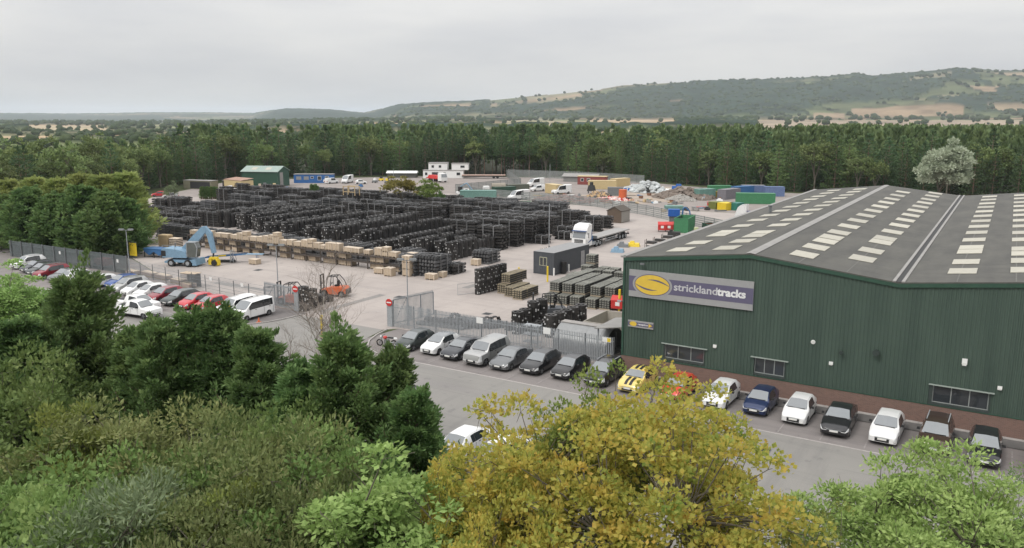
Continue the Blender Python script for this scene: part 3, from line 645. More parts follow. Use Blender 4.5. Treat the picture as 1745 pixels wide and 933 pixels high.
# small trees beyond the stacks, and the silver tree behind the shed
ks = broad(6, 2.7, 45, 60, L_yel, leaf=(.4, .25), seed=401, base=.1, clump=.7)
tree(ks, 'small_tree', 'yellow olive tree beyond the black stacks, left of the lime green one', 682, 299, 186, 6, wide=1.25)
kl = broad(6, 2.7, 45, 60, L_lime, leaf=(.4, .25), seed=402, base=.05, clump=.7)
tree(kl, 'small_tree', 'lime green tree beyond the black stacks, beside three slim cypresses', 730, 305, 184, 6, wide=1.2)
kw = broad(15, 6.8, 150, 210, L_silver, leaf=(.8, .36), seed=403, base=.0, clump=1.7, wind=(3.5, 0), squash=.7)
tree(kw, 'silver_tree', 'silver leaved tree swept by the wind, behind the far end of the shed', 1606, 240, 190, 15, wide=.92, rz=-.5)
kg = broad(7, 3, 45, 50, L_willow, leaf=(.5, .25), seed=404, base=.1, clump=.9)
tree(kg, 'small_tree', 'pale green willow beside the left end of the black stacks', 292, 308, 190, 7, wide=.8)
spire = cypress(4, .45, 50, 26, L_con, seed=410, leaf=(.3, .12))
for i, (px, tp) in enumerate([(744,333),(750,325),(756,331)]):
    tree(spire, 'slim_cypress', f'{["left","tallest, middle","right"][i]} one of three slim cypresses beside the lime green tree', px, tp, 180, 4, group='slim cypresses by the lime green tree')
for i in range(9):
    tree(spire, 'slim_cypress', f'{od(i)} slim conifer from the left in the row left of the white pickup truck', 342+i*3.4, 318-(i % 2), 205, 4, group='row of slim conifers far left')
for i, (px, tp) in enumerate([(531,313),(534,315),(537,313),(541,316)]):
    tree(spire, 'slim_cypress', f'{od(i)} slim conifer from the left before the blue cabin', px, tp, 205, 4, group='slim conifers before the blue cabin')
# ------------------------------------------------------------------ paved ground
M_patch = ground_mat('repair patch', (.25,.235,.22), (.21,.20,.19), (.16,.15,.145), (.27,.26,.25))
def sheet(name, poly, z, m):
    b = MB(); b.add([(x, y, z) for x, y in poly], [tuple(range(len(poly)))]); return struct(name, b.mesh(name, m))
sheet('yard', [(-142,14),(-100,10.5),(-84,12.2),(-60,2.5),(-38,.9),(-36,-.2),(-25,-.2),(-24,.9),(0,.9),(0,68),(4,74),(24,76),(24,110),(-20,116),(-58,112),(-92,118),(-104,122),(-138,96),(-165,70)], .016, M_conc)
sheet('back_yard', [(-138,96),(-104,122),(-93,118.4),(-84,150),(-120,186),(-150,176),(-196,124),(-165,70)], .012, M_conc2)
sheet('works_compound', [(-93,118.4),(-58,112.4),(-20,116.4),(24,110.4),(60,120),(60,174),(-30,172),(-60,180),(-80,190),(-112,192),(-120,186)], .008, M_conc2)
sheet('dirt', [(-75,124),(-50,122),(-40,150),(-55,172),(-84,176),(-70,150)], .020, mat('bare brown dirt', (.30,.235,.185), .95, scale=.25, col2=(.36,.31,.26), bump=.5, bscale=12))
sheet('road', [(-130,-24),(80,-24),(80,-6.9),(-20,-6.9),(-24,-4.6),(-25,-.2),(-36,-.2),(-36.3,-3.4),(-37.4,-5.6),(-39.5,-6.6),(-130,-6.6)], .020, M_asph)
sheet('parking_bays', [(-20,-6.9),(80,-6.9),(80,.9),(-24,.9),(-24.4,-4.6)], .012, M_bay)
sheet('left_parking_bays', [(-130,-6.6),(-39.5,-6.6),(-37.4,-5.6),(-36.3,-3.4),(-36,-.2),(-38,.9),(-60,2.5),(-84,12),(-100,10.5),(-130,12)], .012, M_bay)
b = MB(); b.add([(-20,-6.98,.026),(80,-6.98,.026),(80,-6.80,.026),(-20,-6.80,.026)], [(0,1,2,3)])
struct('kerb_line', b.mesh('kerb_line', M_line))
b = MB()
for i in range(34):
    u = -19.9+2.6*i
    if u < 40: b.add([(u,-6.6,.026),(u+.09,-6.6,.026),(u+.09,-2.2,.026),(u,-2.2,.026)], [(0,1,2,3)])
for i in range(20):
    u = -41.5-2.6*i; b.add([(u,-6.4,.026),(u+.09,-6.4,.026),(u+.09,-1.8,.026),(u,-1.8,.026)], [(0,1,2,3)])
struct('bay_lines', b.mesh('bay_lines', mat('faded bay line', (.30,.275,.265), .9, var=.2, scale=3)))
b = MB()
for (u, v, l, a) in [(-47,10,7,0),(-45,13.5,6,.1),(-52,17,9,0),(-38,14,5,.15),(-60,9,6,0),(-32,3.2,3.5,.9),(-66,18,6,0)]:
    c, s = cos(a), sin(a); q_ = [(0,0),(l,0),(l,.14),(0,.14)]
    b.add([(u+x*c-y*s, v+x*s+y*c, .024) for x, y in q_], [(0,1,2,3)])
struct('yard_lines', b.mesh('yard_lines', M_line))
for i, (x, y, w, h) in enumerate([(-33,12,1,1),(-20,10.5,.9,.9),(-50,8,1,1),(-12,-12,.8,.8),(5,-14,.8,.8),(-30,-9,.8,.8),(14,-10,.7,.7),(-26,40,1,1),(-60,15,1,1)]):
    put([P('cover', MB().box(-w*.42,w*.42,-h*.42,h*.42,.0,.012), M_fdark), P('frame', MB().box(-w*.5,w*.5,-h*.5,-h*.43,0,.016).box(-w*.5,w*.5,h*.43,h*.5,0,.016).box(-w*.5,-w*.43,-h*.429,h*.429,0,.016).box(w*.43,w*.5,-h*.429,h*.429,0,.016), M_steeld)], 'manhole_cover', 'dark square drain cover set in the ground, '+['in the middle of the yard entrance','in front of the left coil group','near the orange forklift','on the road behind the cypresses','on the road left of the maple','on the road below the gate','on the road at the white cars','between the office container and the lorry','near the blue handler machine'][i], 'drain cover', (x, y, .024))
for i, (x0, y0, x1, y1) in enumerate([(-44,-12,-36,-10.8),(-14,-11,-2,-9.9),(8,-17,9.2,-9),(-30,20,-29,34),(-58,6,-48,7.0),(-36,2,-35,12)]): sheet('repair_patch', [(x0,y0),(x1,y0),(x1,y1),(x0,y1)], .0235, M_patch)
# pavement at the foot of the shed, and the curved kerb by the gate
b = MB(); b.box(.6, 80, -1.75, -.42, .0, .10); struct('pavement', b.mesh('pavement', mat('dark pavement', (.13,.125,.12), .9, scale=1)))
b = MB()
for i in range(40): b.box(-.4+2*i, 1.585+2*i, -.415, -.02, 0, .13)
struct('kerb', b.mesh('kerb', M_kerb))
b = MB(); pts = [(-36.1,-.1),(-36.3,-2.4),(-36.7,-4.2),(-37.5,-5.5),(-38.6,-6.3),(-40.4,-6.7),(-42.5,-6.8)]
for a_, c_ in zip(pts[:-1], pts[1:]): b.bar((a_[0], a_[1], .06), (c_[0], c_[1], .06), .14, .14)
struct('gate_kerb', b.mesh('gate_kerb', M_kerb))
sheet('kerb_island', [(-36.1,-.1),(-36.3,-2.4),(-36.7,-4.2),(-37.5,-5.5),(-38.6,-6.3),(-40.4,-6.7),(-40.4,.8),(-36.2,.8)], .05, mat('island paving', (.17,.155,.15), .9, scale=1))
b = MB(); pts = [(-24.6,-.1),(-24.2,-2),(-23.4,-4),(-22,-5.8),(-20,-6.8)]
for a_, c_ in zip(pts[:-1], pts[1:]): b.bar((a_[0], a_[1], .06), (c_[0], c_[1], .06), .14, .14)
struct('gate_kerb', b.mesh('gate_kerb', M_kerb))
b = MB(); b.box(-30, 60, -60, -24.1, -.5, .03); b.box(-130, -30, -60, -24.1, -.5, .028); struct('grass_bank', b.mesh('grass_bank', M_grassg))

# ------------------------------------------------------------------ the big green shed
shed = bpy.data.objects.new('industrial_shed', None); COL.objects.link(shed)
tag(shed, 'long dark green corrugated shed with grey skylit roofs filling the right side', 'building')
def rz_(u): return 9.43+1.07*(1-abs((u % 19.6)-9.8)/9.8)
NB = 3; UMAX = 19.6*NB; DEPTH = 72
def ribbed(p0, p1, zlo, ztop, pitch=.25, dep=.045, skip=None):
    """trapezoid-rib cladding from p0 to p1 between zlo(s) and ztop(s); outward is to the right of travel"""
    p0 = Vector((*p0, 0)); p1 = Vector((*p1, 0)); L_ = (p1-p0).length; d = (p1-p0)/L_; nrm = Vector((d.y, -d.x, 0))
    V = []; F = []; n = int(L_/pitch)
    for i in range(n):
        for f_, o_ in ((0, 0), (.42, 0), (.55, dep), (.87, dep)):
            s_ = (i+f_)*pitch; q_ = p0+d*s_+nrm*o_
            V.append((q_.x, q_.y, zlo)); V.append((q_.x, q_.y, ztop(s_)))
    q_ = p0+d*L_; V.append((q_.x, q_.y, zlo)); V.append((q_.x, q_.y, ztop(L_)))
    for k in range(0, len(V)-2, 2):
        F.append((k, k+2, k+3, k+1))
    me = bpy.data.meshes.new('cladding'); me.from_pydata(V, [], F); me.materials.append(M_green); return me
WIN = [(3.57,6.70,1.72,2.84),(10.50,12.66,1.67,2.84),(22.2,25.42,1.62,2.80)]
# front gable: cladding cut round the three windows
def front_parts():
    xs = [0]+[q for w in WIN for q in (w[0]-.1, w[1]+.12)]+[UMAX]
    xs = [round(x/.25)*.25 for x in xs]
    for i in range(len(xs)-1):
        a, c = xs[i], xs[i+1]
        if i % 2 == 0: link('cladding', ribbed((a, 0), (c, 0), 1.43, lambda s, a=a: rz_(a+s)-.02), shed)
        else:
            w = WIN[i//2]
            link('cladding', ribbed((a, 0), (c, 0), w[3]+.04, lambda s, a=a: rz_(a+s)-.02), shed)
            link('cladding', ribbed((a, 0), (c, 0), 1.43, lambda s: w[2]-.08), shed)
    return xs
xs = front_parts()
link('cladding', ribbed((0, DEPTH), (0, 0), 1.43, lambda s: 9.40), shed)
b = MB(); b.box(-.02, .1, .1, DEPTH, 0, 9.4); b.box(.1, UMAX, DEPTH-.2, DEPTH, 0, 9.4); b.box(UMAX-.2, UMAX, .1, DEPTH-.2, 0, 9.4); link('wall', b.mesh('wall', M_dgrn), shed)
b = MB(); b.box(-.06, UMAX, -.07, -.005, 0, 1.40); b.box(-.06, .0, -.004, DEPTH, 0, 1.40); link('brick_plinth', b.mesh('brick_plinth', M_brick), shed)
b = MB(); b.box(-.09, UMAX, -.10, -.0, 1.405, 1.45); link('drip_flashing', b.mesh('drip_flashing', M_greentrim), shed)
b = MB(); b.box(-.10, .06, -.09, .05, 1.46, 9.50); link('corner_flashing', b.mesh('corner_flashing', M_greentrim), shed)
for k, (a, c, z0, z1) in enumerate(WIN):
    a_, c_ = xs[1+2*k], xs[2+2*k]
    b = MB()
    for x0, x1, y0, y1, zz0, zz1 in [(a_, c_, -.06, .5, z0-.16, z0-.02), (a_, a-.0, -.06, .5, z0-.018, z1+.03), (c, c_, -.06, .5, z0-.018, z1+.03), (a_, c_, .0, .5, z1+.032, z1+.1)]: b.box(x0, x1, y0, y1, zz0, zz1)
    fr = link('window', b.mesh('window', mat('window surround', (.05,.065,.06), .5) if k == 0 else MATS['window surround']), shed)
    b = MB(); n = 3; b.box(a, c, .06, .12, z0, z0+.06); b.box(a, c, .06, .12, z1-.05, z1)
    for i in range(n+1): x = a+(c-a-.06)*i/n; b.box(x, x+.06, .06, .12, z0+.061, z1-.051)
    link('frame', b.mesh('frame', M_frame), fr)
    for i in range(n):
        x = a+(c-a-.06)*i/n+.06; b = MB(); b.box(x, x+(c-a-.06)/n-.06, .09, .10, z0+.06, z1-.05); link('pane', b.mesh('pane', M_glass), fr)
    b = MB(); b.box(a-.25, c+.28, -.22, -.052, z1+.03, z1+.10, ty=.03); link('sill', b.mesh('sill', mat('window canopy', (.22,.26,.23), .5) if k == 0 else MATS['window canopy']), fr)
# roofs
b = MB()
for k in range(NB):
    u0 = 19.6*k
    for (a, c) in ((u0+(.0 if k else -.25), u0+9.8), (u0+9.8, u0+19.6)):
        za, zc = rz_(max(a, u0+.001)), (10.5 if c == u0+9.8 else 9.43)
        if a != u0+9.8 and k == 0: za = 9.40
        if a == u0+9.8: za = 10.5
        n = 12
        b.add([(a, -.12, za), (c, -.12, zc), (c, DEPTH, zc), (a, DEPTH, za), (a, -.12, za-.08), (c, -.12, zc-.08), (c, DEPTH, zc-.08), (a, DEPTH, za-.08)],
              [(0,1,2,3), (4,7,6,5), (0,4,5,1), (3,2,6,7), (0,3,7,4), (1,5,6,2)])
        roof_me = None
        link('roof', b.mesh('roof', M_roof), shed); b = MB()
# sheet laps and ribs on the roof: thin raised seams running up the slope
b = MB()
for k in range(NB):
    for side in (0, 1):
        for j in range(1, 40):
            y = j*1.8; u0 = 19.6*k+9.8*side+.1; u1 = u0+9.6; z0, z1 = rz_(u0), rz_(u1)
            b.add([(u0, y, z0+.012), (u1, y, z1+.012), (u1, y+.05, z1+.012), (u0, y+.05, z0+.012)], [(0,1,2,3)])
        for du in (3.3, 6.5):
            u = 19.6*k+(du if side == 0 else 19.6-du); z = rz_(u)
            b.add([(u, 0, z+.016), (u+.07, 0, rz_(u+.07)+.016), (u+.07, DEPTH, rz_(u+.07)+.016), (u, DEPTH, z+.016)], [(0,1,2,3)])
o = link('roof_laps', b.mesh('roof_laps', mat('roof lap strip', (.15,.147,.135), .85)), shed); o['kind'] = 'stuff'  # lap strips in a tone paler than the roof sheet
sk = MB(); sk.add([(-.85,-1.15,0),(.85,-1.15,0),(.85,1.15,0),(-.85,1.15,0),(-.85,-1.15,.03),(.85,-1.15,.03),(.85,1.15,.03),(-.85,1.15,.03)], [(4,5,6,7),(0,1,5,4),(1,2,6,5),(2,3,7,6),(3,0,4,7)])
skm = sk.mesh('skylight', M_sky); skn = 0
slope = math.atan(1.07/9.8)
VA = [3.1,7.4,12.8,15.3,20.2,25.5,30.5,35.5,40.6,45.7,51,56,61.5,66.5]; VB = [3.4,7.6,11.2,13.8,19.5,24.4,29.6,34.7,40,45,50.3,55.4,61,66.2]; VC = [3.5,7.6,11.3,13.9,17.3,22.2,27.2,32.3,37.4,42.6,47.8,53,58.6,64.5]
for k in range(NB):
    for cu, vs in ((3.45, VA), (7.05, VB), (12.8, VC), (16.4, [v+3.2 for v in VA])):
        for v in vs:
            if v > 70: continue
            if k >= 1: v = v+1.2
            u = 19.6*k+cu; o = link('skylight', skm, shed, (u, v, rz_(u)+.02)); o.rotation_euler = (0, -slope if cu < 9.8 else slope, 0); skn += 1
for k in range(NB):
    u = 19.6*k+9.8; b = MB(); b.add([(u-.35,-.16,10.5),(u,-.16,10.56),(u+.35,-.16,10.5),(u+.35,DEPTH,10.5),(u,DEPTH,10.56),(u-.35,DEPTH,10.5)], [(0,1,4,5),(1,2,3,4)]); link('ridge_cap', b.mesh('ridge_cap', M_flash), shed)
    u = 19.6*(k+1)
    if k < NB-1:
        b = MB(); b.box(u-.17, u+.17, -.1, DEPTH, 9.44, 9.47); link('valley_gutter', b.mesh('valley_gutter', M_fdark), shed)
        for sx in (-1, 1):
            b = MB(); b.box(u+sx*.27-.1, u+sx*.27+.1, -.14, DEPTH, 9.45, 9.53); link('gutter_edge', b.mesh('gutter_edge', M_flash), shed)
b = MB(); b.box(-.32, .12, -.14, DEPTH, 9.34, 9.48); link('eaves_gutter', b.mesh('eaves_gutter', M_flash), shed)
# verge along the gable top: a green trim strip under each slope
for k in range(NB):
    for (a, c, za, zc) in ((19.6*k, 19.6*k+9.8, 9.43, 10.5), (19.6*k+9.8, 19.6*(k+1), 10.5, 9.43)):
        b = MB(); b.prism([(a, za-.34), (c, zc-.34), (c, zc-.085), (a, za-.085)], -.15, -.055); link('verge_trim', b.mesh('verge_trim', M_greentrim), shed)
b = MB(); b.cyl((2.6, 34, 10.1), .16, .7); b.cyl((2.6, 34, 10.5), .24, .12); link('roof_vent', b.mesh('roof_vent', M_steeld), shed)

# lettering and signs on the wall
def text(name, s, size, m, parent, loc, bold=0, ext=.01, sx=1):
    c = bpy.data.curves.new('t', 'FONT'); c.body = s; c.size = size; c.extrude = ext; c.offset = bold; c.align_x = 'LEFT'; c.resolution_u = 4
    t = bpy.data.objects.new('t', c); COL.objects.link(t); bpy.context.view_layer.update()
    dg = bpy.context.evaluated_depsgraph_get(); me = bpy.data.meshes.new_from_object(t.evaluated_get(dg)); bpy.data.objects.remove(t)
    me.materials.clear(); me.materials.append(m); me.name = name
    co_ = np.empty(len(me.vertices)*3, np.float32); me.vertices.foreach_get('co', co_); co_ = co_.reshape(-1, 3); w = co_[:, 0].max()-co_[:, 0].min()
    o = link(name, me, parent, loc); o.rotation_euler = (pi/2, 0, 0); o.scale = (sx/w if sx else 1, 1, 1) if sx else (1, 1, 1)
    return o
M_sgrey = mat('sign silver', (.32,.32,.32), .45, var=.04); M_spur = mat('sign purple', (.115,.105,.17), .5, var=.05); M_syel = mat('sign yellow', (.68,.47,.06), .5, var=.04); M_slet = mat('sign light letters', (.56,.56,.58), .5); M_swh = mat('sign white letters', (.8,.8,.8), .5)
def ellipse(cx, cz, a, c, n=48, t0=0, t1=2*pi): return [(cx+a*cos(t0+(t1-t0)*i/n), cz+c*sin(t0+(t1-t0)*i/n)) for i in range(n)]
def swoosh(pts_top, pts_bot): return pts_top+pts_bot[::-1]
sg = bpy.data.objects.new('company_sign', None); COL.objects.link(sg); sg.location = (5.33, -.06, 7.4)
tag(sg, 'large silver and purple company sign with yellow oval reading stricklandtracks', 'sign')
b = MB(); b.box(-4.86, 4.86, -.12, 0, -1.07, 1.07); link('board', b.mesh('board', M_sgrey), sg)
b = MB(); b.box(-4.855, 4.855, -.128, -.121, -.60, .58); link('band', b.mesh('band', M_spur), sg)
def plate(nm, poly, y0, y1, m): b = MB(); b.prism(poly, y0, y1); return link(nm, b.mesh(nm, m), sg)
ocx, ocz = -2.92, .0
plate('oval_border', ellipse(ocx, ocz, 1.62, .98), -.135, -.129, M_sgrey)
plate('oval_rim', ellipse(ocx, ocz, 1.46, .84), -.142, -.136, M_spur)
plate('oval', ellipse(ocx, ocz, 1.40, .78), -.149, -.143, M_syel)
def sw(sgn):                                  # the two slim purple slashes that cut the oval into an S
    n = 20; top = []; bot = []
    for i in range(n+1):
        t = i/n; x = -.41+1.78*t; z = .37+.3475*t-.6875*t*t; th = .012+.085*math.sin(min(1, t*.92)*pi)**1.2
        top.append((ocx+sgn*x, ocz+sgn*(z+th*.5))); bot.append((ocx+sgn*x, ocz+sgn*(z-th*.9)))
    return top+bot[::-1]
plate('slash', sw(1), -.155, -.150, M_spur); plate('slash', sw(-1), -.155, -.150, M_spur)
text('lettering', 'strickland', .80, M_slet, sg, (-1.18, -.135, -.20), bold=.014, sx=3.38)
text('lettering', 'tracks', .80, M_swh, sg, (2.22, -.135, -.20), bold=.030, sx=2.13)
sg2 = bpy.data.objects.new('reception_sign', None); COL.objects.link(sg2); sg2.location = (1.53, -.06, 4.11)
tag(sg2, 'small grey reception sign with yellow oval and arrow at the shed corner', 'sign')
def pl2(nm, bx, m): b = MB(); b.box(*bx); return link(nm, b.mesh(nm, m), sg2)
pl2('board', (-1.07,1.07,-.08,0,-.27,.27), M_sgrey); pl2('band', (-1.065,1.065,-.087,-.081,-.15,.15), M_spur)
b = MB(); b.prism(ellipse(-.62, 0, .30, .19, 24), -.094, -.088); link('oval', b.mesh('oval', M_syel), sg2)
b = MB(); b.prism([(.68,-.16),(.98,0),(.68,.16)], -.094, -.088); link('arrow', b.mesh('arrow', M_syel), sg2)
text('lettering', 'reception', .2, M_swh, sg2, (-.24, -.09, -.05), bold=.004, sx=.85)
# lights, vents and boxes on the wall
for (u, z, lab) in [(7.53,3.25,'small white wall light right of the leftmost window'), (15.80,3.26,'small white wall light right of the middle window'), (25.94,3.28,'small white wall light right of the rightmost window')]:
    put([P('body', MB().box(-.13,.13,-.10,0,-.09,.11, ty=.0), M_white), P('lens', MB().box(-.11,.11,-.13,-.101,-.12,-.02), M_lamp)], 'wall_light', lab, 'wall light', (u, -.05, z), group='white wall lights on the shed')
put([P('disc', MB().cyl((0,-.06,0), .12, .10, 'y', 16), M_lamp), P('collar', MB().cyl((0,-.02,0), .15, .05, 'y', 16), M_white)], 'bulkhead_light', 'round white bulkhead light above the middle of the wall', 'wall light', (14.51, -.06, 4.6))
put([P('housing', MB().box(-.15,.15,-.2,0,-.12,.22), M_white), P('lens', MB().box(-.12,.12,-.23,-.201,-.2,-.02), M_lamp)], 'flood_light', 'boxy white floodlight high on the wall above the rightmost window', 'wall light', (23.86, -.05, 4.65))
for u, z, r, lab in [(16.43,4.15,.10,'small dark pipe outlet in the wall, left of the larger one'), (18.64,4.47,.18,'larger dark flue outlet in the middle of the wall')]:
    put([P('flue', MB().cyl((0,-.17,0), r, .34, 'y', 14), M_fdark), P('cowl', MB().cyl((0,-.30,.05), r*1.25, .12, 'y', 14), M_dtrim)], 'flue_outlet', lab, 'vent', (u, -.05, z))
put([P('arm', MB().bar((0,0,0),(-.2,-.15,.03),.05), M_steeld), P('camera_body', MB().cb((-.27,-.2,.02),(.30,.13,.13)), M_steel)], 'security_camera', 'small grey security camera on the left corner of the shed', 'camera', (.0,-.1,5.82))
put([P('arm', MB().bar((0,0,0),(0,-.2,.05),.05), M_steeld), P('head', MB().cb((0,-.28,.06),(.35,.16,.12)), M_steeld)], 'wall_lamp', 'small dark lamp under the left eaves above the company sign', 'wall light', (1.6,-.06,8.95))

# ------------------------------------------------------------------ fences, gates, lamp posts
pale = MB(); pale.box(-.042,.042,-.012,.012,.05,2.30); pale.prism([(-.042,2.301),(.042,2.301),(0,2.42)], -.012, .012)
def palisade(x0, y0, x1, y1, lab, h=1.0, nm='palisade_fence', pitch=.16, rot=True):
    d = Vector((x1-x0, y1-y0)); L_ = d.length; a = math.atan2(d.y, d.x)
    e = bpy.data.objects.new(nm, None); COL.objects.link(e); e.location = (x0, y0, 0); e.rotation_euler = (0, 0, a); tag(e, lab, 'fence' if 'gate' not in nm else 'gate')
    b = MB(); n = int(L_/pitch)
    for i in range(n):
        k = len(b.v); q_ = [(x+pitch*(i+.5), y-.04, z*h) for x, y, z in pale.v]; b.v += q_; b.f += [tuple(j+k for j in f) for f in pale.f]
    o = link('pales', b.mesh('pales', M_steel), e); o['kind'] = 'stuff'
    for z in (.45, 2.0):
        b = MB(); b.box(0, L_, -.025, .025, z*h-.03, z*h+.03); link('rail', b.mesh('rail', M_steel), e)
    np_ = max(1, round(L_/2.75)); pm = MB().box(-.05,.05,.03,.13,0,2.35*h).mesh('post', M_steeld)
    for i in range(np_+1): link('post', pm, e, (L_*i/np_, 0, 0))
    return e
palisade(-25.0, 1.25, -1.3, 1.1, 'grey steel palisade fence behind the right car row, from gate to shed')
put([P('board', MB().box(-.35,.35,-.02,.0,-.28,.28), M_white)], 'notice', 'blank white notice on the fence behind the silver saloon', 'sign', (-7.6,1.1,2.05))
put([P('board', MB().box(-.35,.35,-.02,.0,-.28,.28), M_white)], 'notice', 'blank white notice on the fence behind the white small car', 'sign', (-14.6,1.1,2.05))
put([P('board', MB().box(-.40,.40,-.02,.0,-.20,.20), M_white), P('patch', MB().box(.05,.35,-.03,-.021,-.16,.16), M_yel)], 'notice', 'white and yellow notice at the shed end of the fence', 'sign', (-1.9,1.05,2.1))
# open gate leaf (right) and closed one (left)
def gate(x0, y0, x1, y1, lab, H=2.6):
    d = Vector((x1-x0, y1-y0)); L_ = d.length; e = bpy.data.objects.new('steel_gate', None); COL.objects.link(e); e.location = (x0, y0, 0); e.rotation_euler = (0, 0, math.atan2(d.y, d.x)); tag(e, lab, 'gate')
    b = MB()
    for z in (.25, H-.12): b.box(0, L_, -.04, .04, z, z+.09)
    for x in (0, L_*.33, L_*.66, L_-.09): b.box(x, x+.09, -.038, .038, .34, H-.12)
    b.bar((0.05,0,.3),(L_*.33,0,H-.1),.05); link('frame', b.mesh('frame', M_steel), e)
    b = MB(); n = int(L_/.15)
    for i in range(n): b.box(i*.15+.05, i*.15+.11, -.07, -.045, .15, H+.15)
    o = link('pales', b.mesh('pales', M_steel), e); o['kind'] = 'stuff'
    return e
gate(-25.1, 1.5, -24.0, 6.6, 'open grey steel gate leaf swung into the yard beside the right no entry sign', 2.7)
gate(-43.0, 1.2, -38.1, .9, 'grey steel gate leaf closed beside the white passenger van', 2.5)
def noentry(x, y, lab, H=2.6):
    put([P('post', MB().box(-.28,.28,-.12,.12,0,H), M_steel), P('cap', MB().box(-.30,.30,-.14,.14,H+.002,H+.04), M_steeld),
         P('disc', MB().cyl((0,-.16,H-.15), .36, .03, 'y', 28), M_red), P('bar', MB().box(-.25,.25,-.185,-.177,H-.21,H-.09), M_white)], 'no_entry_sign', lab, 'sign', (x, y, 0), rz=.15)
noentry(-37.8, .9, 'red round no entry sign on the left gate post'); noentry(-25.25, 1.2, 'red round no entry sign on the right gate post')
def lampost(x, y, H, lab, r=.07, heads=2):
    k = [P('pole', MB().cyl((0,0,H/2), r, H, n=8, r2=r*.6), M_steel), P('base', MB().cyl((0,0,.4), r*1.6, .8, n=8), M_steel), P('arm', MB().box(-.55,.55,-.04,.04,H-.06,H), M_steeld)]
    for s in (-1, 1): k.append(P('lamp_head', MB().box(s*.62-.36,s*.62+.36,-.17,.17,H+.002,H+.16,tx=.05,ty=.05), M_steeld, [P('lens', MB().box(s*.62-.26,s*.62+.26,-.13,.13,H-.05,H-.0), M_lamp)]))
    put(k, 'lamp_post', lab, 'lamp post', (x, y, 0), rz=.5)
lampost(-71.2, 3.6, 6.0, 'twin headed lamp post by the left fence, near the blue handler machine')
lampost(-43.3, 3.4, 6.3, 'twin headed lamp post between the white van and the orange forklifts')
lampost(-23.9, 2.3, 6.6, 'twin headed lamp post inside the right no entry sign')
put([P('pole', MB().cyl((0,0,3.6), .06, 7.2, n=8), M_steel), P('base', MB().cyl((0,0,.3), .12, .6, n=8), M_steeld)], 'lighting_pole', 'slim pole in front of the black stacks left of the white lorry', 'pole', (-35.1,50.9,0))
for x, y, lab, h in [(-104, 96, 'slim pole among the stacks at the far left, beyond the shelf', 8), (-90, 150, 'slim mast rising by the yellow and white cabins', 7)]:
    put([P('pole', MB().cyl((0,0,h/2), .06, h, n=6), M_steel), P('cap', MB().cyl((0,0,h), .10, .2, n=6), M_steeld)], 'lighting_pole', lab, 'pole', (x, y, 0))
# mesh fences: posts one by one, the wire as a fine see-through web of real strands
def meshfence(pts, lab, H=2.0, step=3.0, pm=M_steeld, wires=True, nm='mesh_fence', gr=None, wp=.12, wr=.010, mm=None):
    e = bpy.data.objects.new(nm, None); COL.objects.link(e); e.location = (pts[0][0], pts[0][1], 0); tag(e, lab, 'fence', gr)
    V = []; F = []; post = MB().cyl((0,0,H/2), .05, H, n=6).mesh('post', pm)
    for (x0, y0), (x1, y1) in zip(pts[:-1], pts[1:]):
        L_ = math.hypot(x1-x0, y1-y0); dx, dy = (x1-x0)/L_, (y1-y0)/L_; n = max(1, round(L_/step)); ox, oy = x0-pts[0][0], y0-pts[0][1]
        for i in range(n+1): link('post', post, e, (ox+dx*L_*i/n, oy+dy*L_*i/n, 0))
        def strip(a, c, w, vert):
            k = len(V)
            if vert: V.extend([(a[0]-dx*w, a[1]-dy*w, a[2]), (a[0]+dx*w, a[1]+dy*w, a[2]), (c[0]+dx*w, c[1]+dy*w, c[2]), (c[0]-dx*w, c[1]-dy*w, c[2])])
            else: V.extend([(a[0], a[1], a[2]-w), (c[0], c[1], c[2]-w), (c[0], c[1], c[2]+w), (a[0], a[1], a[2]+w)])
            F.append((k, k+1, k+2, k+3))
        m = int(L_/wp)
        for i in range(m): x = ox+dx*wp*i; y = oy+dy*wp*i; strip((x, y, .05), (x, y, H-.05), wr, True)
        for j in range(int(H/.4)+1): strip((ox, oy, .06+j*.4), (ox+dx*L_, oy+dy*L_, .06+j*.4), wr*1.6, False)
    me = bpy.data.meshes.new('wire_mesh'); me.from_pydata(V, [], F); me.materials.append(mm or M_steel); o = link('wire_mesh', me, e); o['kind'] = 'stuff'
    return e
meshfence([(-43.2,1.3),(-60,2.8),(-72,4.0)], 'mesh fence with dark posts between the left parked cars and the yard', 2.0, 2.9, wp=.10, wr=.012)
M_pal2 = mat('grey green fence steel', (.17,.195,.20), .6, metal=.2)
palf = MB()
def solidfence(x0, y0, x1, y1, lab, H=2.4):
    d = Vector((x1-x0, y1-y0)); L_ = d.length; e = bpy.data.objects.new('palisade_fence', None); COL.objects.link(e); e.location = (x0, y0, 0); e.rotation_euler = (0, 0, math.atan2(d.y, d.x)); tag(e, lab, 'fence')
    b = MB(); n = int(L_/.17)
    for i in range(n): b.box(i*.17, i*.17+.10, -.05, -.02, .05, H)
    o = link('pales', b.mesh('pales', M_pal2), e); o['kind'] = 'stuff'
    for z in (.5, 1.9): b = MB(); b.box(0, L_, -.018, .03, z, z+.06); link('rail', b.mesh('rail', M_pal2), e)
    pm = MB().box(-.06,.06,.035,.14,0,H+.1).mesh('post', M_steeld)
    for i in range(round(L_/2.75)+1): link('post', pm, e, (min(L_, i*2.75), 0, 0))
solidfence(-72.2, 4.0, -100.5, 3.4, 'grey green palisade fence behind the far left parked cars')
solidfence(-94.6, 11.4, -82.3, 12.2, 'grey palisade fence between the cypress clump and the yellow board')
put([P('board', MB().box(-.75,.75,-.06,0,.4,2.3), M_yel), P('post', MB().box(-.8,-.7,.002,.1,0,2.4), M_steeld)], 'yellow_board', 'bright yellow board on the fence beside the blue hopper', 'sign', (-82.9,11.9,0), rz=.1)
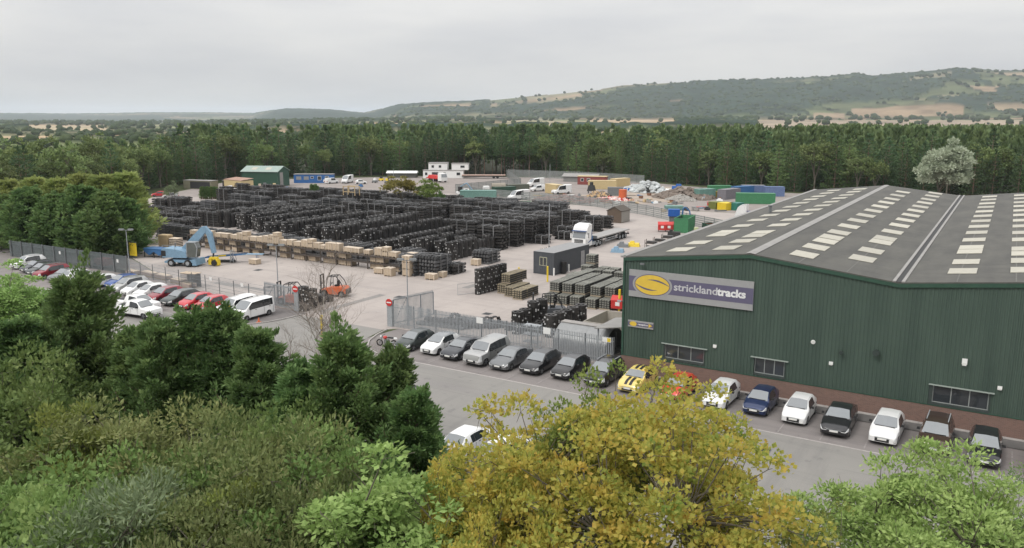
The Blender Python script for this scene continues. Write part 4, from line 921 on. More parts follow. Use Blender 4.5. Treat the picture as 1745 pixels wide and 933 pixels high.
for i, (u, v) in enumerate([(-86.5,3.2),(-73.5,3.5),(-53,2.0),(-47,1.5)]):
    put([P('board', MB().box(-.22,.22,-.02,0,-.2,.2), M_white)], 'notice', f'small white notice on the left car park fence, {od(i)} from the left', 'sign', (u, v, 1.75), rz=-.05)
# yellow bollards
boll = [P('tube', MB().cyl((0,0,.85), .10, 1.7, n=10), M_yel), P('cap', MB().sphere((0,0,1.7), .10, .6, 8, 4), M_yel)]
for x, y, s_, lab in [(-38.9,-6.9,1.25,'tall yellow post at the kerb corner beside the white van'), (-27.9,-5.4,1.25,'tall yellow post half hidden behind the bare birch'), (-22.9,28.6,1.15,'yellow post near the charcoal office container'), (-26.3,27.3,1.0,'yellow post behind the shoe pallets, left of its neighbour'), (-8.8,19.0,1.35,'yellow post beside the red bin at the shed corner')]:
    put(boll, 'yellow_bollard', lab, 'bollard', (x, y, 0), scale=s_)
put([P('cone', MB().cyl((0,0,.25), .14, .5, n=12, r2=.03), M_orange), P('base', MB().box(-.2,.2,-.2,.2,0,.04), M_orange)], 'traffic_cone', 'small orange traffic cone beside the front wheel of the white van', 'cone', (-37.4,-4.6,.05))
# ------------------------------------------------------------------ cars: lofted body shells, nose towards -Y, origin under the nose
def carkit(L=4.0, W_=1.72, H=1.45, top=None, belt=.93, xc=.95, xr=1.75, xe=3.35, xt=3.92, wf=.76, wr=3.25, r=.31, roofw=.60, zb=.20, side='hatch', stripes=False, rails=False, bed=None, darkroof=False, panel=False, key=''):
    hw = W_/2
    if top is None: top = [(0,.60),(.07,.70),(.35,.82),(xc,.97),(xr,H-.04),((xr+xe)/2,H),(xe,H-.06),(xt,1.02),(L,.90)]
    tx, tz = zip(*top)
    Wp = [(0,.78),(.10,.89),(.32,.96),(.8,1.0),(L-.7,1.0),(L-.15,.94),(L,.84)]; wx, wv = zip(*Wp)
    arch = lambda x: max([zb]+[zb+(r+.30-zb-.0)*max(0, 1-(abs(x-c)/(r+.075))**3.2) for c in (wf, wr) if abs(x-c) < r+.075])
    xsn = sorted(set(round(v, 3) for v in [0,.10,.32, xc, xc+.12*(xr-xc), xc+.5*(xr-xc), xr, (xr+xe)/2, (xr+xe)/2+.09, xe-.42*(1 if side != 'van' else .3), xe, xt, L-.12, L]+[c+d*(r+.07) for c in (wf, wr) for d in (-1,-.97,-.8,-.5,0,.5,.8,.97,1)]+[(xc+wf)/2]))
    xsn = [v for i, v in enumerate(xsn) if 0 <= v <= L and (i == 0 or v-xsn[i-1] > .008)]
    Hm = max(tz); ring = []
    for x in xsn:
        T = float(np.interp(x, tx, tz)); w = hw*float(np.interp(x, wx, wv)); bz = arch(x); B = min(belt+.03*(x/L), T)
        endt = min(1, x/.10, (L-x)/.10); lowz = bz if bz > zb+.01 else zb+.06*(1-endt)
        m1 = max(.50, bz+.03); m1 = min(m1, T-.12); m2 = max(min(.66, T-.10), m1+.01)
        if T <= B+.05: s = [(0,lowz),(w*.90,lowz),(w,lowz+.02),(w,m1),(w*.995,m2),(w*.965,T-.08 if T-.08 > m2 else m2+.005),(w*.90,T-.03),(w*.62,T),(0,T+.02)]
        else:
            k = (T-B)/(Hm-B); rw = w*(.965-(.965-roofw-.14)*k)
            s = [(0,lowz),(w*.90,lowz),(w,lowz+.02),(w,m1),(w*.995,m2),(w*.965,max(B-.03, m2+.005)),(rw,T-.075*k-.02),(rw*.88,T-.01),(0,T+.025)]
        ring.append(s)
    bins = {}
    def face(tagn, pts): b = bins.setdefault(tagn, MB()); b.add(pts, [tuple(range(len(pts)))])
    xs1 = xc+.5*(xr-xc); xm = (xr+xe)/2; xs2 = xe-.42*(1 if side != 'van' else .3)
    if side == 'saloon': xs2 = xe+.35*(xt-xe)
    for i in range(len(xsn)-1):
        x0, x1 = xsn[i], xsn[i+1]; mid = (x0+x1)/2; Tm = float(np.interp(mid, tx, tz)); cab = Tm > belt+.10
        for j in range(8):
            for sgn in (1, -1):
                a, b_, c, d = [(sgn*ring[q_][jj][0], xq, ring[q_][jj][1]) for q_, jj, xq in ((i, j, x0), (i+1, j, x1), (i+1, j+1, x1), (i, j+1, x0))]
                t = 'body'
                if cab and j == 5 and xs1-.15 < mid < max(xe+.12, xs2) and mid > xs1-.01:
                    t = 'side_window' if (mid < xm or (mid > xm+.09 and mid < xs2)) else ('body' if mid > xs2 or True else t)
                    if xm <= mid <= xm+.09: t = 'pillar'
                    if panel and mid > xm: t = 'body'
                    if t == 'side_window': t += ('_l' if sgn > 0 else '_r')+('f' if mid < xm else 'b')
                if Tm > belt+.045 and j >= 7 and mid < xr and mid > xc: t = 'windscreen'
                if cab and j == 7 and mid > xe and mid < xt and not panel: t = 'rear_window'
                if j in (3, 4) and mid < .32 and Tm < belt+.1: t = 'headlight'+('_l' if sgn > 0 else '_r')
                if j in (3, 4) and mid > L-.13 and not cab: t = 'tail_light'+('_l' if sgn > 0 else '_r')
                if j == 0 : t = 'underbody'
                if darkroof and cab and j >= 6 and xr < mid < xe: t = 'roof_panel'
                if bed and bed[0] < mid < bed[1] and j == 7: t = 'load_bed'
                face(t, [a, b_, c, d] if sgn > 0 else [d, c, b_, a])
    for end, s, x in ((0, ring[0], xsn[0]), (1, ring[-1], xsn[-1])):
        for j in range(1, 8):
            (a, za), (c, zc) = s[j], s[j+1]
            for lo, hi in ((-1, -.62), (-.62, .62), (.62, 1)):
                t = 'body'
                if end == 0:
                    if j in (3, 4) and abs(lo+hi) > .1: t = 'headlight'+('_l' if lo > 0 else '_r')
                    if j in (2, 3, 4) and abs(lo+hi) < .1: t = 'grille'
                elif j in (3, 4) and abs(lo+hi) > .1: t = 'tail_light'+('_l' if lo > 0 else '_r')
                pts = [(a*lo, x, za), (a*hi, x, za), (c*hi, x, zc), (c*lo, x, zc)]
                if j == 7: pts = [(a*lo, x, za), (a*hi, x, za), (0, x, zc)]
                face(t, pts)
    M = dict(body=M_white, pillar=M_plasd, windscreen=M_cglass, rear_window=M_cglass, underbody=M_black, grille=M_plasd, roof_panel=M_cglass, load_bed=M_plasd)
    kit = []
    for t, b in bins.items():
        base = t[:-3] if t.startswith('side_window') else (t[:-2] if t[-2:] in ('_l', '_r') else t)
        mm = M_sglass if base == 'side_window' else (M_hl if base == 'headlight' else (M_tl if base == 'tail_light' else M[base]))
        nm_ = base
        me = b.mesh(base, mm, 38 if base in ('body', 'windscreen', 'rear_window', 'roof_panel') else None)
        if base == 'body':
            import bmesh
            bm = bmesh.new(); bm.from_mesh(me); bmesh.ops.remove_doubles(bm, verts=bm.verts, dist=.0008); bmesh.ops.recalc_face_normals(bm, faces=bm.faces); bm.to_mesh(me); bm.free()
            me.polygons.foreach_set('use_smooth', [True]*len(me.polygons)); me.set_sharp_from_angle(angle=radians(38))
        kit.append(P(nm_, me, None))
    tz0 = zb+.20
    kit.append(P('number_plate', MB().box(-.26,.26,-.03,-.004,tz0,tz0+.12), M_plate)); kit.append(P('number_plate', MB().box(-.26,.26,L+.003,L+.02,.55,.67), M_plate))
    for s in (-1, 1):
        zz = belt+.10; x0 = xs1+.08
        m_ = MB(); m_.box(s*hw*.97+ (0 if s > 0 else -.20), s*hw*.97+(.20 if s > 0 else 0), x0, x0+.12, zz-.07, zz+.07, tx=.03, ty=.02); kit.append(P('mirror', m_, M_plasd))
    m_ = MB()
    for s in (-1, 1):
        for x in (xs1+.75, xm+.75): m_.box(s*hw*.99-.015, s*hw*.99+.015, x, x+.18, belt-.12, belt-.08)
    kit.append(P('door_handles', m_, M_plasd))
    if rails:
        for s in (-1, 1): m_ = MB(); m_.bar((s*hw*.66,xr+.2,H+.03),(s*hw*.66,xe-.1,H+.02),.05); kit.append(P('roof_rail', m_, M_steel))
    if stripes:
        for s in (-1, 1):
            m_ = MB(); pts = []
            for x in np.linspace(.10, xt, 26):
                if xc < x < xr: continue
                pts.append((x, float(np.interp(x, tx, tz))))
            for (xa, za), (xb, zb_) in zip(pts[:-1], pts[1:]):
                if xb-xa > (xr-xc)*.9: continue
                w0, w1 = s*.08, s*.30; m_.add([(w0,xa,za+.034),(w1,xa,za+.030),(w1,xb,zb_+.030),(w0,xb,zb_+.034)], [(0,1,2,3)])
            kit.append(P('stripe', m_, M_plasd))
    cw = MB(); cw.box(-hw*.66,hw*.66,xc+.0,xc+.07,float(np.interp(xc,tx,tz))+.005,float(np.interp(xc,tx,tz))+.045); kit.append(P('wiper_cowl', cw, M_plasd))
    bd = MB(); bd.box(-hw*.5,hw*.5,-.022,-.002,zb+.33,zb+.36); kit.append(P('grille_bar', bd, M_steel))
    # shut lines round the doors and bonnet, real narrow fillets standing a hair proud
    m_ = MB()
    for s in (-1, 1):
        for x in (xs1+.10, xm+.04, xs2): m_.box(s*hw*1.0-.004, s*hw*1.0+.004, x, x+.018, .34, belt-.05)
        m_.box(s*hw-.006, s*hw+.006, wf+r+.1, wr-r-.1, zb+.02, zb+.10)
    kit.append(P('door_seals', m_, M_plasd))
    ty = MB(); ty.cyl((0,0,0), r, .20, 'x', 20); rim = MB(); rim.cyl((.103,0,0), r*.66, .012, 'x', 16)
    hub = MB()
    for k in range(5):
        a = 2*pi*k/5; hub.bar((.112,0,0),(.112,cos(a)*r*.62,sin(a)*r*.62),.05,.02)
    tym = ty.mesh('tyre', M_black, 40); rimm = rim.mesh('rim', M_plasd); spk = hub.mesh('spokes', M_rim)
    for sx in (-1, 1):
        for wy in (wf, wr): kit.append(dict(n='wheel', me=None, sub=[], stuff=False, label=None, wheel=(sx*(hw-.12), wy, r, sx, tym, rimm, spk)))
    return kit
def putcar(kit, name, label, cat, x, y, rz, paint, group=None, z=0.02, wheelm=None, scale=None):
    e = bpy.data.objects.new(name, None); COL.objects.link(e); e.location = (x, y, z); e.rotation_euler = (0, 0, rz); tag(e, label, cat, group)
    if scale: e.scale = scale
    for k in kit:
        if k.get('wheel'):
            wx_, wy, r, sx, tym, rimm, spk = k['wheel']
            w = link('wheel', tym, e, (wx_, wy, r), 0 if sx > 0 else pi); link('rim', rimm, w); link('spokes', spk, w)
        else: link(k['n'], k['me'], e, m=paint if k['n'] == 'body' else None)
    return e
HATCH = carkit(4.0, 1.72, 1.46, darkroof=False)
HATCHD = carkit(4.0, 1.72, 1.46, darkroof=True)
SMALL = carkit(3.75, 1.68, 1.45, xc=.85, xr=1.6, xe=3.1, xt=3.66, wf=.70, wr=3.05, roofw=.58)
SALOON = carkit(4.6, 1.80, 1.44, top=[(0,.58),(.07,.68),(.4,.82),(1.2,.97),(2.0,1.38),(2.6,1.44),(3.2,1.38),(4.0,1.06),(4.5,1.0),(4.6,.86)], xc=1.2, xr=2.0, xe=3.2, xt=4.0, wf=.85, wr=3.65, side='saloon')
GOLF = carkit(4.25, 1.78, 1.48, xc=1.05, xr=1.85, xe=3.6, xt=4.18, wf=.82, wr=3.42)
SUV = carkit(4.75, 1.92, 1.84, top=[(0,.66),(.05,.98),(.25,1.10),(1.15,1.17),(1.72,1.76),(2.6,1.86),(4.35,1.84),(4.66,1.20),(4.75,1.0)], belt=1.13, xc=1.15, xr=1.72, xe=4.35, xt=4.66, wf=.86, wr=3.78, r=.38, roofw=.66, zb=.28, rails=False)
MPV = carkit(4.3, 1.80, 1.62, top=[(0,.62),(.07,.78),(.35,.92),(.95,1.05),(1.75,1.56),(2.6,1.63),(3.8,1.58),(4.2,1.15),(4.3,.95)], belt=1.0, xc=.95, xr=1.75, xe=3.8, xt=4.2, wf=.80, wr=3.45, r=.33, rails=True)
BEETLE = carkit(4.2, 1.80, 1.50, top=[(0,.50),(.12,.72),(.45,.90),(1.15,1.02),(1.80,1.40),(2.45,1.51),(3.1,1.42),(3.75,1.08),(4.1,.84),(4.2,.62)], xc=1.15, xr=1.80, xe=3.0, xt=3.6, wf=.82, wr=3.35, r=.34, stripes=True, side='saloon')
VAN = carkit(4.85, 1.92, 1.92, top=[(0,.62),(.06,.92),(.3,1.02),(.85,1.14),(1.75,1.86),(2.6,1.93),(4.62,1.90),(4.8,1.2),(4.85,1.0)], belt=1.12, xc=.85, xr=1.75, xe=4.62, xt=4.8, wf=.88, wr=3.85, r=.33, roofw=.74, zb=.25, side='van')
PICKUP = carkit(5.2, 1.84, 1.78, top=[(0,.66),(.06,.98),(.3,1.08),(1.3,1.16),(1.95,1.70),(2.5,1.79),(3.35,1.74),(3.6,1.18),(3.62,1.12),(5.15,1.12),(5.2,1.0)], belt=1.11, xc=1.3, xr=1.95, xe=3.35, xt=3.6, wf=.92, wr=4.1, r=.39, roofw=.64, zb=.34, bed=(3.65,5.1))
BIGVAN = carkit(5.9, 2.0, 2.55, top=[(0,.66),(.05,1.0),(.3,1.12),(.85,1.28),(1.75,2.30),(2.2,2.50),(5.7,2.52),(5.85,2.2),(5.9,1.0)], belt=1.25, xc=.85, xr=1.75, xe=5.7, xt=5.85, wf=1.0, wr=4.6, r=.35, roofw=.82, zb=.3, side='van', panel=True)
SVAN = carkit(4.4, 1.80, 1.82, top=[(0,.6),(.06,.85),(.3,.98),(.95,1.10),(1.6,1.74),(2.2,1.83),(4.25,1.80),(4.36,1.3),(4.4,1.0)], belt=1.08, xc=.95, xr=1.6, xe=4.25, xt=4.36, wf=.82, wr=3.5, r=.32, roofw=.74, side='van', panel=True)
def paint(name, c, metal=.2, rough=.28): return mat(name, c, rough, metal=metal, var=.02, coat=.6, scale=1)
PW = paint('white car paint', (.74,.74,.73), 0); PS = paint('silver car paint', (.42,.42,.41), .55); PG = paint('mid grey car paint', (.16,.165,.17), .5); PB = paint('black car paint', (.012,.012,.014), .1)
PDG = paint('dark grey green car paint', (.035,.045,.042), .4); PDB = paint('charcoal car paint', (.035,.038,.045), .4); PY = paint('pale yellow car paint', (.70,.55,.16), 0); PR = paint('orange red car paint', (.62,.055,.025), 0)
PNAVY = paint('navy car paint', (.015,.03,.09), .3); PBR = paint('brown car paint', (.07,.042,.03), .4); PMAR = paint('dark red car paint', (.24,.018,.03), .3); PRED = paint('red car paint', (.50,.025,.035), .1); PBLU = paint('blue car paint', (.02,.07,.26), .3)
gA = 'cars parked along the shed and the palisade fence'
rowA = [(HATCH, PDG, -18.7, -5.2, 'dark green grey hatchback parked first beside the motorcycle'), (HATCHD, PW, -16.1, -4.9, 'white three door small car with dark roof panel, second in the fence row'),
 (SALOON, PDB, -13.6, -5.2, 'charcoal saloon between the white small car and the silver off-roader'), (SUV, PS, -11.0, -5.6, 'tall silver off-roader parked in front of the fence'),
 (SALOON, PG, -8.5, -5.4, 'mid grey saloon right of the tall silver off-roader'), (GOLF, PB, -5.9, -5.1, 'black hatchback right of the mid grey saloon'),
 (HATCH, PB, -3.2, -4.9, 'black hatchback with dark front, just left of the green maple top'), (MPV, PB, -.2, -5.0, 'tall black car at the shed corner, half behind the green maple top'),
 (BEETLE, PY, 2.6, -5.0, 'pale yellow rounded coupe with two black stripes'), (SMALL, PR, 5.9, -4.9, 'orange red small car between the yellow coupe and a white one'),
 (HATCH, PW, 9.0, -4.9, 'white hatchback parked right of the orange red car'), (SMALL, PNAVY, 11.8, -4.7, 'navy blue small car mostly hidden by the yellow maple'),
 (SMALL, PW, 14.5, -5.0, 'white small car between the maple and the black saloon'), (SALOON, PB, 17.2, -5.7, 'black saloon with chrome grille below the wide wall'),
 (HATCH, PW, 20.0, -5.6, 'white hatchback with wide black grille, right of the black saloon'), (MPV, PBR, 22.8, -5.6, 'brown car behind the light green ash'),
 (GOLF, PB, 25.5, -6.1, 'black hatchback with bright headlamps near the right edge'), (HATCH, PRED, 28.6, -5.6, 'red car cut by the right edge of the picture')]
for k, pm_, x, y, lab in rowA: putcar(k, 'parked_car', lab, 'car', x, y+(0 if k is not SALOON else -.1), random.uniform(-.03,.03), pm_, gA)
gB = 'cars parked in the left car park'
rowB = [(MPV, PW, -88.6, -2.2, 'white car with green roof bars farthest left in the car park'), (HATCH, PDB, -84.6, -3.0, 'dark car second from the left end, beside the green bush'), (HATCH, PDG, -81.9, -3.6, 'dark green grey car left of the dark red one in the far row'),
 (MPV, PMAR, -78.9, -4.4, 'dark red people carrier with pale roof in the far left row'), (GOLF, PG, -75.4, -4.4, 'grey hatchback right of the dark red people carrier'),
 (HATCH, PS, -70.3, -4.8, 'silver hatchback behind the cypress top'), (HATCH, PW, -67.8, -4.4, 'white hatchback mostly hidden behind the cypress top'), (HATCH, PBLU, -65.6, -3.0, 'blue hatchback left of the four pale cars'),
 (MPV, PS, -62.6, -4.2, 'silver grey car, first of the three pale ones in the left row'), (SMALL, PW, -60.0, -4.5, 'white small car, middle of the three pale ones'), (HATCH, PW, -57.4, -4.8, 'white hatchback next to the maroon car'),
 (GOLF, PMAR, -54.5, -5.1, 'maroon hatchback right of the three pale cars'), (GOLF, PDG, -51.6, -5.2, 'dark grey green saloon between the maroon and the red cars'),
 (HATCH, PRED, -48.7, -5.3, 'bright red small car, left one of the red pair'), (HATCH, PRED, -46.2, -5.3, 'bright red hatchback, right one of the red pair'), (SUV, PW, -42.2, -5.7, 'white off-roader left of the white passenger van')]
for k, pm_, x, y, lab in rowB: putcar(k, 'parked_car', lab, 'car', x, y, random.uniform(-.03,.03)+.02, pm_, gB)
putcar(MPV, 'parked_car', 'white people carrier parked tail first among the far left cars', 'car', -72.7, .2, pi, PW, gB)
putcar(VAN, 'passenger_van', 'white passenger van with dark rear windows at the kerb corner', 'van', -39.6, -5.9, .04, PW)
putcar(PICKUP, 'pickup_truck', 'white pickup in front of the left row, nose to the right', 'pickup', -47.4, -9.0, radians(96), PW)
putcar(PICKUP, 'pickup_truck', 'white pickup behind the other one, half behind the cypress', 'pickup', -49.9, -7.4, radians(98), PW)
for i, (x, pm_, lab) in enumerate([(-1.5, PW, 'white hatchback in the near row, roof seen between cypress and yellow maple'), (1.2, PW, 'white car glimpsed through the left edge of the yellow maple'), (4.0, PW, 'white car glimpsed through the middle of the maple crown'), (6.8, PS, 'silver car deep behind the yellow maple in the near row')]):
    putcar(HATCH, 'parked_car', lab, 'car', x, -17.4, pi, pm_, 'cars in the near row behind the maple')
# vans in the back yard
def vanat(kit, px, py, rz, pm_, lab, name='white_van', cat='van'):
    p = at(px, py); return putcar(kit, name, lab, cat, p.x, p.y, rz, pm_)
vanat(BIGVAN, 556, 311.5, radians(45), PW, 'tall white van in front of the blue cabin'); vanat(SVAN, 575, 311.5, radians(170), PW, 'small white van between the two tall white vans'); vanat(BIGVAN, 586, 312.5, radians(20), PW, 'tall white panel van right of the blue cabin')
vanat(BIGVAN, 868, 341, radians(-22), PW, 'white high roof van parked beyond the fence by the green container'); vanat(BIGVAN, 900, 318, radians(-20), PW, 'white van standing far back by the compound fence')
vanat(BIGVAN, 942, 331, radians(-25), PW, 'white van behind the cream container'); vanat(SVAN, 905, 326, radians(-30), PW, 'small white van in front of the far van')
vanat(PICKUP, 778, 333, radians(-35), PW, 'white truck pickup with open bed beyond the slim cypresses', 'pickup_truck', 'pickup'); vanat(PICKUP, 375, 327, radians(-40), PW, 'white pickup among the far stacks below the tan shed', 'pickup_truck', 'pickup')
vanat(HATCH, 258, 335, radians(-40), PRED, 'red car far back beside the pale green willow', 'parked_car', 'car'); vanat(HATCH, 276, 338, radians(-30), PS, 'silver car far back beside the red one', 'parked_car', 'car')
vanat(SMALL, 625, 313, radians(140), PW, 'small white car at the far end of the back yard', 'parked_car', 'car')

# motorcycle
k = []
for y in (0, 1.4):
    m_ = MB(); 
    for i in range(20):
        a0, a1 = 2*pi*i/20, 2*pi*(i+1)/20; m_.bar((0,y+.27*cos(a0),.30+.27*sin(a0)),(0,y+.27*cos(a1),.30+.27*sin(a1)),.10)
    rm = MB()
    for i in range(6): a0 = pi*i/6; rm.bar((0,y-.24*cos(a0),.30-.24*sin(a0)),(0,y+.24*cos(a0),.30+.24*sin(a0)),.02)
    k.append(P('wheel', m_, M_black, [P('rim', rm, M_rim)]))
k += [P('engine', MB().box(-.17,.17,.45,.95,.28,.62,tx=.03,ty=.05), M_steeld), P('fuel_tank', MB().sphere((0,.55,.80),.20,.75,10,6), M_red), P('seat', MB().box(-.13,.13,.75,1.45,.76,.86,tx=.03,ty=.08), M_black),
      P('fork', MB().tube([(-.08,0,.3),(-.08,.28,.9)],.025).tube([(.08,0,.3),(.08,.28,.9)],.025), M_steel), P('handlebar', MB().tube([(-.36,.38,1.0),(-.1,.28,.95),(.1,.28,.95),(.36,.38,1.0)],.018), M_black),
      P('headlight', MB().cyl((0,.16,.85),.10,.12,'y',12), M_hl), P('tail_fairing', MB().box(-.10,.10,1.35,1.72,.74,.84,tx=.03,ty=.05), M_white), P('exhaust', MB().tube([(.17,.7,.35),(.19,1.5,.45)],.05,8), M_steel)]
put(k, 'motorcycle', 'red and black motorcycle parked beside the dark green hatchback', 'motorcycle', (-21.6,-4.6,.02), radians(-75))

# ------------------------------------------------------------------ lorry with flatbed trailer
k = []
cabp = [(-.0,.45),(-.06,1.0),(.02,1.75),(.32,2.75),(.55,3.35),(1.0,3.75),(2.15,3.85),(2.25,.55)]
m_ = MB(); m_.prism([(y,z) for y, z in cabp], -1.22, 1.22, axis='x'); k.append(P('cab', m_, PW))
m_ = MB(); m_.add([(-1.12,-.012,1.78),(1.12,-.012,1.78),(1.08,.30,2.72),(-1.08,.30,2.72)], [(0,1,2,3)]); k.append(P('windscreen', m_, M_cglass))
m_ = MB(); m_.box(-1.20,1.20,-.10,.30,2.84,2.96); k.append(P('sun_visor', m_, mat('visor blue', (.05,.10,.25), .4)))
for s in (-1, 1):
    m_ = MB(); m_.add([(s*1.226,.30,1.75),(s*1.226,1.15,1.75),(s*1.226,1.15,2.55),(s*1.226,.52,2.55)], [(0,1,2,3)]); k.append(P('side_window', m_, M_cglass))
    m_ = MB(); m_.box(s*1.42-.10,s*1.42+.10,.05,.20,1.65,2.45); k.append(P('mirror', m_, PW)); k.append(P('headlight', MB().box(s*.95-.22,s*.95+.22,-.10,.0,.62,.92), M_hl))
    m_ = MB(); m_.box(s*1.1-.10,s*1.1+.10,2.4,5.6,.45,.95); k.append(P('side_tank', m_, M_steel))
m_ = MB()
for z in (1.05,1.25,1.45): m_.box(-.75,.75,-.075,.0,z,z+.12)
k.append(P('grille', m_, M_plasd)); k.append(P('bumper', MB().box(-1.2,1.2,-.12,.2,.38,.60), PW)); k.append(P('side_stripe', MB().prism([(.9,1.0),(2.2,1.3),(2.2,3.0),(2.0,3.0),(1.9,1.5),(.9,1.15)],1.224,1.232,axis='x'), MATS['visor blue']))
k.append(P('fifth_wheel_deck', MB().box(-.5,.5,2.3,6.2,.75,.98), M_blue)); k.append(P('air_tanks', MB().cyl((0,2.75,1.6),.35,1.9,'x',10), M_blue))
k.append(P('roof_deflector', MB().prism([(1.0,3.78),(2.15,3.87),(2.15,3.97),(1.5,3.92)],-1.0,1.0,axis='x'), PW))
def bigw(y, s, r=.50): 
    t = MB().cyl((s*1.02,y,r),r,.36,'x',20); rr2 = MB().cyl((s*1.21,y,r),r*.55,.03,'x',14); hb = MB().cyl((s*1.23,y,r),r*.22,.06,'x',10)
    return P('wheel', t, M_black, [P('rim', rr2, M_steel), P('hub', hb, M_steeld)])
for y in (1.0,4.0,5.2):
    for s in (-1, 1): k.append(bigw(y, s))
p = at(984, 434); put(k, 'lorry', 'white lorry tractor unit facing the camera, coupled to a flatbed trailer', 'lorry', (-31.2,53.4,.02), 0)
k = [P('deck', MB().box(-1.25,1.25,0,12.8,1.25,1.42), mat('worn trailer deck', (.33,.32,.31), .8, var=.1, stretch=(8,.4,1))), P('chassis', MB().box(-.5,-.35,.5,12.6,.8,1.245).box(.35,.5,.5,12.6,.8,1.245), M_fdark), P('headboard', MB().box(-1.25,1.25,-.1,-.003,1.25,1.75), M_steeld), P('side_guard', MB().box(-1.22,-1.18,3.0,8.2,.5,.62).box(-1.22,-1.18,3.0,8.2,.85,.95), M_steel), P('side_guard', MB().box(1.18,1.22,3.0,8.2,.5,.62).box(1.18,1.22,3.0,8.2,.85,.95), M_steel),
     P('rear_bumper', MB().box(-1.2,1.2,12.7,12.8,.5,.7), M_fdark), P('tail_light', MB().box(-1.1,-.8,12.81,12.84,.75,.9), M_tl), P('tail_light', MB().box(.8,1.1,12.81,12.84,.75,.9), M_tl), P('landing_leg', MB().box(-.9,-.75,2.6,2.75,.05,1.2).box(.75,.9,2.6,2.75,.05,1.2), M_steeld)]
for y in (8.9,10.1,11.3):
    for s in (-1, 1): k.append(bigw(y, s, .48))
put(k, 'flatbed_trailer', 'long empty flatbed trailer behind the white lorry', 'trailer', (-31.2,57.4,.02), 0)
# lorry cab beyond the shed roof
p = at(1253, 381)
kc = [P('cab', MB().prism(cabp, -1.22, 1.22, axis='x'), PW), P('side_window', MB().add([(-1.226,.30,1.75),(-1.226,1.15,1.75),(-1.226,1.15,2.55),(-1.226,.52,2.55)], [(0,1,2,3)]), M_cglass), P('windscreen', MB().add([(-1.12,-.012,1.78),(1.12,-.012,1.78),(1.08,.30,2.72),(-1.08,.30,2.72)], [(0,1,2,3)]), M_cglass), P('side_panel', MB().box(-1.2,1.2,2.3,7.5,.7,1.0), M_fdark), P('curtain', MB().box(-.9,.9,2.3,2.8,1.0,2.6), mat('violet curtain', (.10,.09,.22), .6))]
for y in (1.0,4.6,5.8):
    for s in (-1, 1): kc.append(bigw(y, s))
put(kc, 'lorry', 'white lorry cab seen in profile beyond the left eaves of the shed', 'lorry', (p.x, p.y, .02), radians(-85))
# ------------------------------------------------------------------ yard: rolled tracks
def rollmesh(m, r=.58, h=.52, n=18, lug=True):
    b = MB(); vs = []; fs = []
    for i in range(n):
        a0 = 2*pi*i/n; a1 = 2*pi*(i+.62)/n; a2 = 2*pi*(i+1)/n
        for a, rr_ in ((a0, r), (a1, r), (a1+.001, r*.93), (a2-.001, r*.93)): vs += [(rr_*cos(a), rr_*sin(a), 0), (rr_*cos(a), rr_*sin(a), h)]
    k = len(vs)//2
    for i in range(k): j = (i+1) % k; fs.append((2*i, 2*j, 2*j+1, 2*i+1))
    ri = r*.62
    base = len(vs)
    for i in range(k): a = 2*pi*i/k; vs += [(ri*cos(a), ri*sin(a), h*.97), (ri*cos(a), ri*sin(a), h*.3)]
    for i in range(k): j = (i+1) % k; fs.append((2*i+1, 2*j+1, base+2*j, base+2*i)); fs.append((base+2*i, base+2*j, base+2*j+1, base+2*i+1))
    b.add(vs, fs); b.cyl((0,0,h*.45), ri*.7, h*.75, n=10); b.cyl((0,0,h*.62), ri*.38, h*.75, n=8)
    return b
def dots(b, r, h, rg, n=3):
    for i in range(n):
        a = rg.uniform(-2.6, -.3); q_ = Vector((cos(a)*(r+.01), sin(a)*(r+.01), h*rg.uniform(.3,.7))); b.cb(q_, (.12,.12,.12))
rgd = random.Random(3)
ROLL = []
for v in range(3):
    db = MB(); dots(db, .58, .52, rgd, 3); ROLL.append([P('coil', rollmesh(M_track), M_track), P('tags', db, M_tagw)])
nroll = 0
def rollcol(x, y, n, label, group, h=.53, sc=1.0, jit=.04):
    global nroll
    for i in range(n):
        put(ROLL[(nroll*7+i) % 3], 'rolled_track', label(i), 'rolled track', (x+rgd.uniform(-jit,jit), y+rgd.uniform(-jit,jit), .02+i*h), rgd.uniform(-.5,.5), group, scale=sc); nroll += 1
lev = ['bottom', 'second', 'third', 'fourth', 'fifth', 'sixth']
# two short rows of tall coils behind the fence, and the black wall of coils
fr1 = [(-13.3,5.6,4),(-13.2,6.9,4),(-13.1,8.2,5),(-12.9,9.5,5),(-14.3,8.6,3)]
for i, (x, y, n) in enumerate(fr1): rollcol(x, y, n, lambda l, i=i: f'black rolled track, {lev[l]} from the ground in the {od(i)} column of the left coil group', 'coils behind the fence, left group')
fr2 = [(-10.0,6.2,4),(-9.9,7.5,4),(-9.8,8.8,4),(-9.7,10.1,4),(-9.5,11.4,4)]
for i, (x, y, n) in enumerate(fr2): rollcol(x, y, n, lambda l, i=i: f'black rolled track, {lev[l]} from the ground in the {od(i)} column of the right coil group', 'coils behind the fence, right group')
for i, (x, y) in enumerate([(-11.7,5.8),(-11.6,7.1),(-8.3,9.2),(-14.6,6.4)]): rollcol(x, y, 2 if i < 2 else 1, lambda l, i=i: f'low black rolled track, {lev[l]}, {od(i)} of the low ones between the coil groups', 'low coils between the coil groups')
WALLC = [(-26.2+.09*i, 18.0+.78*i) for i in range(7)]
for i, (x, y) in enumerate(WALLC): rollcol(x, y, 6, lambda l, i=i: f'black coil, {lev[l]} from the ground in the {od(i)} column of the free standing coil wall', 'coils of the free standing black coil wall', h=.50, jit=.02, sc=(.69,.69,.94))
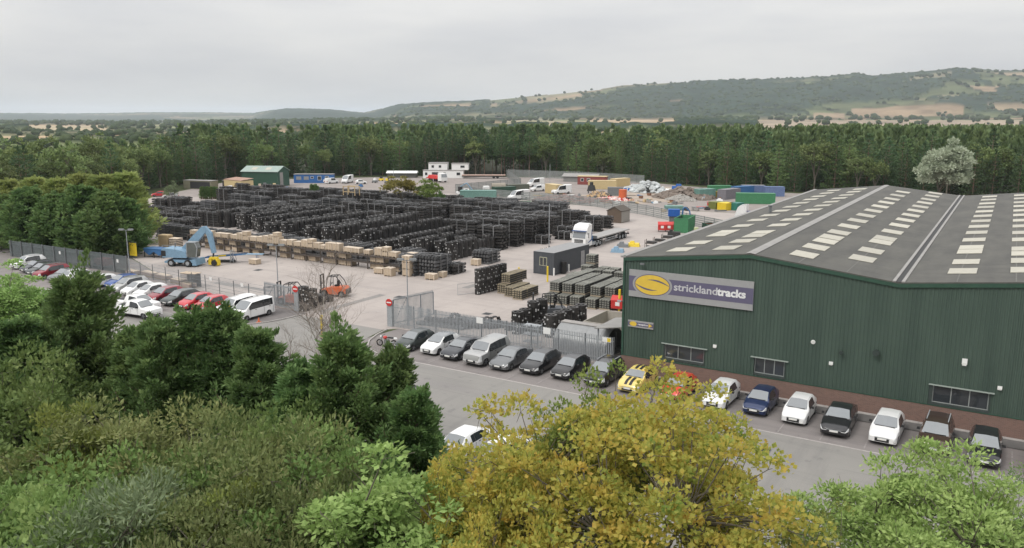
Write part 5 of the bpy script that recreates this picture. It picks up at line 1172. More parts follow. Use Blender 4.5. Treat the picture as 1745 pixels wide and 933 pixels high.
# dense dark rows: seen ends one by one, the rest as one mass
rowsR = []
for u in [-42.5,-44.6,-46.3,-48.6,-50.4,-53.4,-57.4,-59.2,-61.8,-66.2,-68,-70.6,-75,-76.8,-79.4,-84,-86,-89,-91,-94,-96,-99,-101,-104]:
    v0 = 33.5+rgd.uniform(-1, 1.5)+(1.5 if u < -60 else 0)+(6 if u < -82 else 0); v1 = {True: 44, False: 58}[u > -50]+rgd.uniform(-3, 2); rowsR.append((u, v0, v1, rgd.choice([3,4,5,6,6])))
extra = []
for ri, (u, v0, v1, n) in enumerate(rowsR):
    y = v0
    while y < v1:
        nn = max(3, n+rgd.choice([-1,0,0,0])); 
        for l in range(nn):
            if nroll < 298 and y < v0+1.3: rollcol_lab = 'black rolled track at the near end of the dense dark rows behind the crate racking'; put(ROLL[l % 3], 'rolled_track', rollcol_lab, 'rolled track', (u+rgd.uniform(-.05,.05), y+rgd.uniform(-.05,.05), .02+l*.53), rgd.uniform(-.5,.5), 'coils at the near ends of the dense rows'); nroll += 1
            else: extra.append((u+rgd.uniform(-.05,.05), y+rgd.uniform(-.05,.05), .02+l*.53, rgd.uniform(0,6), l >= nn-1))
        y += 1.22
lo_ = []
def lowroll(top):
    n = 9; r = .58; h = .52; V = []; F = []
    for i in range(n):
        a = 2*pi*i/n; V += [(r*cos(a), r*sin(a), 0), (r*cos(a), r*sin(a), h)]
    for i in range(n): j = (i+1) % n; F.append((2*i, 2*j, 2*j+1, 2*i+1))
    if top:
        for i in range(n): a = 2*pi*i/n; V += [(.36*cos(a), .36*sin(a), h*.97)]
        for i in range(n): j = (i+1) % n; F.append((2*i+1, 2*j+1, 2*n+j, 2*n+i))
    for i in range(n):
        j = (i+1) % n; a = 2*pi*(i+.5)/n; q_ = len(V)
        V += [(.60*cos(a-.12), .60*sin(a-.12), .05), (.60*cos(a+.12), .60*sin(a+.12), .05), (.60*cos(a+.12), .60*sin(a+.12), h-.05), (.60*cos(a-.12), .60*sin(a-.12), h-.05)]; F.append((q_, q_+1, q_+2, q_+3))
    return np.array(V), np.array(F)
LV, LF = lowroll(False); TV, TF = lowroll(True); VV = []; FF = []; off = 0; DV = []; DF = []; do = 0
for x, y, z, a, top in extra:
    Vl, Fl = (TV, TF) if top else (LV, LF); c, s = cos(a), sin(a)
    VV.append(np.stack([Vl[:,0]*c-Vl[:,1]*s+x, Vl[:,0]*s+Vl[:,1]*c+y, Vl[:,2]+z], 1)); FF.append(Fl+off); off += len(Vl)
o = link('rolled_tracks', np_mesh('rolled_tracks', np.concatenate(VV), np.concatenate(FF), M_track)); o['kind'] = 'stuff'
db = MB()
for x, y, z, a, top in extra:
    if rgd.random() < .5 and not top and (y < 40 or rgd.random() < .25):
        an = rgd.uniform(-2.2, -.2); db.cb((x+cos(an)*.62, y+sin(an)*.62, z+rgd.uniform(.12,.4)), (.15,.15,.15))
o = link('track_tags', db.mesh('track_tags', M_tagw)); o['kind'] = 'stuff'
print('rolls', nroll, 'mass', len(extra))

# ------------------------------------------------------------------ yard: stacks of straight tracks in steel cradles
def layer(L_, nb, m, w=.42, h=.40, seg=.34, lo=False, rnd=None):
    b = MB(); rnd = rnd or rgd
    for j in range(nb):
        y0 = j*(w+.06); n = int(L_/seg); xo = rnd.uniform(-.12, .12)
        b.box(xo, L_+xo, y0+.08, y0+w-.08, .03, h*.72)
        for i in range(n):
            x = i*seg+xo; dz = rnd.uniform(-.015, .03)
            b.box(x, x+seg*.72, y0, y0+w, h*.10, h*.30+dz); b.box(x+.03, x+seg*.6, y0+.10, y0+w-.10, h*.72, h*.93+dz)
        b.cyl((xo, y0+w/2, h*.48), h*.42, .10, 'x', 8); b.cyl((L_+xo, y0+w/2, h*.48), h*.42, .10, 'x', 8)
    return b
STK = {}
for key, L_, nb, m in [('a',4.6,5,M_track),('b',4.0,4,M_track),('c',3.4,6,M_track2),('d',4.8,4,M_track2),('e',2.6,4,M_track)]:
    me = [layer(L_, nb, m).mesh('track_layer', m) for _ in range(2)]
    D = nb*.48; pm = MB().prism([(-.06,0),(0,0),(0,.98),(D,.98),(D,0),(D+.06,0),(D+.06,1),(-.06,1)],-.09,.09,axis='x').mesh('upright', M_post)
    top = MB()
    for _ in range(int(13*L_*nb/18)): x = rgd.uniform(.1,L_-.3); y = rgd.uniform(0,D-.2); top.box(x,x+rgd.uniform(.1,.35),y,y+.12,.385,.40+rgd.uniform(0,.03))
    STK[key] = (L_, D, me, pm, top.mesh('track_shoes', mat('pale glint track plate '+key, (.30,.30,.305), .4, metal=.1, var=.25, scale=8)))  # loose top plates, their pale tone paints the glint on the stacks
nstk = 0
def stack(key, x, y, n, lab, rz=0, group=None, ends=True):
    global nstk
    L_, D, me, pm, top = STK[key]; e = bpy.data.objects.new('track_stack', None); COL.objects.link(e); e.location = (x, y, .02); e.rotation_euler = (0,0,rz); tag(e, lab, 'track stack', group); nstk += 1
    for i in range(n): link('track_layer', me[i % 2], e, (rgd.uniform(-.09,.09), rgd.uniform(-.06,.06), i*.46))
    o = link('track_shoes', top, e, (0,0,(n-1)*.46)); o['kind'] = 'stuff'
    for fx in (.28, .70): o = link('upright', pm, e, (L_*fx, 0, 0)); o.scale = (1,1,n*.46)
    if rgd.random() < .5:
        b_ = link('bearer', STKB, e, (L_*.1, D*.4, n*.46-.03))
STKB = MB().box(0,2.2,0,.1,0,.08).mesh('bearer', M_post)
# front row of grey stacks right behind the racking
x = -100.; i = 0
while x < -44:
    k = rgd.choice('cd'); L_ = STK[k][0]; stack(k, x, 27.6+rgd.uniform(-.3,.3), rgd.choice([4,5,5]), f'low grey track stack, {od(i)} from the left in the row just behind the crate racking', group='grey track stacks just behind the racking'); x += L_+rgd.uniform(.3,.9); i += 1
# stacks right of the racking
stack('c', -39.2, 22.6, 6, 'tall grey cradle of tracks at the right end of the racking, front one', pi/2, 'grey cradles at the right end of the racking'); stack('c', -36.2, 23.2, 6, 'tall grey cradle of tracks at the right end of the racking, second one', pi/2, 'grey cradles at the right end of the racking'); stack('e', -35.4, 26.2, 3, 'low grey cradle of tracks beside the tall pair at the racking end', pi/2, 'grey cradles at the right end of the racking')
stack('c', -35.8, 34.8, 4, 'low grey track stack right of the black coil ends, behind the lone crate', pi/2+.05)
# stillage rows beyond
def inside(x, y):
    xr = np.interp(y, [44, 60, 62, 88, 92, 104, 110], [-45, -43, -45, -46, -52, -60, -72]); xl = np.interp(y, [44, 60, 75, 90, 105, 112], [-110, -128, -146, -150, -140, -130]); return xl < x < xr
VR = [61.0, 65.6, 69.6, 74.2, 78.4, 83.0, 87.4, 92.2, 96.4, 100.6]
for r_i, y in enumerate(VR):
    x = -152.; i = 0
    while x < -40:
        k = rgd.choice('aabbd' if r_i < 7 else 'bbec'); L_ = STK[k][0]
        if inside(x, y) and inside(x+L_, y) and rgd.random() > .05:
            px, py, _ = proj(x, y, 1)
            if px > 235:
                stack(k, x, y+rgd.uniform(-.5,.5), rgd.choice([4,5,6,7,8] if r_i < 6 else ([4,5,6] if r_i < 8 else [3,4,4])), f'black track stack, {od(i)} from left, {od(r_i)} row beyond the dark coils', group=f'track stacks in the {od(r_i)} row beyond the coils'); i += 1
        x += L_+rgd.uniform(.15, .7)+(2.8 if rgd.random() < .17 else 0)
# left block beyond the hopper, near the cypress clump
for r_i, y in enumerate([30.5, 35.5, 41]):
    x = -118.; i = 0
    while x < -98+(-4 if r_i else 0):
        stack('b', x, y, rgd.choice([5,6,6]), f'dark track stack, {od(i)} from left, {od(r_i)} row beside the cypress clump', group='dark track stacks beside the cypress clump'); x += 4.4; i += 1
for r_i, y in enumerate([47, 52, 57]):
    x = -137.; i = 0
    while x < -108:
        stack(rgd.choice('abd'), x, y+rgd.uniform(-.4,.4), rgd.choice([4,5,6,7]), f'dark track stack, {od(i)} from left, {od(r_i)} row far left beyond the clump', group='dark track stacks far left beyond the clump'); x += 4.9+rgd.uniform(0,.8)+(3 if rgd.random() < .15 else 0); i += 1
# right block and the small stacks beside the lorry
for r_i, y in enumerate([46.2, 50.4, 54.6, 58.2]):
    for i, x in enumerate([-50.6, -45.6]):
        stack('a', x+r_i*.3, y, 9 if i == 0 or r_i > 0 else 8, f'tall black track stack, {["left","right"][i]} one in the {od(r_i)} row of the right hand block', group='tall track stacks of the right hand block')
for i, (x, y, n, k) in enumerate([(-40.6,55,3,'e'),(-41.8,64,4,'b'),(-41.2,68.5,5,'b'),(-41.0,73,6,'b'),(-41.4,78,5,'b'),(-39.6,61,3,'e'),(-46.3,66,7,'b'),(-46.8,75,7,'b')]):
    stack(k, x, y, n, f'black track stack, {od(i)} of the block left of the lorry and the brown shed', group='track stacks left of the lorry')
for i in range(4):
    b = MB(); b.cyl((0,0,.5), .48, 4.2, 'x', 12); 
    for j in range(10): b.cyl((-1.9+j*.42,0,.5), .53, .2, 'x', 12)
    p = at(1008+i*9, 379-(i%2)*4); one('track_bundle', b, M_track, f'long black rolled bundle, {od(i)} from the left beside the brown shed', 'track bundle', (-47.0+i*.2+(i//2)*4.4, 87.2+1.2*(i % 2), .02+(.0)), .0, 'black bundles beside the brown shed', smooth=40)
print('stacks', nstk)
# ------------------------------------------------------------------ crates and racking
def crate(w, d, h, lid=True):
    b = MB(); b.box(0,w,0,d,.12,h)
    bt = MB()
    for x in (0.0, w*.48, w-.09): bt.box(x,x+.09,-.022,-.002,.12,h); bt.box(x,x+.09,d+.002,d+.022,.12,h)
    for y in (0.0, d-.09): bt.box(w+.002,w+.022,y,y+.09,.12,h)
    ft = MB()
    for x in (0.02, w*.46, w-.12): ft.box(x,x+.10,0,d,0,.118)
    return [P('body', b, M_crate), P('battens', bt, M_crate2, stuff=True), P('lid', MB().box(-.03,w+.03,-.03,d+.03,h+.002,h+.035), M_crate2), P('runners', ft, M_crate)]
CR = [crate(1.15,.95,.85), crate(1.35,1.0,.70), crate(.95,.9,.62), crate(1.2,1.0,1.05)]
CW = [1.15,1.35,.95,1.2]; CH = [.89,.74,.66,1.09]
def bay(w=2.9): 
    k = []
    for x in (0, w): k.append(P('upright', MB().prism([(-.26,0),(-.16,0),(-.16,.1),(1.1,.1),(1.1,0),(1.2,0),(1.2,1.95),(1.1,1.95),(1.1,.18),(-.16,.18),(-.16,1.95),(-.26,1.95)],x-.06,x+.06,axis='x'), M_rack))
    for z in (.88, 1.82): k.append(P('shelf', MB().box(.07,w-.07,.0,1.2,z,z+.05), M_rack, [P('beam', MB().box(.065,w-.065,-.25,-.003,z-.10,z+.06), M_rack)]))
    return k
BAY = bay(); rgc = random.Random(21); nc = 0
RX0 = -85.9; NBAY = 16; 
for i in range(NBAY):
    put(BAY, 'pallet_rack', f'brown two level pallet rack bay, {od(i)} from the left', 'rack', (RX0+i*2.92, 23.6, .02), 0, 'bays of the long crate rack')
cnt = {}
def putcrate(x, y, z, where, ci=None, rz=0, gr=None):
    ci = rgc.randrange(4) if ci is None else ci; n = cnt.get(where, 0); cnt[where] = n+1
    put(CR[ci], 'wooden_crate', f'pale wooden crate, {od(n)} from the left {where}', 'crate', (x, y, z), rz, gr or f'crates {where}'); return CW[ci], CH[ci]
for lv, (z, dens, wh) in enumerate([(.02,.66,'on the ground under the racking'), (.95,.5,'on the middle shelf of the racking'), (1.89,.80,'on top of the racking')]):
    x = RX0+.15
    while x < RX0+NBAY*2.92-1.5:
        inb = (x-RX0) % 2.92
        ci = rgc.choice([1,2]) if lv < 2 else rgc.randrange(4)
        if inb+CW[ci] > 2.84 and lv < 2: x += 2.92-inb+.12; continue
        if rgc.random() < dens:
            w, h = putcrate(x, 23.7+rgc.uniform(0,.1), z, wh, ci)
            if lv == 2 and rgc.random() < .30: putcrate(x+.05, 23.72, z+h, 'on the upper tier above the racking', 2)
            x += w+rgc.uniform(.03,.25)
        else: x += .7
for i, (px, py, c, lab) in enumerate([(637,466,1,'low pale crate on the ground in front of the racking, left of a taller one'), (654,470,3,'pale crate on the ground in front of the racking, right of the low one'), (724,476,1,'long pale crate in front of the tall grey cradles, left one of two'), (740,472,1,'long pale crate in front of the tall grey cradles, right one of two'), (802,452,0,'single pale crate beside the black coil ends'), (424,450,1,'open brown crate on the ground right of the ladder'), (383,427,0,'brown crate behind the blue handler, left one of two'), (396,429,0,'brown crate behind the blue handler, right one of two')]):
    p = at(px, py); put(CR[c], 'wooden_crate', lab, 'crate', (p.x, p.y, .02), rgc.uniform(-.1,.1))
for i in range(3):
    p = at(686, 472); put(CR[0], 'wooden_crate', f'pale wooden crate, {lev[i]} in the stack at the right end of the racking', 'crate', (-40.8, 22.0, .02+i*.9), .02, 'crate stack at the right end of the racking')
p = at(505, 352); put([P('post', MB().box(0,.15,0,.15,0,1.9).box(3.4,3.55,0,.15,0,1.9).box(0,.15,1.5,1.65,0,1.9).box(3.4,3.55,1.5,1.65,0,1.9), M_tan), P('rail', MB().box(0,3.55,-.02,.13,1.9,2.05).box(0,3.55,1.52,1.67,1.9,2.05).box(0,3.55,-.02,.1,.7,.85).box(1.7,1.85,0,.15,.86,1.89), M_tan)], 'timber_frame', 'open yellow timber frame lying on the black stacks', 'frame', (-100.5,74.4,3.5))
# ------------------------------------------------------------------ stacks of track shoes on pallets
def shoe(n=4, m=M_pgrey):
    k = [P('pallet', MB().box(0,1.25,0,1.15,.10,.14).box(0,1.25,.0,.12,0,.098).box(0,1.25,.5,.62,0,.098).box(0,1.25,1.03,1.15,0,.098), M_pallet)]
    for i in range(n):
        b = MB(); z = .145+i*.245
        for j in range(4): b.box(.03+.31*j,.03+.31*j+.21,.0,1.17,z+.07,z+.225)
        k.append(P('shoe_layer', b, m)); k.append(P('dark_gap_block', MB().box(.04,1.22,.04,1.13,z-.01,z+.15), M_fdark))  # dark core box paints the shade in the gaps between shoe layers
    return k
SH = shoe(4); SHB = shoe(5); M_shb = mat('tan shoe plate', (.33,.28,.19), .75, var=.25, scale=6, obvar=.15); SHT = shoe(4, M_shb)
for ri, (x, v0, n1, n2) in enumerate([(-17.4,17.9,9,9),(-15.8,18.0,7,7),(-14.3,18.2,7,7),(-12.4,18.1,6,6),(-10.9,18.5,6,6),(-9.2,20.6,5,5),(-7.6,21,4,4)]):
    for i in range(n1): put(SH, 'shoe_pallet', f'grey track shoe pallet, {od(i)} back in the lower tier of the {od(ri)} long row', 'pallet stack', (x+rgc.uniform(-.05,.05), v0+1.22*i, .02), rgc.uniform(-.02,.02), 'shoe pallets of the long rows, lower tier')
    for i in range(1, n2): put(SH, 'shoe_pallet', f'grey track shoe pallet, {od(i-1)} back in the upper tier of the {od(ri)} long row', 'pallet stack', (x+rgc.uniform(-.05,.05), v0+1.22*i, 1.16), rgc.uniform(-.02,.02), 'shoe pallets of the long rows, upper tier')
for i, (x, y, z) in enumerate([(-20.6,29,0),(-20.6,30.4,0),(-19,28.6,0),(-19,30,0),(-19,30,1.15),(-19,31.4,0),(-19,31.4,1.15),(-16.6,28.2,0),(-16.6,28.2,1.15),(-15.2,28.2,0),(-15.2,28.2,1.15),(-13.6,28,0),(-13.6,28,1.15),(-15.2,30,0),(-15.2,30,1.15),(-16.6,30,0),(-16.6,30,1.15),(-11.4,27.5,0),(-11.4,27.5,1.15),(-9.8,28,0),(-9.8,28,1.15),(-19,31.4,2.3)]):
    put(SH, 'shoe_pallet', f'grey shoe pallet, {od(i)} of the loose group behind the long rows', 'pallet stack', (x, y, z+.02), rgc.uniform(-.05,.05), 'shoe pallets behind the long rows')
for i, (x, y, z) in enumerate([(-24.6,19.6,0),(-24.6,20.9,0),(-24.6,22.2,0),(-24.4,20.2,1.15),(-24.4,21.5,1.15),(-24.4,22.8,1.15),(-23.0,18.6,0),(-23,19.9,0),(-23,21.2,0),(-21.4,17.8,0),(-21.4,19.1,0),(-21.4,20.4,0)]):
    put(SHT, 'shoe_pallet', f'tan shoe pallet, {od(i)} of the small group right of the black coil wall', 'pallet stack', (x, y, z+.02), rgc.uniform(-.05,.05), 'tan shoe pallets beside the coil wall')
# ------------------------------------------------------------------ charcoal office container
def contain(L_, W_=2.44, H=2.6, m=None, mr=None, open_=False, min_=None, ribs=True):
    b = MB(); n = int(L_/.28)
    if not open_: b.box(.03,W_-.03,.03,L_-.03,.12,H-.06)
    else:
        t = .06
        b.box(.03,W_-.03,.03,L_-.03,.12,.18).box(.03,.03+t,.03,L_-.03,.181,H-.06).box(W_-.03-t,W_-.03,.03,L_-.03,.181,H-.06).box(.03+t,W_-.03-t,.03,.03+t,.181,H-.06).box(.03+t,W_-.03-t,L_-.03-t,L_-.03,.181,H-.06)
    k = [P('walls', b, m)]
    r_ = MB()
    for i in range(n):
        y = .12+i*(L_-.24)/n; r_.box(-.005,.028,y,y+.13,.14,H-.14).box(W_-.028,W_+.005,y,y+.13,.14,H-.14)
    for i in range(int(W_/.28)):
        x = .12+i*.28; r_.box(x,x+.13,-.005,.028,.14,H-.14)
    if ribs: k.append(P('ribs', r_, m))
    f = MB()
    for x in (-.02, W_-.08):
        for y in (-.02, L_-.08): f.box(x,x+.10,y,y+.10,0,H-.101)
    for z in (0.0, H-.10): f.box(-.025,W_+.025,-.025,.08,z+.002,z+.10).box(-.025,W_+.025,L_-.08,L_+.025,z+.002,z+.10).box(-.026,.08,.081,L_-.081,z+.002,z+.10).box(W_-.08,W_+.026,.081,L_-.081,z+.002,z+.10)
    k.append(P('frame', f, m))
    if not open_: k.append(P('roof', MB().box(.0,W_,.0,L_,H-.055,H+.01), mr or m))
    elif min_: k.append(P('lining', MB().box(.10,W_-.10,.10,L_-.10,.19,.25).box(.092,.10,.10,L_-.10,.25,H-.1), min_))
    return k
kc = contain(9.3, 3.1, 2.95, M_cgrey, M_cgreyr, ribs=True)
kc += [P('window', MB().box(.95,2.1,-.05,-.01,1.15,2.3), mat('pale window frame', (.45,.45,.33), .5), [P('pane', MB().box(1.03,1.48,-.062,-.052,1.23,2.22), M_glass), P('pane', MB().box(1.57,2.02,-.062,-.052,1.23,2.22), M_glass)]),
       P('gas_tank', MB().cyl((3.5,1.9,.85),.38,1.5,n=14), M_black), P('tank_post', MB().box(3.12,3.26,-.12,.05,0,1.0).box(3.5,3.64,3.0,3.15,0,1.1), M_white), P('rear_door', MB().box(3.13,3.16,7.0,8.0,.2,2.3), M_cgreyr)]
put(kc, 'office_container', 'long charcoal steel office container with a small window in its end', 'container', (-27.3,32.7,.02), radians(-3))
for i, (px, py) in enumerate([(921,434),(928,432)]): 
    p = at(px, py); put([P('shelf', MB().box(0,1.6,0,.6,.7,.76).box(0,1.6,0,.6,.1,.16), M_rack), P('leg', MB().box(0,.06,0,.06,0,.9).box(1.54,1.6,0,.06,0,.9).box(0,.06,.54,.6,0,.9).box(1.54,1.6,.54,.6,0,.9), M_rack), P('load', MB().box(.3,1.2,.1,.5,.761,.92), M_crate2)], 'work_bench', f'small steel bench behind the office container, {od(i)} from the left', 'bench', (p.x, p.y, .02), .1)
# ------------------------------------------------------------------ blue material handler
k = []
und = MB(); und.box(-2.2,2.3,-1.2,1.2,.65,1.05,tx=.1).box(1.9,2.6,-1.3,1.3,.25,1.15,tx=.1).box(-2.7,-2.2,-1.1,1.1,.5,.8); k.append(P('undercarriage', und, M_lblue))
for x in (-1.5, 1.2):
    for y in (-1.15, 1.15):
        t = MB().cyl((x,y,.55),.55,.45,'y',18); k.append(P('wheel', t, M_black, [P('rim', MB().cyl((x,y+(-.235 if y < 0 else .235),.55),.30,.03,'y',12), M_steel)]))
k.append(P('turntable', MB().cyl((-.3,0,1.2),.75,.3,n=16), M_fdark))
up = MB(); up.prism([(-2.9,1.35),(-3.0,2.5),(-2.6,2.75),(-.2,2.55),(1.0,2.2),(1.1,1.35)],-1.25,1.25); k.append(P('upper_body', up, M_lblue)); k.append(P('grille', MB().box(-3.05,-2.3,-1.275,-1.255,1.55,2.4), M_black))
cb_ = MB(); cb_.prism([(1.15,1.5),(1.15,3.6),(2.5,3.7),(2.85,2.9),(2.6,1.5)],-1.2,-.1); k.append(P('cab', cb_, mat('handler cab glass', (.12,.13,.12), .12, spec=.9))); k.append(P('cab_frame', MB().bar((1.15,-1.21,1.5),(1.15,-1.21,3.6),.09).bar((2.5,-1.21,3.7),(2.85,-1.21,2.9),.09).bar((2.85,-1.21,2.9),(2.6,-1.21,1.5),.09).box(1.1,2.6,-1.25,-.05,3.68,3.78), M_steel))
bm_ = MB(); bm_.prism([(-.5,2.7),(-.1,2.0),(2.2,3.7),(3.6,5.2),(3.55,5.85),(3.0,5.95),(1.6,4.7)],.2,.8); k.append(P('boom', bm_, M_lblue)); k.append(P('ram', MB().bar((-.1,.5,2.9),(1.4,.5,3.8),.14,n=8).bar((.0,.9,2.2),(1.7,.9,3.7),.16,n=8), M_steel))
st = MB(); st.prism([(2.9,5.9),(3.5,6.0),(4.4,5.0),(4.85,2.0),(4.3,1.9),(3.7,4.6)],.24,.76); k.append(P('stick', st, M_lblue)); k.append(P('lower_link', MB().bar((4.5,.5,2.0),(4.35,.5,1.3),.25,n=8), M_fdark))
k.append(P('magnet_grab', MB().box(3.7,4.3,.1,.9,.2,1.15,tx=.1).box(4.9,5.3,.1,.9,.1,1.0,tx=.05).box(3.9,5.1,.2,.8,1.0,1.35), M_yel)); k.append(P('grab_tyre', MB().cyl((4.75,.0,.5),.42,.3,'y',14), M_black)); k.append(P('exhaust', MB().cyl((-1.8,.6,3.0),.08,.7), M_steeld)); k.append(P('handrail', MB().tube([(-2.8,-1.2,2.6),(-2.8,-1.2,3.2),(-.8,-1.2,3.2),(-.8,-1.2,2.5)],.03), M_steel))
p = at(316, 452); put(k, 'material_handler', 'light blue wheeled material handler with raised arm and yellow grab', 'machine', (p.x, p.y, .02), radians(22), scale=.92)
k = [P('belt', MB().prism([(0,1.0),(9.5,1.9),(9.5,2.15),(0,1.25)],-.6,.6), M_fdark), P('side_frame', MB().prism([(0,.95),(9.6,1.85),(9.6,2.2),(0,1.3)],-.68,-.61).prism([(0,.95),(9.6,1.85),(9.6,2.2),(0,1.3)],.61,.68), M_blue), P('hazard_panel', MB().prism([(3.2,1.35),(5.0,1.52),(5.0,1.82),(3.2,1.65)],-.70,-.685), M_yel), P('outfeed', MB().box(8.8,13.5,-.7,.7,1.9,2.0), M_lblue),
     P('leg', MB().bar((1,-.5,1.1),(1,-.5,0),.1).bar((1,.5,1.1),(1,.5,0),.1), M_blue), P('leg', MB().bar((6,-.5,1.5),(6.6,-.5,0),.1).bar((6,.5,1.5),(6.6,.5,0),.1), M_blue), P('leg', MB().bar((12,-.5,1.9),(12,-.5,0),.1).bar((12,.5,1.9),(12,.5,0),.1), M_blue), P('base', MB().box(.3,6.8,-.55,.55,.1,.5,tx=.2), M_fdark)]
p = at(352, 446); put(k, 'conveyor', 'dark belt conveyor with blue frame right of the blue handler', 'conveyor', (p.x, p.y, .02), radians(28), scale=.62)
k = [P('rail', MB().bar((0,0,0),(.25,0,1.9),.06).bar((.5,0,0),(.5,.1,1.9),.06).bar((0,1,0),(.25,.3,1.9),.05).bar((.6,1,0),(.5,.4,1.9),.05), M_steel)]
for i in range(5): k.append(P('rung', MB().box(.05,.5,-.05,.2,.3+i*.35,.34+i*.35), M_steel))
p = at(392, 448); put(k, 'step_ladder', 'grey step ladder standing in front of the conveyor', 'ladder', (p.x, p.y, .02), radians(28))
# blue hopper with stacks on it
p = at(246, 438); k = [P('bin', MB().prism([(0,1.25),(3.6,1.25),(3.6,.9),(2.7,.35),(1.8,.9),(.9,.35),(0,.9)],0,1.8), M_blue), P('rim', MB().box(-.05,3.65,-.05,1.85,1.252,1.36), M_blue)]
for x in (0,1.75,3.5):
    for y in (0,1.7): k.append(P('leg', MB().box(x,x+.1,y,y+.1,0,.9), M_fdark))
put(k, 'blue_hopper', 'blue twin hopper stand beside the yellow board', 'hopper', (p.x, p.y, .02), radians(12))
p = at(247, 434); b = MB()
k = [P('pallet', MB().box(0,1.9,0,1.2,i*.20,i*.20+.09).box(.1,1.8,.1,1.1,i*.20+.091,i*.20+.199), M_tan) for i in range(14)]
put(k, 'pallet_stack', 'tall tan pallet stack behind the blue hopper', 'pallet stack', (p.x+.2, p.y+2.2, .02), radians(12))
k = [P('board', MB().box(0,1.6,0,1.2,i*.25,i*.25+.12), M_crate2) for i in range(10)]+[P('dark_gap_block', MB().box(.05,.2,0,1.2,i*.25+.121,i*.25+.249).box(1.4,1.55,0,1.2,i*.25+.121,i*.25+.249), M_fdark) for i in range(9)]
put(k, 'board_stack', 'stack of pale boards with dark gaps, right of the tall tan stack', 'board stack', (p.x+2.3, p.y+2.6, .02), radians(12))
# forklifts
def forklift(m):
    k = [P('chassis', MB().prism([(.6,.35),(.6,1.1),(1.5,1.25),(2.9,1.3),(3.15,1.05),(3.15,.45),(2.8,.3)],-.72,.72), m), P('front_body', MB().prism([(0,.35),(0,.95),(.6,.8),(.6,.35)],-.72,.72), m), P('counterweight', MB().box(3.0,3.35,-.7,.7,.35,1.0,tx=.03), mat('counterweight grey', (.10,.09,.085), .6) if 'counterweight grey' not in MATS else MATS['counterweight grey'])]
    for x, r in ((.35,.45),(2.6,.40)):
        for y in (-.72,.72): k.append(P('wheel', MB().cyl((x,y,r),r,.3,'y',16), M_black, [P('rim', MB().cyl((x,y+(.16 if y > 0 else -.16),r),r*.5,.02,'y',12), M_steeld)]))
    g = MB()
    for y in (-.62,.62): g.tube([(.55,y,1.0),(.75,y,2.5),(1.9,y,2.6),(2.5,y,1.9),(2.75,y,1.3)],.05,6).tube([(1.5,y,1.25),(1.55,y,2.55)],.04,6)
    for x, z in ((.75,2.5),(1.1,2.54),(1.5,2.57),(1.9,2.6)): g.bar((x,-.62,z),(x,.62,z),.06)
    k.append(P('overhead_guard', g, M_plasd)); k.append(P('seat', MB().box(1.5,2.0,-.25,.25,1.25,1.45).box(1.9,2.05,-.25,.25,1.451,2.0), M_black)); k.append(P('steering_wheel', MB().cyl((1.1,0,1.65),.17,.03,n=12).bar((.8,0,1.2),(1.1,0,1.63),.05), M_black))
    ms = MB()
    for y in (-.42,.42): ms.box(-.30,-.14,y-.06,y+.06,.1,2.7)
    for z in (.5,1.5,2.6): ms.box(-.28,-.16,-.359,.359,z,z+.1)
    k.append(P('mast', ms, M_fdark)); k.append(P('carriage', MB().box(-.40,-.31,-.55,.55,.35,.85), M_fdark))
    for y in (-.35,.35): k.append(P('fork', MB().box(-1.5,-.405,y-.06,y+.06,.12,.17), M_steeld))
    k.append(P('windscreen', MB().box(-.02,.02,-.0,.0,0,0), M_glass)) if False else None
    return k
FK = forklift(M_orange)
for px, py, rz, lab in [(553,503,radians(20),'orange forklift facing left beside the bare birch'), (480,517,radians(20),'red orange forklift behind the closed gate leaf'), ]:
    p = at(px, py); put(FK, 'forklift', lab, 'forklift', (p.x, p.y, .02), rz, scale=.92)
FKD = forklift(M_cgrey); put(FKD, 'forklift', 'dark grey forklift behind the left coil group', 'forklift', (-14.6,11.2,.02), radians(30))
# piles of loops beside the closed gate
for i, (px, py, n) in enumerate([(519,529,5),(533,524,4),(546,518,2),(560,513,1)]):
    p = at(px, py); 
    for l in range(n): put(ROLL[l % 3], 'rolled_track', f'rolled track, {lev[l]} of the {od(i)} pile between the gate and the forklift', 'rolled track', (p.x, p.y, .02+.53*l), .3*l, 'piles of rolled track by the gate', scale=.95)
# long grey track bundles lying behind the fence
for i, (x, y, r) in enumerate([(-23.4,3.0,.12),(-22.8,4.2,.12),(-22.2,5.4,.12),(-21.2,6.6,.10),(-23.0,3.6,.12)]):
    b = layer(5.2, 2, None, w=.36, h=.34, seg=.20); one('laid_track', b, M_steeld if i != 4 else M_track2, f'grey track length lying flat behind the fence, {od(i)} from the front', 'track', (x, y, .02+(.35 if i == 4 else 0)), r, 'track lengths lying behind the fence')
for i, (x, y, r) in enumerate([(-20.4,5.3,.5),(-17.5,6.7,.4),(-16.7,6.9,.45),(-21.6,6.9,.3)]):
    b = MB(); 
    for j in range(14): a0, a1 = 2*pi*j/14, 2*pi*(j+1)/14; b.bar((cos(a0)*r,0,r+sin(a0)*r),(cos(a1)*r,0,r+sin(a1)*r),.35,.10)
    one('loose_loop', b, M_track, f'loose black loop standing behind the fence, {od(i)} from the left', 'track loop', (x, y, .02), .8, 'loose loops behind the fence')
for i in range(3):
    p = at(862+i*14, 556); b = layer(3.2, 1, None); one('laid_track', b, M_track, f'short black track length beside the left coil group, {od(i)} from the left', 'track', (-18.2+i*.9, 4.2+.5*i, .02), .9, 'short lengths beside the left coil group')
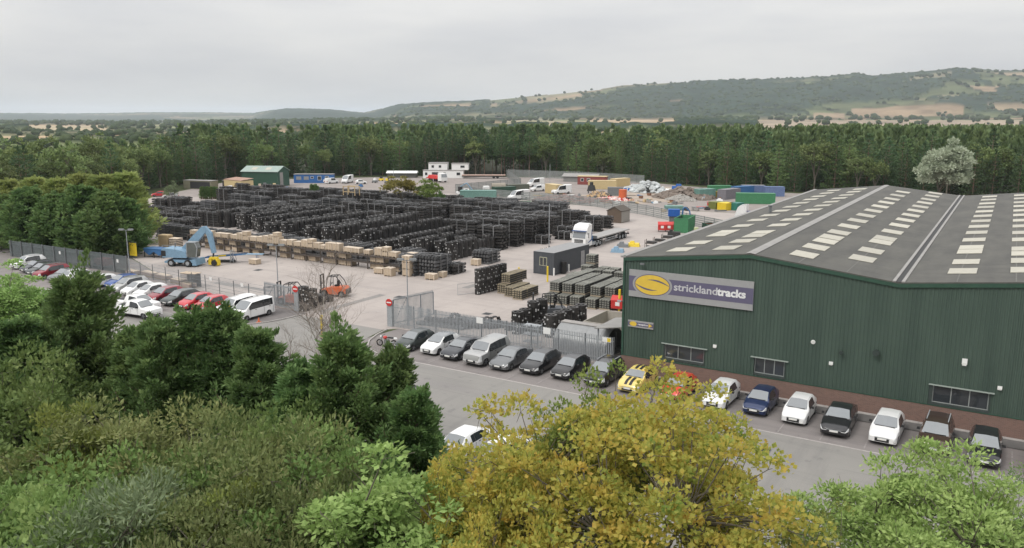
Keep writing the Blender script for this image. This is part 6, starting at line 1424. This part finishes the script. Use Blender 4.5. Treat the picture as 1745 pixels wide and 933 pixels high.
put([P('post', MB().box(0,.06,0,.06,0,2.1).box(1.5,1.56,0,.06,0,2.1).box(0,.06,.8,.86,0,2.1).box(1.5,1.56,.8,.86,0,2.1), M_steel), P('shelf', MB().box(0,1.56,0,.86,.4,.46), M_steel), P('shelf', MB().box(0,1.56,0,.86,1.1,1.16), M_steel), P('shelf', MB().box(0,1.56,0,.86,1.9,1.96), M_steel)], 'wire_rack', 'tall grey steel rack behind the fence at the silver off-roader', 'rack', (-10.6,2.0,.02))
# wire barrier
bar_ = MB().tube([(0,0,.05),(0,0,1.3),(3.4,0,1.3),(3.4,0,.05),(0,0,.05)],.025,5)
wb = MB(); [wb.bar((.1+.12*i,0,.1),(.1+.12*i,0,1.25),.010) for i in range(27)]
p = at(780, 503); put([P('frame', bar_, M_steel), P('bars', wb, M_steel, stuff=True)], 'site_barrier', 'light wire barrier standing left of the black coil wall', 'barrier', (p.x, p.y, .02), radians(62))
# ------------------------------------------------------------------ half round tank, open skip and lean-to at the shed corner
n = 14; r = 2.05; V = []; b = MB()
arc = [(r*cos(pi*(1-i/n)), .25+r*1.05*sin(pi*(1-i/n))) for i in range(n+1)]; inner = [(x*.97, (z-.25)*.97+.25) for x, z in arc]
prof = [(y, z) for y, z in arc]+[(y, z) for y, z in inner[::-1]]
k = [P('shell', MB().prism(prof, 0, 5.0, axis='x'), M_silver, smooth=35), P('end_wall', MB().prism(arc, .06, .10, axis='x'), mat('end wall', (.42,.43,.43), .5)), P('ridge_plate', MB().box(-.05,5.05,-.42,.42,2.38,2.43), mat('ridge plate', (.33,.31,.29), .6)), P('base', MB().box(0,5.0,-2.1,2.1,0,.24), M_steeld)]
for x in (1.4,2.8,4.2): k.append(P('seam', MB().prism([(y*1.006,(z-.25)*1.006+.25) for y, z in arc]+[(y*1.001,(z-.25)*1.001+.25) for y, z in arc[::-1]], x, x+.06, axis='x'), M_silver))
put(k, 'curved_shelter', 'silver half round metal shelter behind the palisade fence', 'shelter', (-7.4,3.75,.02), 0)
k = contain(5.0, 6.0, 1.9, mat('sandy skip steel', (.40,.37,.32), .7, var=.1), open_=True); k.append(P('scrap_plate', MB().box(2.9,4.9,2.2,3.6,.6,.72), M_fdark)); put(k, 'open_skip', 'open topped sandy steel skip behind the half round shelter', 'skip', (-6.7,6.3,.02), radians(0))
put([P('roof', MB().prism([(-3.1,2.75),(-.1,3.25),(-.1,3.33),(-3.1,2.83)],.6,4.8), M_flash), P('post', MB().box(-2.9,-2.8,.8,.9,0,2.75), M_steel), P('post', MB().box(-2.9,-2.8,4.4,4.5,0,2.75), M_steel), P('post', MB().box(-.4,-.3,.8,.9,0,3.15), M_steel), P('back_panel', MB().box(-1.7,-.15,3.6,3.66,.3,2.6), M_white)], 'lean_to', 'grey lean-to roof on posts against the shed corner', 'shelter', (-.12,.8,.02))
for i, (x, y) in enumerate([(-1.2,3.0),(-.8,2.2)]): put([P('cylinder', MB().cyl((0,0,.75),.12,1.5,n=10), M_fdark), P('valve', MB().cyl((0,0,1.57),.04,.14,n=8), M_steel)], 'gas_cylinder', f'dark gas cylinder under the lean-to, {["rear","front"][i]} one', 'gas cylinder', (x, y, .02))
# red wheeled bins and containers beyond the lorry
def bin_(m): return [P('body', MB().prism([(0,.25),(-.08,1.1),(.6,1.25),(1.05,1.2),(1.0,.25)],0,1.3,axis='x'), m), P('lid', MB().prism([(-.10,1.12),(.6,1.52),(1.08,1.24),(.6,1.27)],-.03,1.33,axis='x'), m), P('label', MB().prism([(-.052,.55),(-.085,.95),(-.075,.95),(-.042,.55)],.45,.9,axis='x'), M_white)]+[P('wheel', MB().cyl((x,y,.12),.12,.08,'x',10), M_black) for x in (.1,1.2) for y in (.12,.9)]
BN = bin_(M_red)
for i, (px, lab) in enumerate([(1121,'red wheeled bin with open dark lid, left of three'),(1132.5,'red wheeled bin, middle of the three by the green skip'),(1145,'red wheeled bin, right of the three by the green skip')]):
    p = at(px, 394.5); put(BN, 'waste_bin', lab, 'bin', (p.x, p.y, .02), radians(22), scale=1.15)
p = at(1050, 527); put(BN, 'waste_bin', 'red bin at the shed corner beside the shoe pallets', 'bin', (-9.6,18.6,.02), radians(10), scale=1.05)
def cat_(px, py, k, nm, lab, rz, cat='container', scale=None): p = at(px, py); return put(k, nm, lab, cat, (p.x, p.y, .02), rz, scale=scale)
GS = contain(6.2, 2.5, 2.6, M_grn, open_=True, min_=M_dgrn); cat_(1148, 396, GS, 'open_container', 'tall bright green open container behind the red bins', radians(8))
RS = contain(5.5, 2.6, 1.3, M_dgrn, open_=True, min_=mat('rusty lining', (.16,.075,.05), .8)); cat_(1196, 391, RS, 'open_skip', 'low green skip with rusty inside near the shed eaves', radians(-50), 'skip')
p = at(1186, 398); one('barrel', MB().cyl((0,0,.55),.4,1.1,n=12), mat('pale lime paint', (.5,.55,.3), .6), 'pale lime barrel at the corner of the low green skip', 'barrel', (p.x, p.y, .02))
k = [P('column', MB().bar((0,0,0),(.3,0,3.6),.28), M_blue), P('arm', MB().tube([(.3,0,3.6),(.7,0,3.9),(1.5,0,3.2),(1.7,0,2.2)],.13,8), M_blue), P('box', MB().box(-2.4,-.3,-.7,.7,2.2,3.5), mat('royal blue paint', (.015,.11,.42), .5)), P('stand', MB().box(-2.2,-.6,-.5,.5,0,2.195), M_steeld)]
cat_(1160, 388, k, 'loading_crane', 'blue loading crane arm with a blue box above the green container', radians(25), 'crane')
for i, (px, py) in enumerate([(1098,428),(1112,424),(1126,418)]):
    p = at(px, py); k = [P('frame', MB().box(0,.08,0,.08,0,1.8).box(2.2,2.28,0,.08,0,1.8).box(0,.08,1,1.08,0,1.8).box(2.2,2.28,1,1.08,0,1.8).box(0,2.28,0,1.08,.5,.56).box(0,2.28,0,1.08,1.2,1.26), M_rack), P('load', MB().box(.2,2.0,.1,.9,.57,.85).box(.3,1.8,.15,.9,1.27,1.6), M_track)]
    put(k, 'steel_stillage', f'dark steel stillage with parts along the shed eaves, {od(i)} from the left', 'stillage', (p.x, p.y, .02), .15)
one('parts_box', MB().box(0,2.2,0,1.4,0,.9,tx=.05,ty=.05).box(.3,.8,.3,.8,.901,1.3), M_fdark, 'dark box of parts beyond the stillages near the eaves', 'box', tuple(at(1137,404))[:2]+(.02,), .3)
for px, py, m, lab in [(1050,421,MATS['mid grey car paint'],'dark tarpaulin covered pile near the shed corner'), (1068,420,M_yel,'small yellow machine part near the shed corner'),(1040,430,M_lblue,'light blue tarpaulin behind the shoe pallets')]:
    p = at(px, py); b = MB(); b.box(0,2.0,0,1.5,0,.5,tx=.15,ty=.15).box(.4,1.2,.3,1.0,.501,.85,tx=.1,ty=.1); one('covered_pile', b, m, lab, 'pile', (p.x, p.y, .02), .3)
# brown timber shed
p = at(1055, 380); k = [P('walls', MB().prism([(0,0),(0,2.3),(1.5,3.1),(3.0,2.3),(3.0,0)],0,4.2), mat('brown shed boards', (.13,.095,.07), .85, var=.15, stretch=(6,6,.5))), P('roof', MB().prism([(-.15,2.22),(1.5,3.13),(1.5,3.23),(-.15,2.34)],-.15,4.35).prism([(1.501,3.13),(3.15,2.22),(3.15,2.34),(1.501,3.23)],-.15,4.35), mat('felt roof', (.10,.085,.07), .9)), P('side_panel', MB().box(3.005,3.03,.1,4.1,.1,2.2), mat('grey weathered boards', (.30,.28,.25), .85, var=.15, stretch=(1,5,1)))]
put(k, 'garden_shed', 'small brown gabled timber shed between the stacks and the lorry', 'shed', (p.x-2.6, p.y, .02), radians(0))
# ------------------------------------------------------------------ the works compound beyond the yard
M_wire2 = mat('far mesh wire', (.30,.32,.31), .6)
meshfence([(-58.5,112.8),(-40,102),(-18,85)], 'grey mesh fence from the stacks to the red bins', 2.2, 3.0, wp=.22, wr=.05, mm=M_wire2)
meshfence([(-58.5,112.8),(-92,118.2),(-104,122)], 'grey mesh fence behind the stacks in front of the green container', 2.2, 3.0, wp=.22, wr=.05, mm=M_wire2)
meshfence([(-104,122),(-100,150),(-127,185)], 'tall grey fence running back to the white cabins', 2.6, 3.0, wp=.20, wr=.05, mm=M_wire2)
meshfence([(-127,186),(-100,188),(-74,183)], 'far grey fence at the foot of the forest', 2.6, 3.0, wp=.20, wr=.05, mm=M_wire2)
meshfence([(-18,85),(-18,110),(-18,135)], 'mesh fence along the far side of the shed by the lorry cab', 2.2, 3.0, wp=.22, wr=.04, mm=M_wire2)
for px, py, m, L_, rz, lab, mr in [(838,334,M_dgrn,6.0,-32,'dark green container beyond the stacks, beside the mixer truck',None), (862,329,mat('olive container paint',(.12,.13,.10),.6),6.0,-40,'olive brown container right of the dark green one',None),
    (947,331,M_cream,6.0,58,'cream container in front of the white vans',None), (1002,321,M_cream,8.0,-60,'long cream container beyond the yellow topped cabin',None),(1040,318,M_cream,6.0,-20,'cream container with dark open end beside the white bags',None),
    (1205,331,M_grn,6.0,-55,'bright green container at the foot of the forest',None),(1222,339,mat('grey lorry sheet',(.22,.21,.23),.6),7.0,-15,'grey sheeted trailer beside the blue box',None),(1245,333,M_blue,6.0,-30,'royal blue container behind the green ones',None),
    (1262,330,mat('slate blue paint',(.14,.20,.36),.6),6.0,-62,'long slate blue container at the forest foot',M_cgreyr),(1300,333,MATS['slate blue paint'],5.0,-62,'slate blue container right of the long one',None),
    (1253,345,M_grn,9.0,-68,'long bright green container left of the lorry cab',None),(1207,355,mat('olive yellow paint',(.18,.20,.05),.6),3.0,-30,'small olive skip left of the yellow box',None),(1222,357,M_yel,3.2,-20,'yellow steel box among the green skips',None),(1240,357,mat('teal paint',(.03,.20,.16),.5),2.6,-20,'small teal box right of the yellow one',None),
    (1182,338,mat('sea green paint',(.16,.30,.26),.6),5.0,-35,'pale sea green container near the rubble heap',None),(1200,337,mat('ochre paint',(.42,.30,.05),.6),3.5,0,'ochre box container right of the sea green one',None),(1132,356,MATS['sea green paint'],3.9,-60,'low sea green skip beyond the crane box',None),
    (786,340,MATS['sea green paint'],9.0,-62,'long pale green container right of the slim cypresses',None)]:
    H = 2.5 if L_ > 4 else (.9 if L_ == 3.9 else 1.6)
    cat_(px, py, contain(L_, 2.4, H, m, mr), 'shipping_container', lab, radians(rz))
# site cabins
def cabin(L_, D, H, m, mroof, wins, roofov=.15, pitch=0):
    k = [P('walls', MB().box(0,L_,0,D,0,H), m), P('roof', (MB().box(-roofov,L_+roofov,-roofov,D+roofov,H+.002,H+.14) if not pitch else MB().prism([(-roofov,H),(D/2,H+pitch),(D+roofov,H)], -roofov, L_+roofov, axis='x')), mroof)]
    for x0, x1, z0, z1, t in wins:
        k.append(P(t, MB().box(x0,x1,-.05,-.004,z0,z1), M_white if t == 'window' else M_cgreyr, [P('pane', MB().box(x0+.08,x1-.08,-.065,-.052,z0+.08,z1-.08), M_glass)] if t == 'window' else None))
    return k
cat_(501, 311.5, cabin(12.5, 2.6, 2.7, mat('cabin blue',(.03,.13,.36),.5), M_flash, [(.8,2.4,1.0,2.1,'shutter'),(3.2,4.8,1.0,2.1,'shutter'),(5.4,6.3,1.4,2.1,'window'),(7.6,8.8,.9,2.2,'window'),(10,11.2,.9,2.2,'window')]), 'site_cabin', 'long blue site cabin at the forest foot with white windows', radians(32), 'cabin')
cat_(721, 303, cabin(14, 4, 2.6, M_white, M_flash, [(.6,1.6,.9,2.0,'window'),(3,5.4,.9,2.1,'window'),(7,8,.9,2.0,'window'),(11.6,13,.9,2.0,'window')]), 'white_cabin', 'lower storey row of white cabins at the forest edge', radians(30), 'cabin')
p = at(729, 303); put(cabin(6.5, 5, 2.3, M_white, M_flash, [(1,2,.7,1.7,'window'),(3.5,4.5,.7,1.7,'window')]), 'white_cabin', 'upper white cabin stacked on the left of the white row', 'cabin', (p.x, p.y+.5, 2.78), radians(30)); put(cabin(5.8, 4, 2.1, M_white, M_flash, [(3,4.6,.7,1.6,'window')]), 'white_cabin', 'upper white cabin stacked on the right of the white row', 'cabin', (p.x+6.9, p.y+4.6, 2.78), radians(30))
cat_(660, 302.5, cabin(10, 4, 1.6, mat('dark canopy wall',(.10,.10,.09),.8), M_white, [], .4, .7), 'low_canopy', 'low white roofed building left of the white cabins', radians(30), 'building')  # walls in one dark grey tone under a white roof
cat_(960, 309, cabin(11, 5, 1.7, mat('bare frame wall',(.25,.25,.24),.7), M_flash, [], .5, .9), 'grey_shelter', 'grey pitched roof on poles at the far side of the compound', radians(12), 'building')
cat_(984, 314, cabin(9, 3, 2.5, mat('maroon cabin', (.25,.06,.05), .6), M_cream, [(1,2,1,2,'window'),(3,4,1,2,'window')]), 'site_cabin', 'maroon and cream cabin right of the grey pitched roof', radians(15), 'cabin')
# green barn and tan shed on the far left
p = at(413, 318); put([P('walls', MB().prism([(0,0),(0,4.6),(4,6.0),(8,4.6),(8,0)],0,11.5,axis='x'), M_dgrn), P('roof', MB().prism([(-.3,4.5),(4,6.02),(4,6.14),(-.3,4.62)],-.3,11.8,axis='x').prism([(4.001,6.02),(8.3,4.5),(8.3,4.62),(4.001,6.14)],-.3,11.8,axis='x'), mat('pale green roof', (.30,.38,.34), .6)), P('skylight', MB().prism([(1.0,5.08),(2.8,5.72),(2.8,5.76),(1.0,5.12)],2.5,4.2,axis='x'), M_sky), P('skylight', MB().prism([(1.0,5.08),(2.8,5.72),(2.8,5.76),(1.0,5.12)],7,8.7,axis='x'), M_sky), P('door', MB().box(11.51,11.56,1.5,3.6,0,4.3), M_flash)], 'green_barn', 'dark green gabled barn with pale roof at the far left forest edge', 'building', (p.x, p.y, .02), radians(22))
p = at(398, 322); put([P('walls', MB().box(0,9,0,4,0,2.6), M_cream), P('roof', MB().prism([(-.1,2.65),(4.1,3.1),(4.1,3.2),(-.1,2.75)],-.1,9.1,axis='x'), mat('faded red roof', (.38,.24,.18), .8)), P('door', MB().box(6.5,7.3,-.04,-.003,.2,2.1), M_rack)], 'tan_shed', 'tan flat shed in front of the green barn', 'building', (p.x-4, p.y, .02), radians(-8))
p = at(365, 322); put([P('walls', MB().box(0,9,0,3,0,2.3), M_fdark), P('roof', MB().box(-.1,9.1,-.1,3.1,2.302,2.42), M_flash), P('opening', MB().box(.5,5,-.05,-.004,.3,2.1), M_rack)], 'dark_shed', 'low dark shed left of the tan shed', 'building', (p.x, p.y+3, .02), radians(5))
put([P('walls', MB().box(0,10,0,3,0,2.4), mat('olive timber', (.20,.19,.13), .8)), P('roof', MB().box(-.1,10.1,-.1,3.1,2.402,2.5), M_flash), P('opening', MB().box(2.5,9.5,-.05,-.004,.2,2.1), M_fdark)], 'open_store', 'open fronted olive store behind the row of slim conifers', 'building', tuple(at(313,321))[:2]+(.02,), radians(12))
# heaps
def heap(nm, px, py, R, Hh, m, lab, kind=None, n=420, rock=.35):
    p = at(px, py); rg = np.random.default_rng(int(px)); a = rg.uniform(0, 2*pi, n); r = R*np.sqrt(rg.uniform(0, 1, n)); z = Hh*(1-(r/R)**1.3)*(.8+.25*np.sin(3*a))
    me = blobs(nm, np.stack([r*np.cos(a), r*np.sin(a)*.7, z*.92], 1), rg.uniform(.5, 1.3, n)*rock, m); me.polygons.foreach_set('use_smooth', [False]*len(me.polygons))
    return tag(link(nm, me, None, (p.x, p.y, 0)), lab, 'heap')
heap('rubble_heap', 1165, 337, 8.5, 3.0, mat('rubble', (.22,.18,.15), .95, var=.2, scale=.9), 'brown rubble heap left of the coloured containers', rock=.6)
heap('rubble_heap', 1160, 341, 4.0, 1.4, mat('pale rubble', (.38,.36,.33), .95, var=.2), 'small pale gravel heap before the brown rubble', rock=.4)
M_bag = mat('white bag', (.55,.58,.58), .7, var=.2, scale=.8)
heap('bag_heap', 1103, 327, 5.5, 3.6, M_bag, 'tall heap of white bulk bags in the compound', rock=.75, n=150); heap('bag_heap', 1086, 325, 6.0, 1.8, M_bag, 'low spread of white bags left of the tall heap', rock=.6, n=110); heap('bag_heap', 1124, 324, 6.0, .8, M_white, 'scatter of white bags right of the tall heap', rock=.45, n=60)
heap('scrap_heap', 965, 341, 9, 1.3, mat('mixed scrap', (.22,.20,.20), .8, col2=(.35,.15,.12), scale=1.2), 'low heap of mixed scrap behind the mesh fence', rock=.5)
heap('barrier_heap', 1048, 340, 4.5, .6, mat('red plastic', (.50,.13,.10), .6, col2=(.65,.6,.58), scale=1.5, hard=True), 'heap of red and white plastic barriers', rock=.45, n=220)
heap('barrier_heap', 1022, 343, 2.8, .8, mat('rust red scrap', (.36,.13,.09), .7), 'small heap of rust red parts left of the barriers', rock=.45, n=90)
heap('scrap_heap', 1020, 336, 3.2, 2.0, mat('yellow scrap', (.45,.30,.15), .7, col2=(.12,.11,.10), scale=1.5, hard=True), 'heap of yellow and dark machine parts', rock=.6, n=80)
p = at(1061, 340); one('orange_drum', MB().cyl((0,0,1.3),1.0,2.6,n=18), M_orange, 'upright orange drum among the red barriers', 'drum', (p.x, p.y, .02), smooth=40)
p = at(1144, 326); one('blue_bundle', MB().box(0,2.4,0,1.5,0,1.5,tx=.2,ty=.2).box(1.0,3,0.2,1,0.2,2.1,tx=.3,ty=.2), mat('strong blue', (.02,.12,.42), .5), 'blue covered bundle right of the white bags', 'bundle', (p.x, p.y, .02), .4)
p = at(1060, 326); one('blue_barrels', MB().cyl((0,0,.5),.4,1,n=8).cyl((1,0,.5),.4,1,n=8).cyl((2,.4,.5),.4,1,n=8), MATS['strong blue'], 'three blue barrels left of the white bags', 'barrels', (p.x, p.y, .02))
p = at(1035, 333); one('steel_tank', MB().box(0,4.2,0,2,0,2.2), M_steeld, 'grey steel tank behind the red barriers', 'tank', (p.x, p.y, .02), .4)
p = at(1000, 329); one('mixer_stand', MB().box(0,2.0,0,1.6,.6,2.2,tx=.3,ty=.3).box(.2,.4,.2,.4,0,.59).box(1.5,1.7,.2,.4,0,.59).cyl((1,.8,2.6),.5,.9,n=10), M_fdark, 'dark machine stand right of the scrap heap', 'machine', (p.x, p.y, .02))
p = at(822, 333); put([P('cab', MB().box(0,2.3,0,1.8,.6,2.6,ty=.15), M_white), P('drum', MB().cyl((1.15,4.2,2.3),1.15,3.6,'y',14), mat('dirty drum', (.30,.27,.22), .8)), P('chassis', MB().box(.3,2.0,1.8,7,.5,.9), M_fdark)]+[P('wheel', MB().cyl((x,y,.5),.5,.35,'x',14), M_black) for x in (.2,2.1) for y in (.8,4.6,5.9)], 'mixer_truck', 'dirty mixer truck left of the dark green container', 'truck', (p.x, p.y, .02), radians(-50))
p = at(752, 311); put([P('cab', MB().prism([(0,.5),(-.05,1.6),(.3,2.8),(2.0,2.9),(2.0,.5)],0,2.4,axis='x'), M_white), P('windscreen', MB().add([(.1,-.07,1.65),(2.3,-.07,1.65),(2.2,.26,2.7),(.2,.26,2.7)],[(0,1,2,3)]), M_cglass), P('bed', MB().box(0,2.4,2.2,9,1.0,1.3), M_red), P('load', MB().box(.2,2.2,3,8.5,1.301,2.1,tx=.2,ty=.5), M_red)]+[P('wheel', MB().cyl((x,y,.5),.5,.35,'x',14), M_black) for x in (.2,2.2) for y in (1,6,7.2)], 'tipper_truck', 'white cab truck with red body before the white cabins', 'truck', (p.x, p.y, .02), radians(70))
p = at(788, 303); put([P('bed', MB().box(0,2.5,0,15,1.0,1.25), mat('pinkish deck', (.50,.36,.30), .8)), P('frame', MB().box(.5,2,0,15,.6,.98), M_rack)]+[P('wheel', MB().cyl((x,y,.45),.45,.3,'x',12), M_black) for x in (.2,2.3) for y in (11,12.3)], 'flatbed_trailer', 'long pink brown flat trailer at the forest foot right of the white cabins', 'trailer', (p.x, p.y, .02), radians(-60))
p = at(797, 334); put([P('base', MB().box(0,3,0,2,.3,1.6), M_fdark), P('arm', MB().tube([(1,1,1.6),(-.5,1,3.4),(-2.2,1,2.4)],.15,6), M_lblue), P('bucket', MB().box(-2.8,-1.8,.5,1.5,1.2,2.4), M_fdark)], 'mini_digger', 'small digger with bent arm between the white pickup and the mixer truck', 'digger', (p.x, p.y, .02), radians(20))
for i, (px, py) in enumerate([(634,311),(645,308),(655,312),(662,316),(440,322),(450,320),(468,321)]):
    p = at(px, py); put([P('base', MB().box(0,1.6,0,1.1,.15,.8,tx=.1,ty=.1), [M_steeld, M_yel, M_steeld, M_fdark, M_crate, M_steel, M_crate][i]), P('top', MB().box(.3,1.2,.2,.9,.801,1.5,tx=.1,ty=.1), [M_white, M_fdark, M_yel, M_steeld, M_crate2, M_steeld, M_cream][i]), P('wheel', MB().cyl((.2,-.05,.2),.2,.12,'y',10), M_black), P('wheel', MB().cyl((1.4,-.05,.2),.2,.12,'y',10), M_black)], 'small_plant', f'small wheeled machine in the back yard, {od(i)} counted from the yellow olive tree', 'machine', (p.x, p.y, .02), .3*i)
for i, (px, py) in enumerate([(632,326),(640,328),(650,326),(610,322),(655,324),(700,328)]):
    p = at(px, py); one('kerb_block', MB().box(0,1.6,0,.6,0,.45,tx=.03,ty=.03), M_kerb, f'pale block lying in the far yard, {od(i)} in the scatter', 'block', (p.x, p.y, .02), .5*i, 'pale blocks scattered in the far yard')
# things on the ground by the left car park fence
for i, (px, py, w) in enumerate([(200,466,3.2),(232,470,2.8),(256,475,2.6),(283,483,2.2),(300,490,2.0)]):
    p = at(px, py); put([P('slabs', MB().box(0,w,0,1.0,.12,.5), mat('pinkish slabs', (.36,.30,.27), .85) if i == 0 else MATS['pinkish slabs']), P('pallet', MB().box(0,w,0,.12,0,.118).box(0,w,.44,.56,0,.118).box(0,w,.88,1.0,0,.118), M_pallet), P('sheet', MB().box(.05,w-.05,.02,.98,.502,.54), M_crate2)], 'slab_pallet', f'low pallet of slabs behind the mesh fence, {od(i)} from the left', 'pallet', (p.x, p.y+.6, .02), radians(-6), 'slab pallets behind the mesh fence')
p = at(309, 489); b = MB()
for i in range(14): b.box(.0+i*.16,.03+i*.16,-.01,.01,0,1.7)
for i in range(8): b.box(0,2.2,-.012,.012,.1+i*.22,.13+i*.22)
put([P('panel', b, M_steeld, stuff=True), P('back_panel', MB().box(.02,2.2,1.0,1.04,0,1.6), M_steeld), P('lid', MB().box(-.05,2.25,-.05,1.1,1.72,1.78), M_crate)], 'wire_cage', 'grey wire cage with a wooden lid behind the red cars', 'cage', (p.x, p.y, .02), radians(8))
p = at(160, 456); put([P('body', MB().box(0,2.2,0,1.5,.4,1.3,tx=.2), mat('pink red machine', (.45,.18,.17), .5)), P('wheel', MB().cyl((.4,-.05,.35),.35,.2,'y',12), M_black), P('wheel', MB().cyl((1.8,-.05,.35),.35,.2,'y',12), M_black)], 'red_trailer', 'small red machine behind the fence at the blue car', 'machine', (p.x, p.y, .02), 0)
# low clutter of the compound and the back yard, piece by piece
CLM = [('pale buff', mat('pale buff', (.36,.31,.27), .8)), ('mid grey', mat('mid grey', (.22,.22,.21), .8)), ('rust brown', mat('rust brown', (.24,.12,.07), .8)), ('pale grey', M_kerb), ('tan', M_tan), ('blue', M_blue), ('dark', M_fdark), ('white', M_white), ('green', M_grn), ('red', M_red), ('light blue', M_lblue), ('grey', M_steeld)]
def clutter(n, x0, x1, y0, y1, where, gr):
    seen = {}
    for i in range(n):
        px, py = rgc.uniform(x0, x1), rgc.uniform(y0, y1); p = at(px, py); cn, m = rgc.choice(CLM); kind = rgc.randrange(3); a, c = rgc.uniform(.6, 1.8), rgc.uniform(.5, 1.0)
        nm = ['bundle', 'crate', 'plank_pile'][kind]; j = seen.get((cn, nm), 0); seen[(cn, nm)] = j+1
        if kind == 0: kk = [P('body', MB().box(0,a,0,c,.1,.9,tx=.1,ty=.1), m), P('top', MB().box(a*.2,a*.7,c*.2,c*.8,.901,1.25,tx=.05,ty=.05), m), P('bearer', MB().box(.1,.25,0,c,0,.098).box(a-.25,a-.1,0,c,0,.098), M_pallet)]
        elif kind == 1: kk = [P('body', MB().box(0,a*.7,0,c,.12,1.1), m), P('rim', MB().box(-.04,a*.7+.04,-.04,c+.04,1.101,1.18), M_steeld), P('bearer', MB().box(.1,.25,0,c,0,.118).box(a*.7-.25,a*.7-.1,0,c,0,.118), M_pallet)]
        else: kk = [P('plank', MB().box(rgc.uniform(-.2,.2),2.6+rgc.uniform(-.3,.3),q_*.28,q_*.28+.22,l*.13,l*.13+.10), m) for l in range(3) for q_ in range(3)]
        m = m; put(kk, nm, f'{cn} {nm.replace("_", " ")}, {od(j)} {where}', 'clutter', (p.x, p.y, .025), rgc.uniform(0, 3), gr, scale=(1, 1, .62))
clutter(46, 955, 1120, 332, 348, 'of its colour near the barriers', 'clutter near the red barriers')
clutter(26, 1130, 1250, 340, 362, 'of its colour among the skips', 'clutter among the coloured skips')
clutter(18, 800, 950, 325, 345, 'of its colour around the compound vans', 'clutter around the vans')
clutter(20, 430, 680, 316, 334, 'of its colour in the far yard', 'clutter in the far yard')
clutter(14, 1180, 1330, 322, 336, 'of its colour at the forest foot', 'clutter at the forest foot')
# report double labels
for l, it in LABELS.items():
    if len(it) > 1 and (len(set(g for _, g in it)) > 1 or it[0][1] is None): print('DUP', l, len(it))
    nw = len(l.split())
    if not 4 <= nw <= 16: print('LEN', nw, l)
# ------------------------------------------------------------------ air
hz = MB(); hz.box(-17000, 17000, -17000, 17000, -3, float(GZ.max())+15)
hm = bpy.data.materials.new('haze'); hm.use_nodes = True; t_ = hm.node_tree; t_.nodes.clear(); o_ = t_.nodes.new('ShaderNodeOutputMaterial'); v_ = t_.nodes.new('ShaderNodeVolumePrincipled')
v_.inputs['Density'].default_value = 7.0e-5; v_.inputs['Color'].default_value = (.82,.90,1.0,1); v_.inputs['Anisotropy'].default_value = .2
t_.links.new(v_.outputs[0], o_.inputs['Volume'])
ho = link('haze', hz.mesh('haze', hm)); ho['kind'] = 'stuff'
S.cycles.volume_bounces = 1
S.cycles.max_bounces = 6
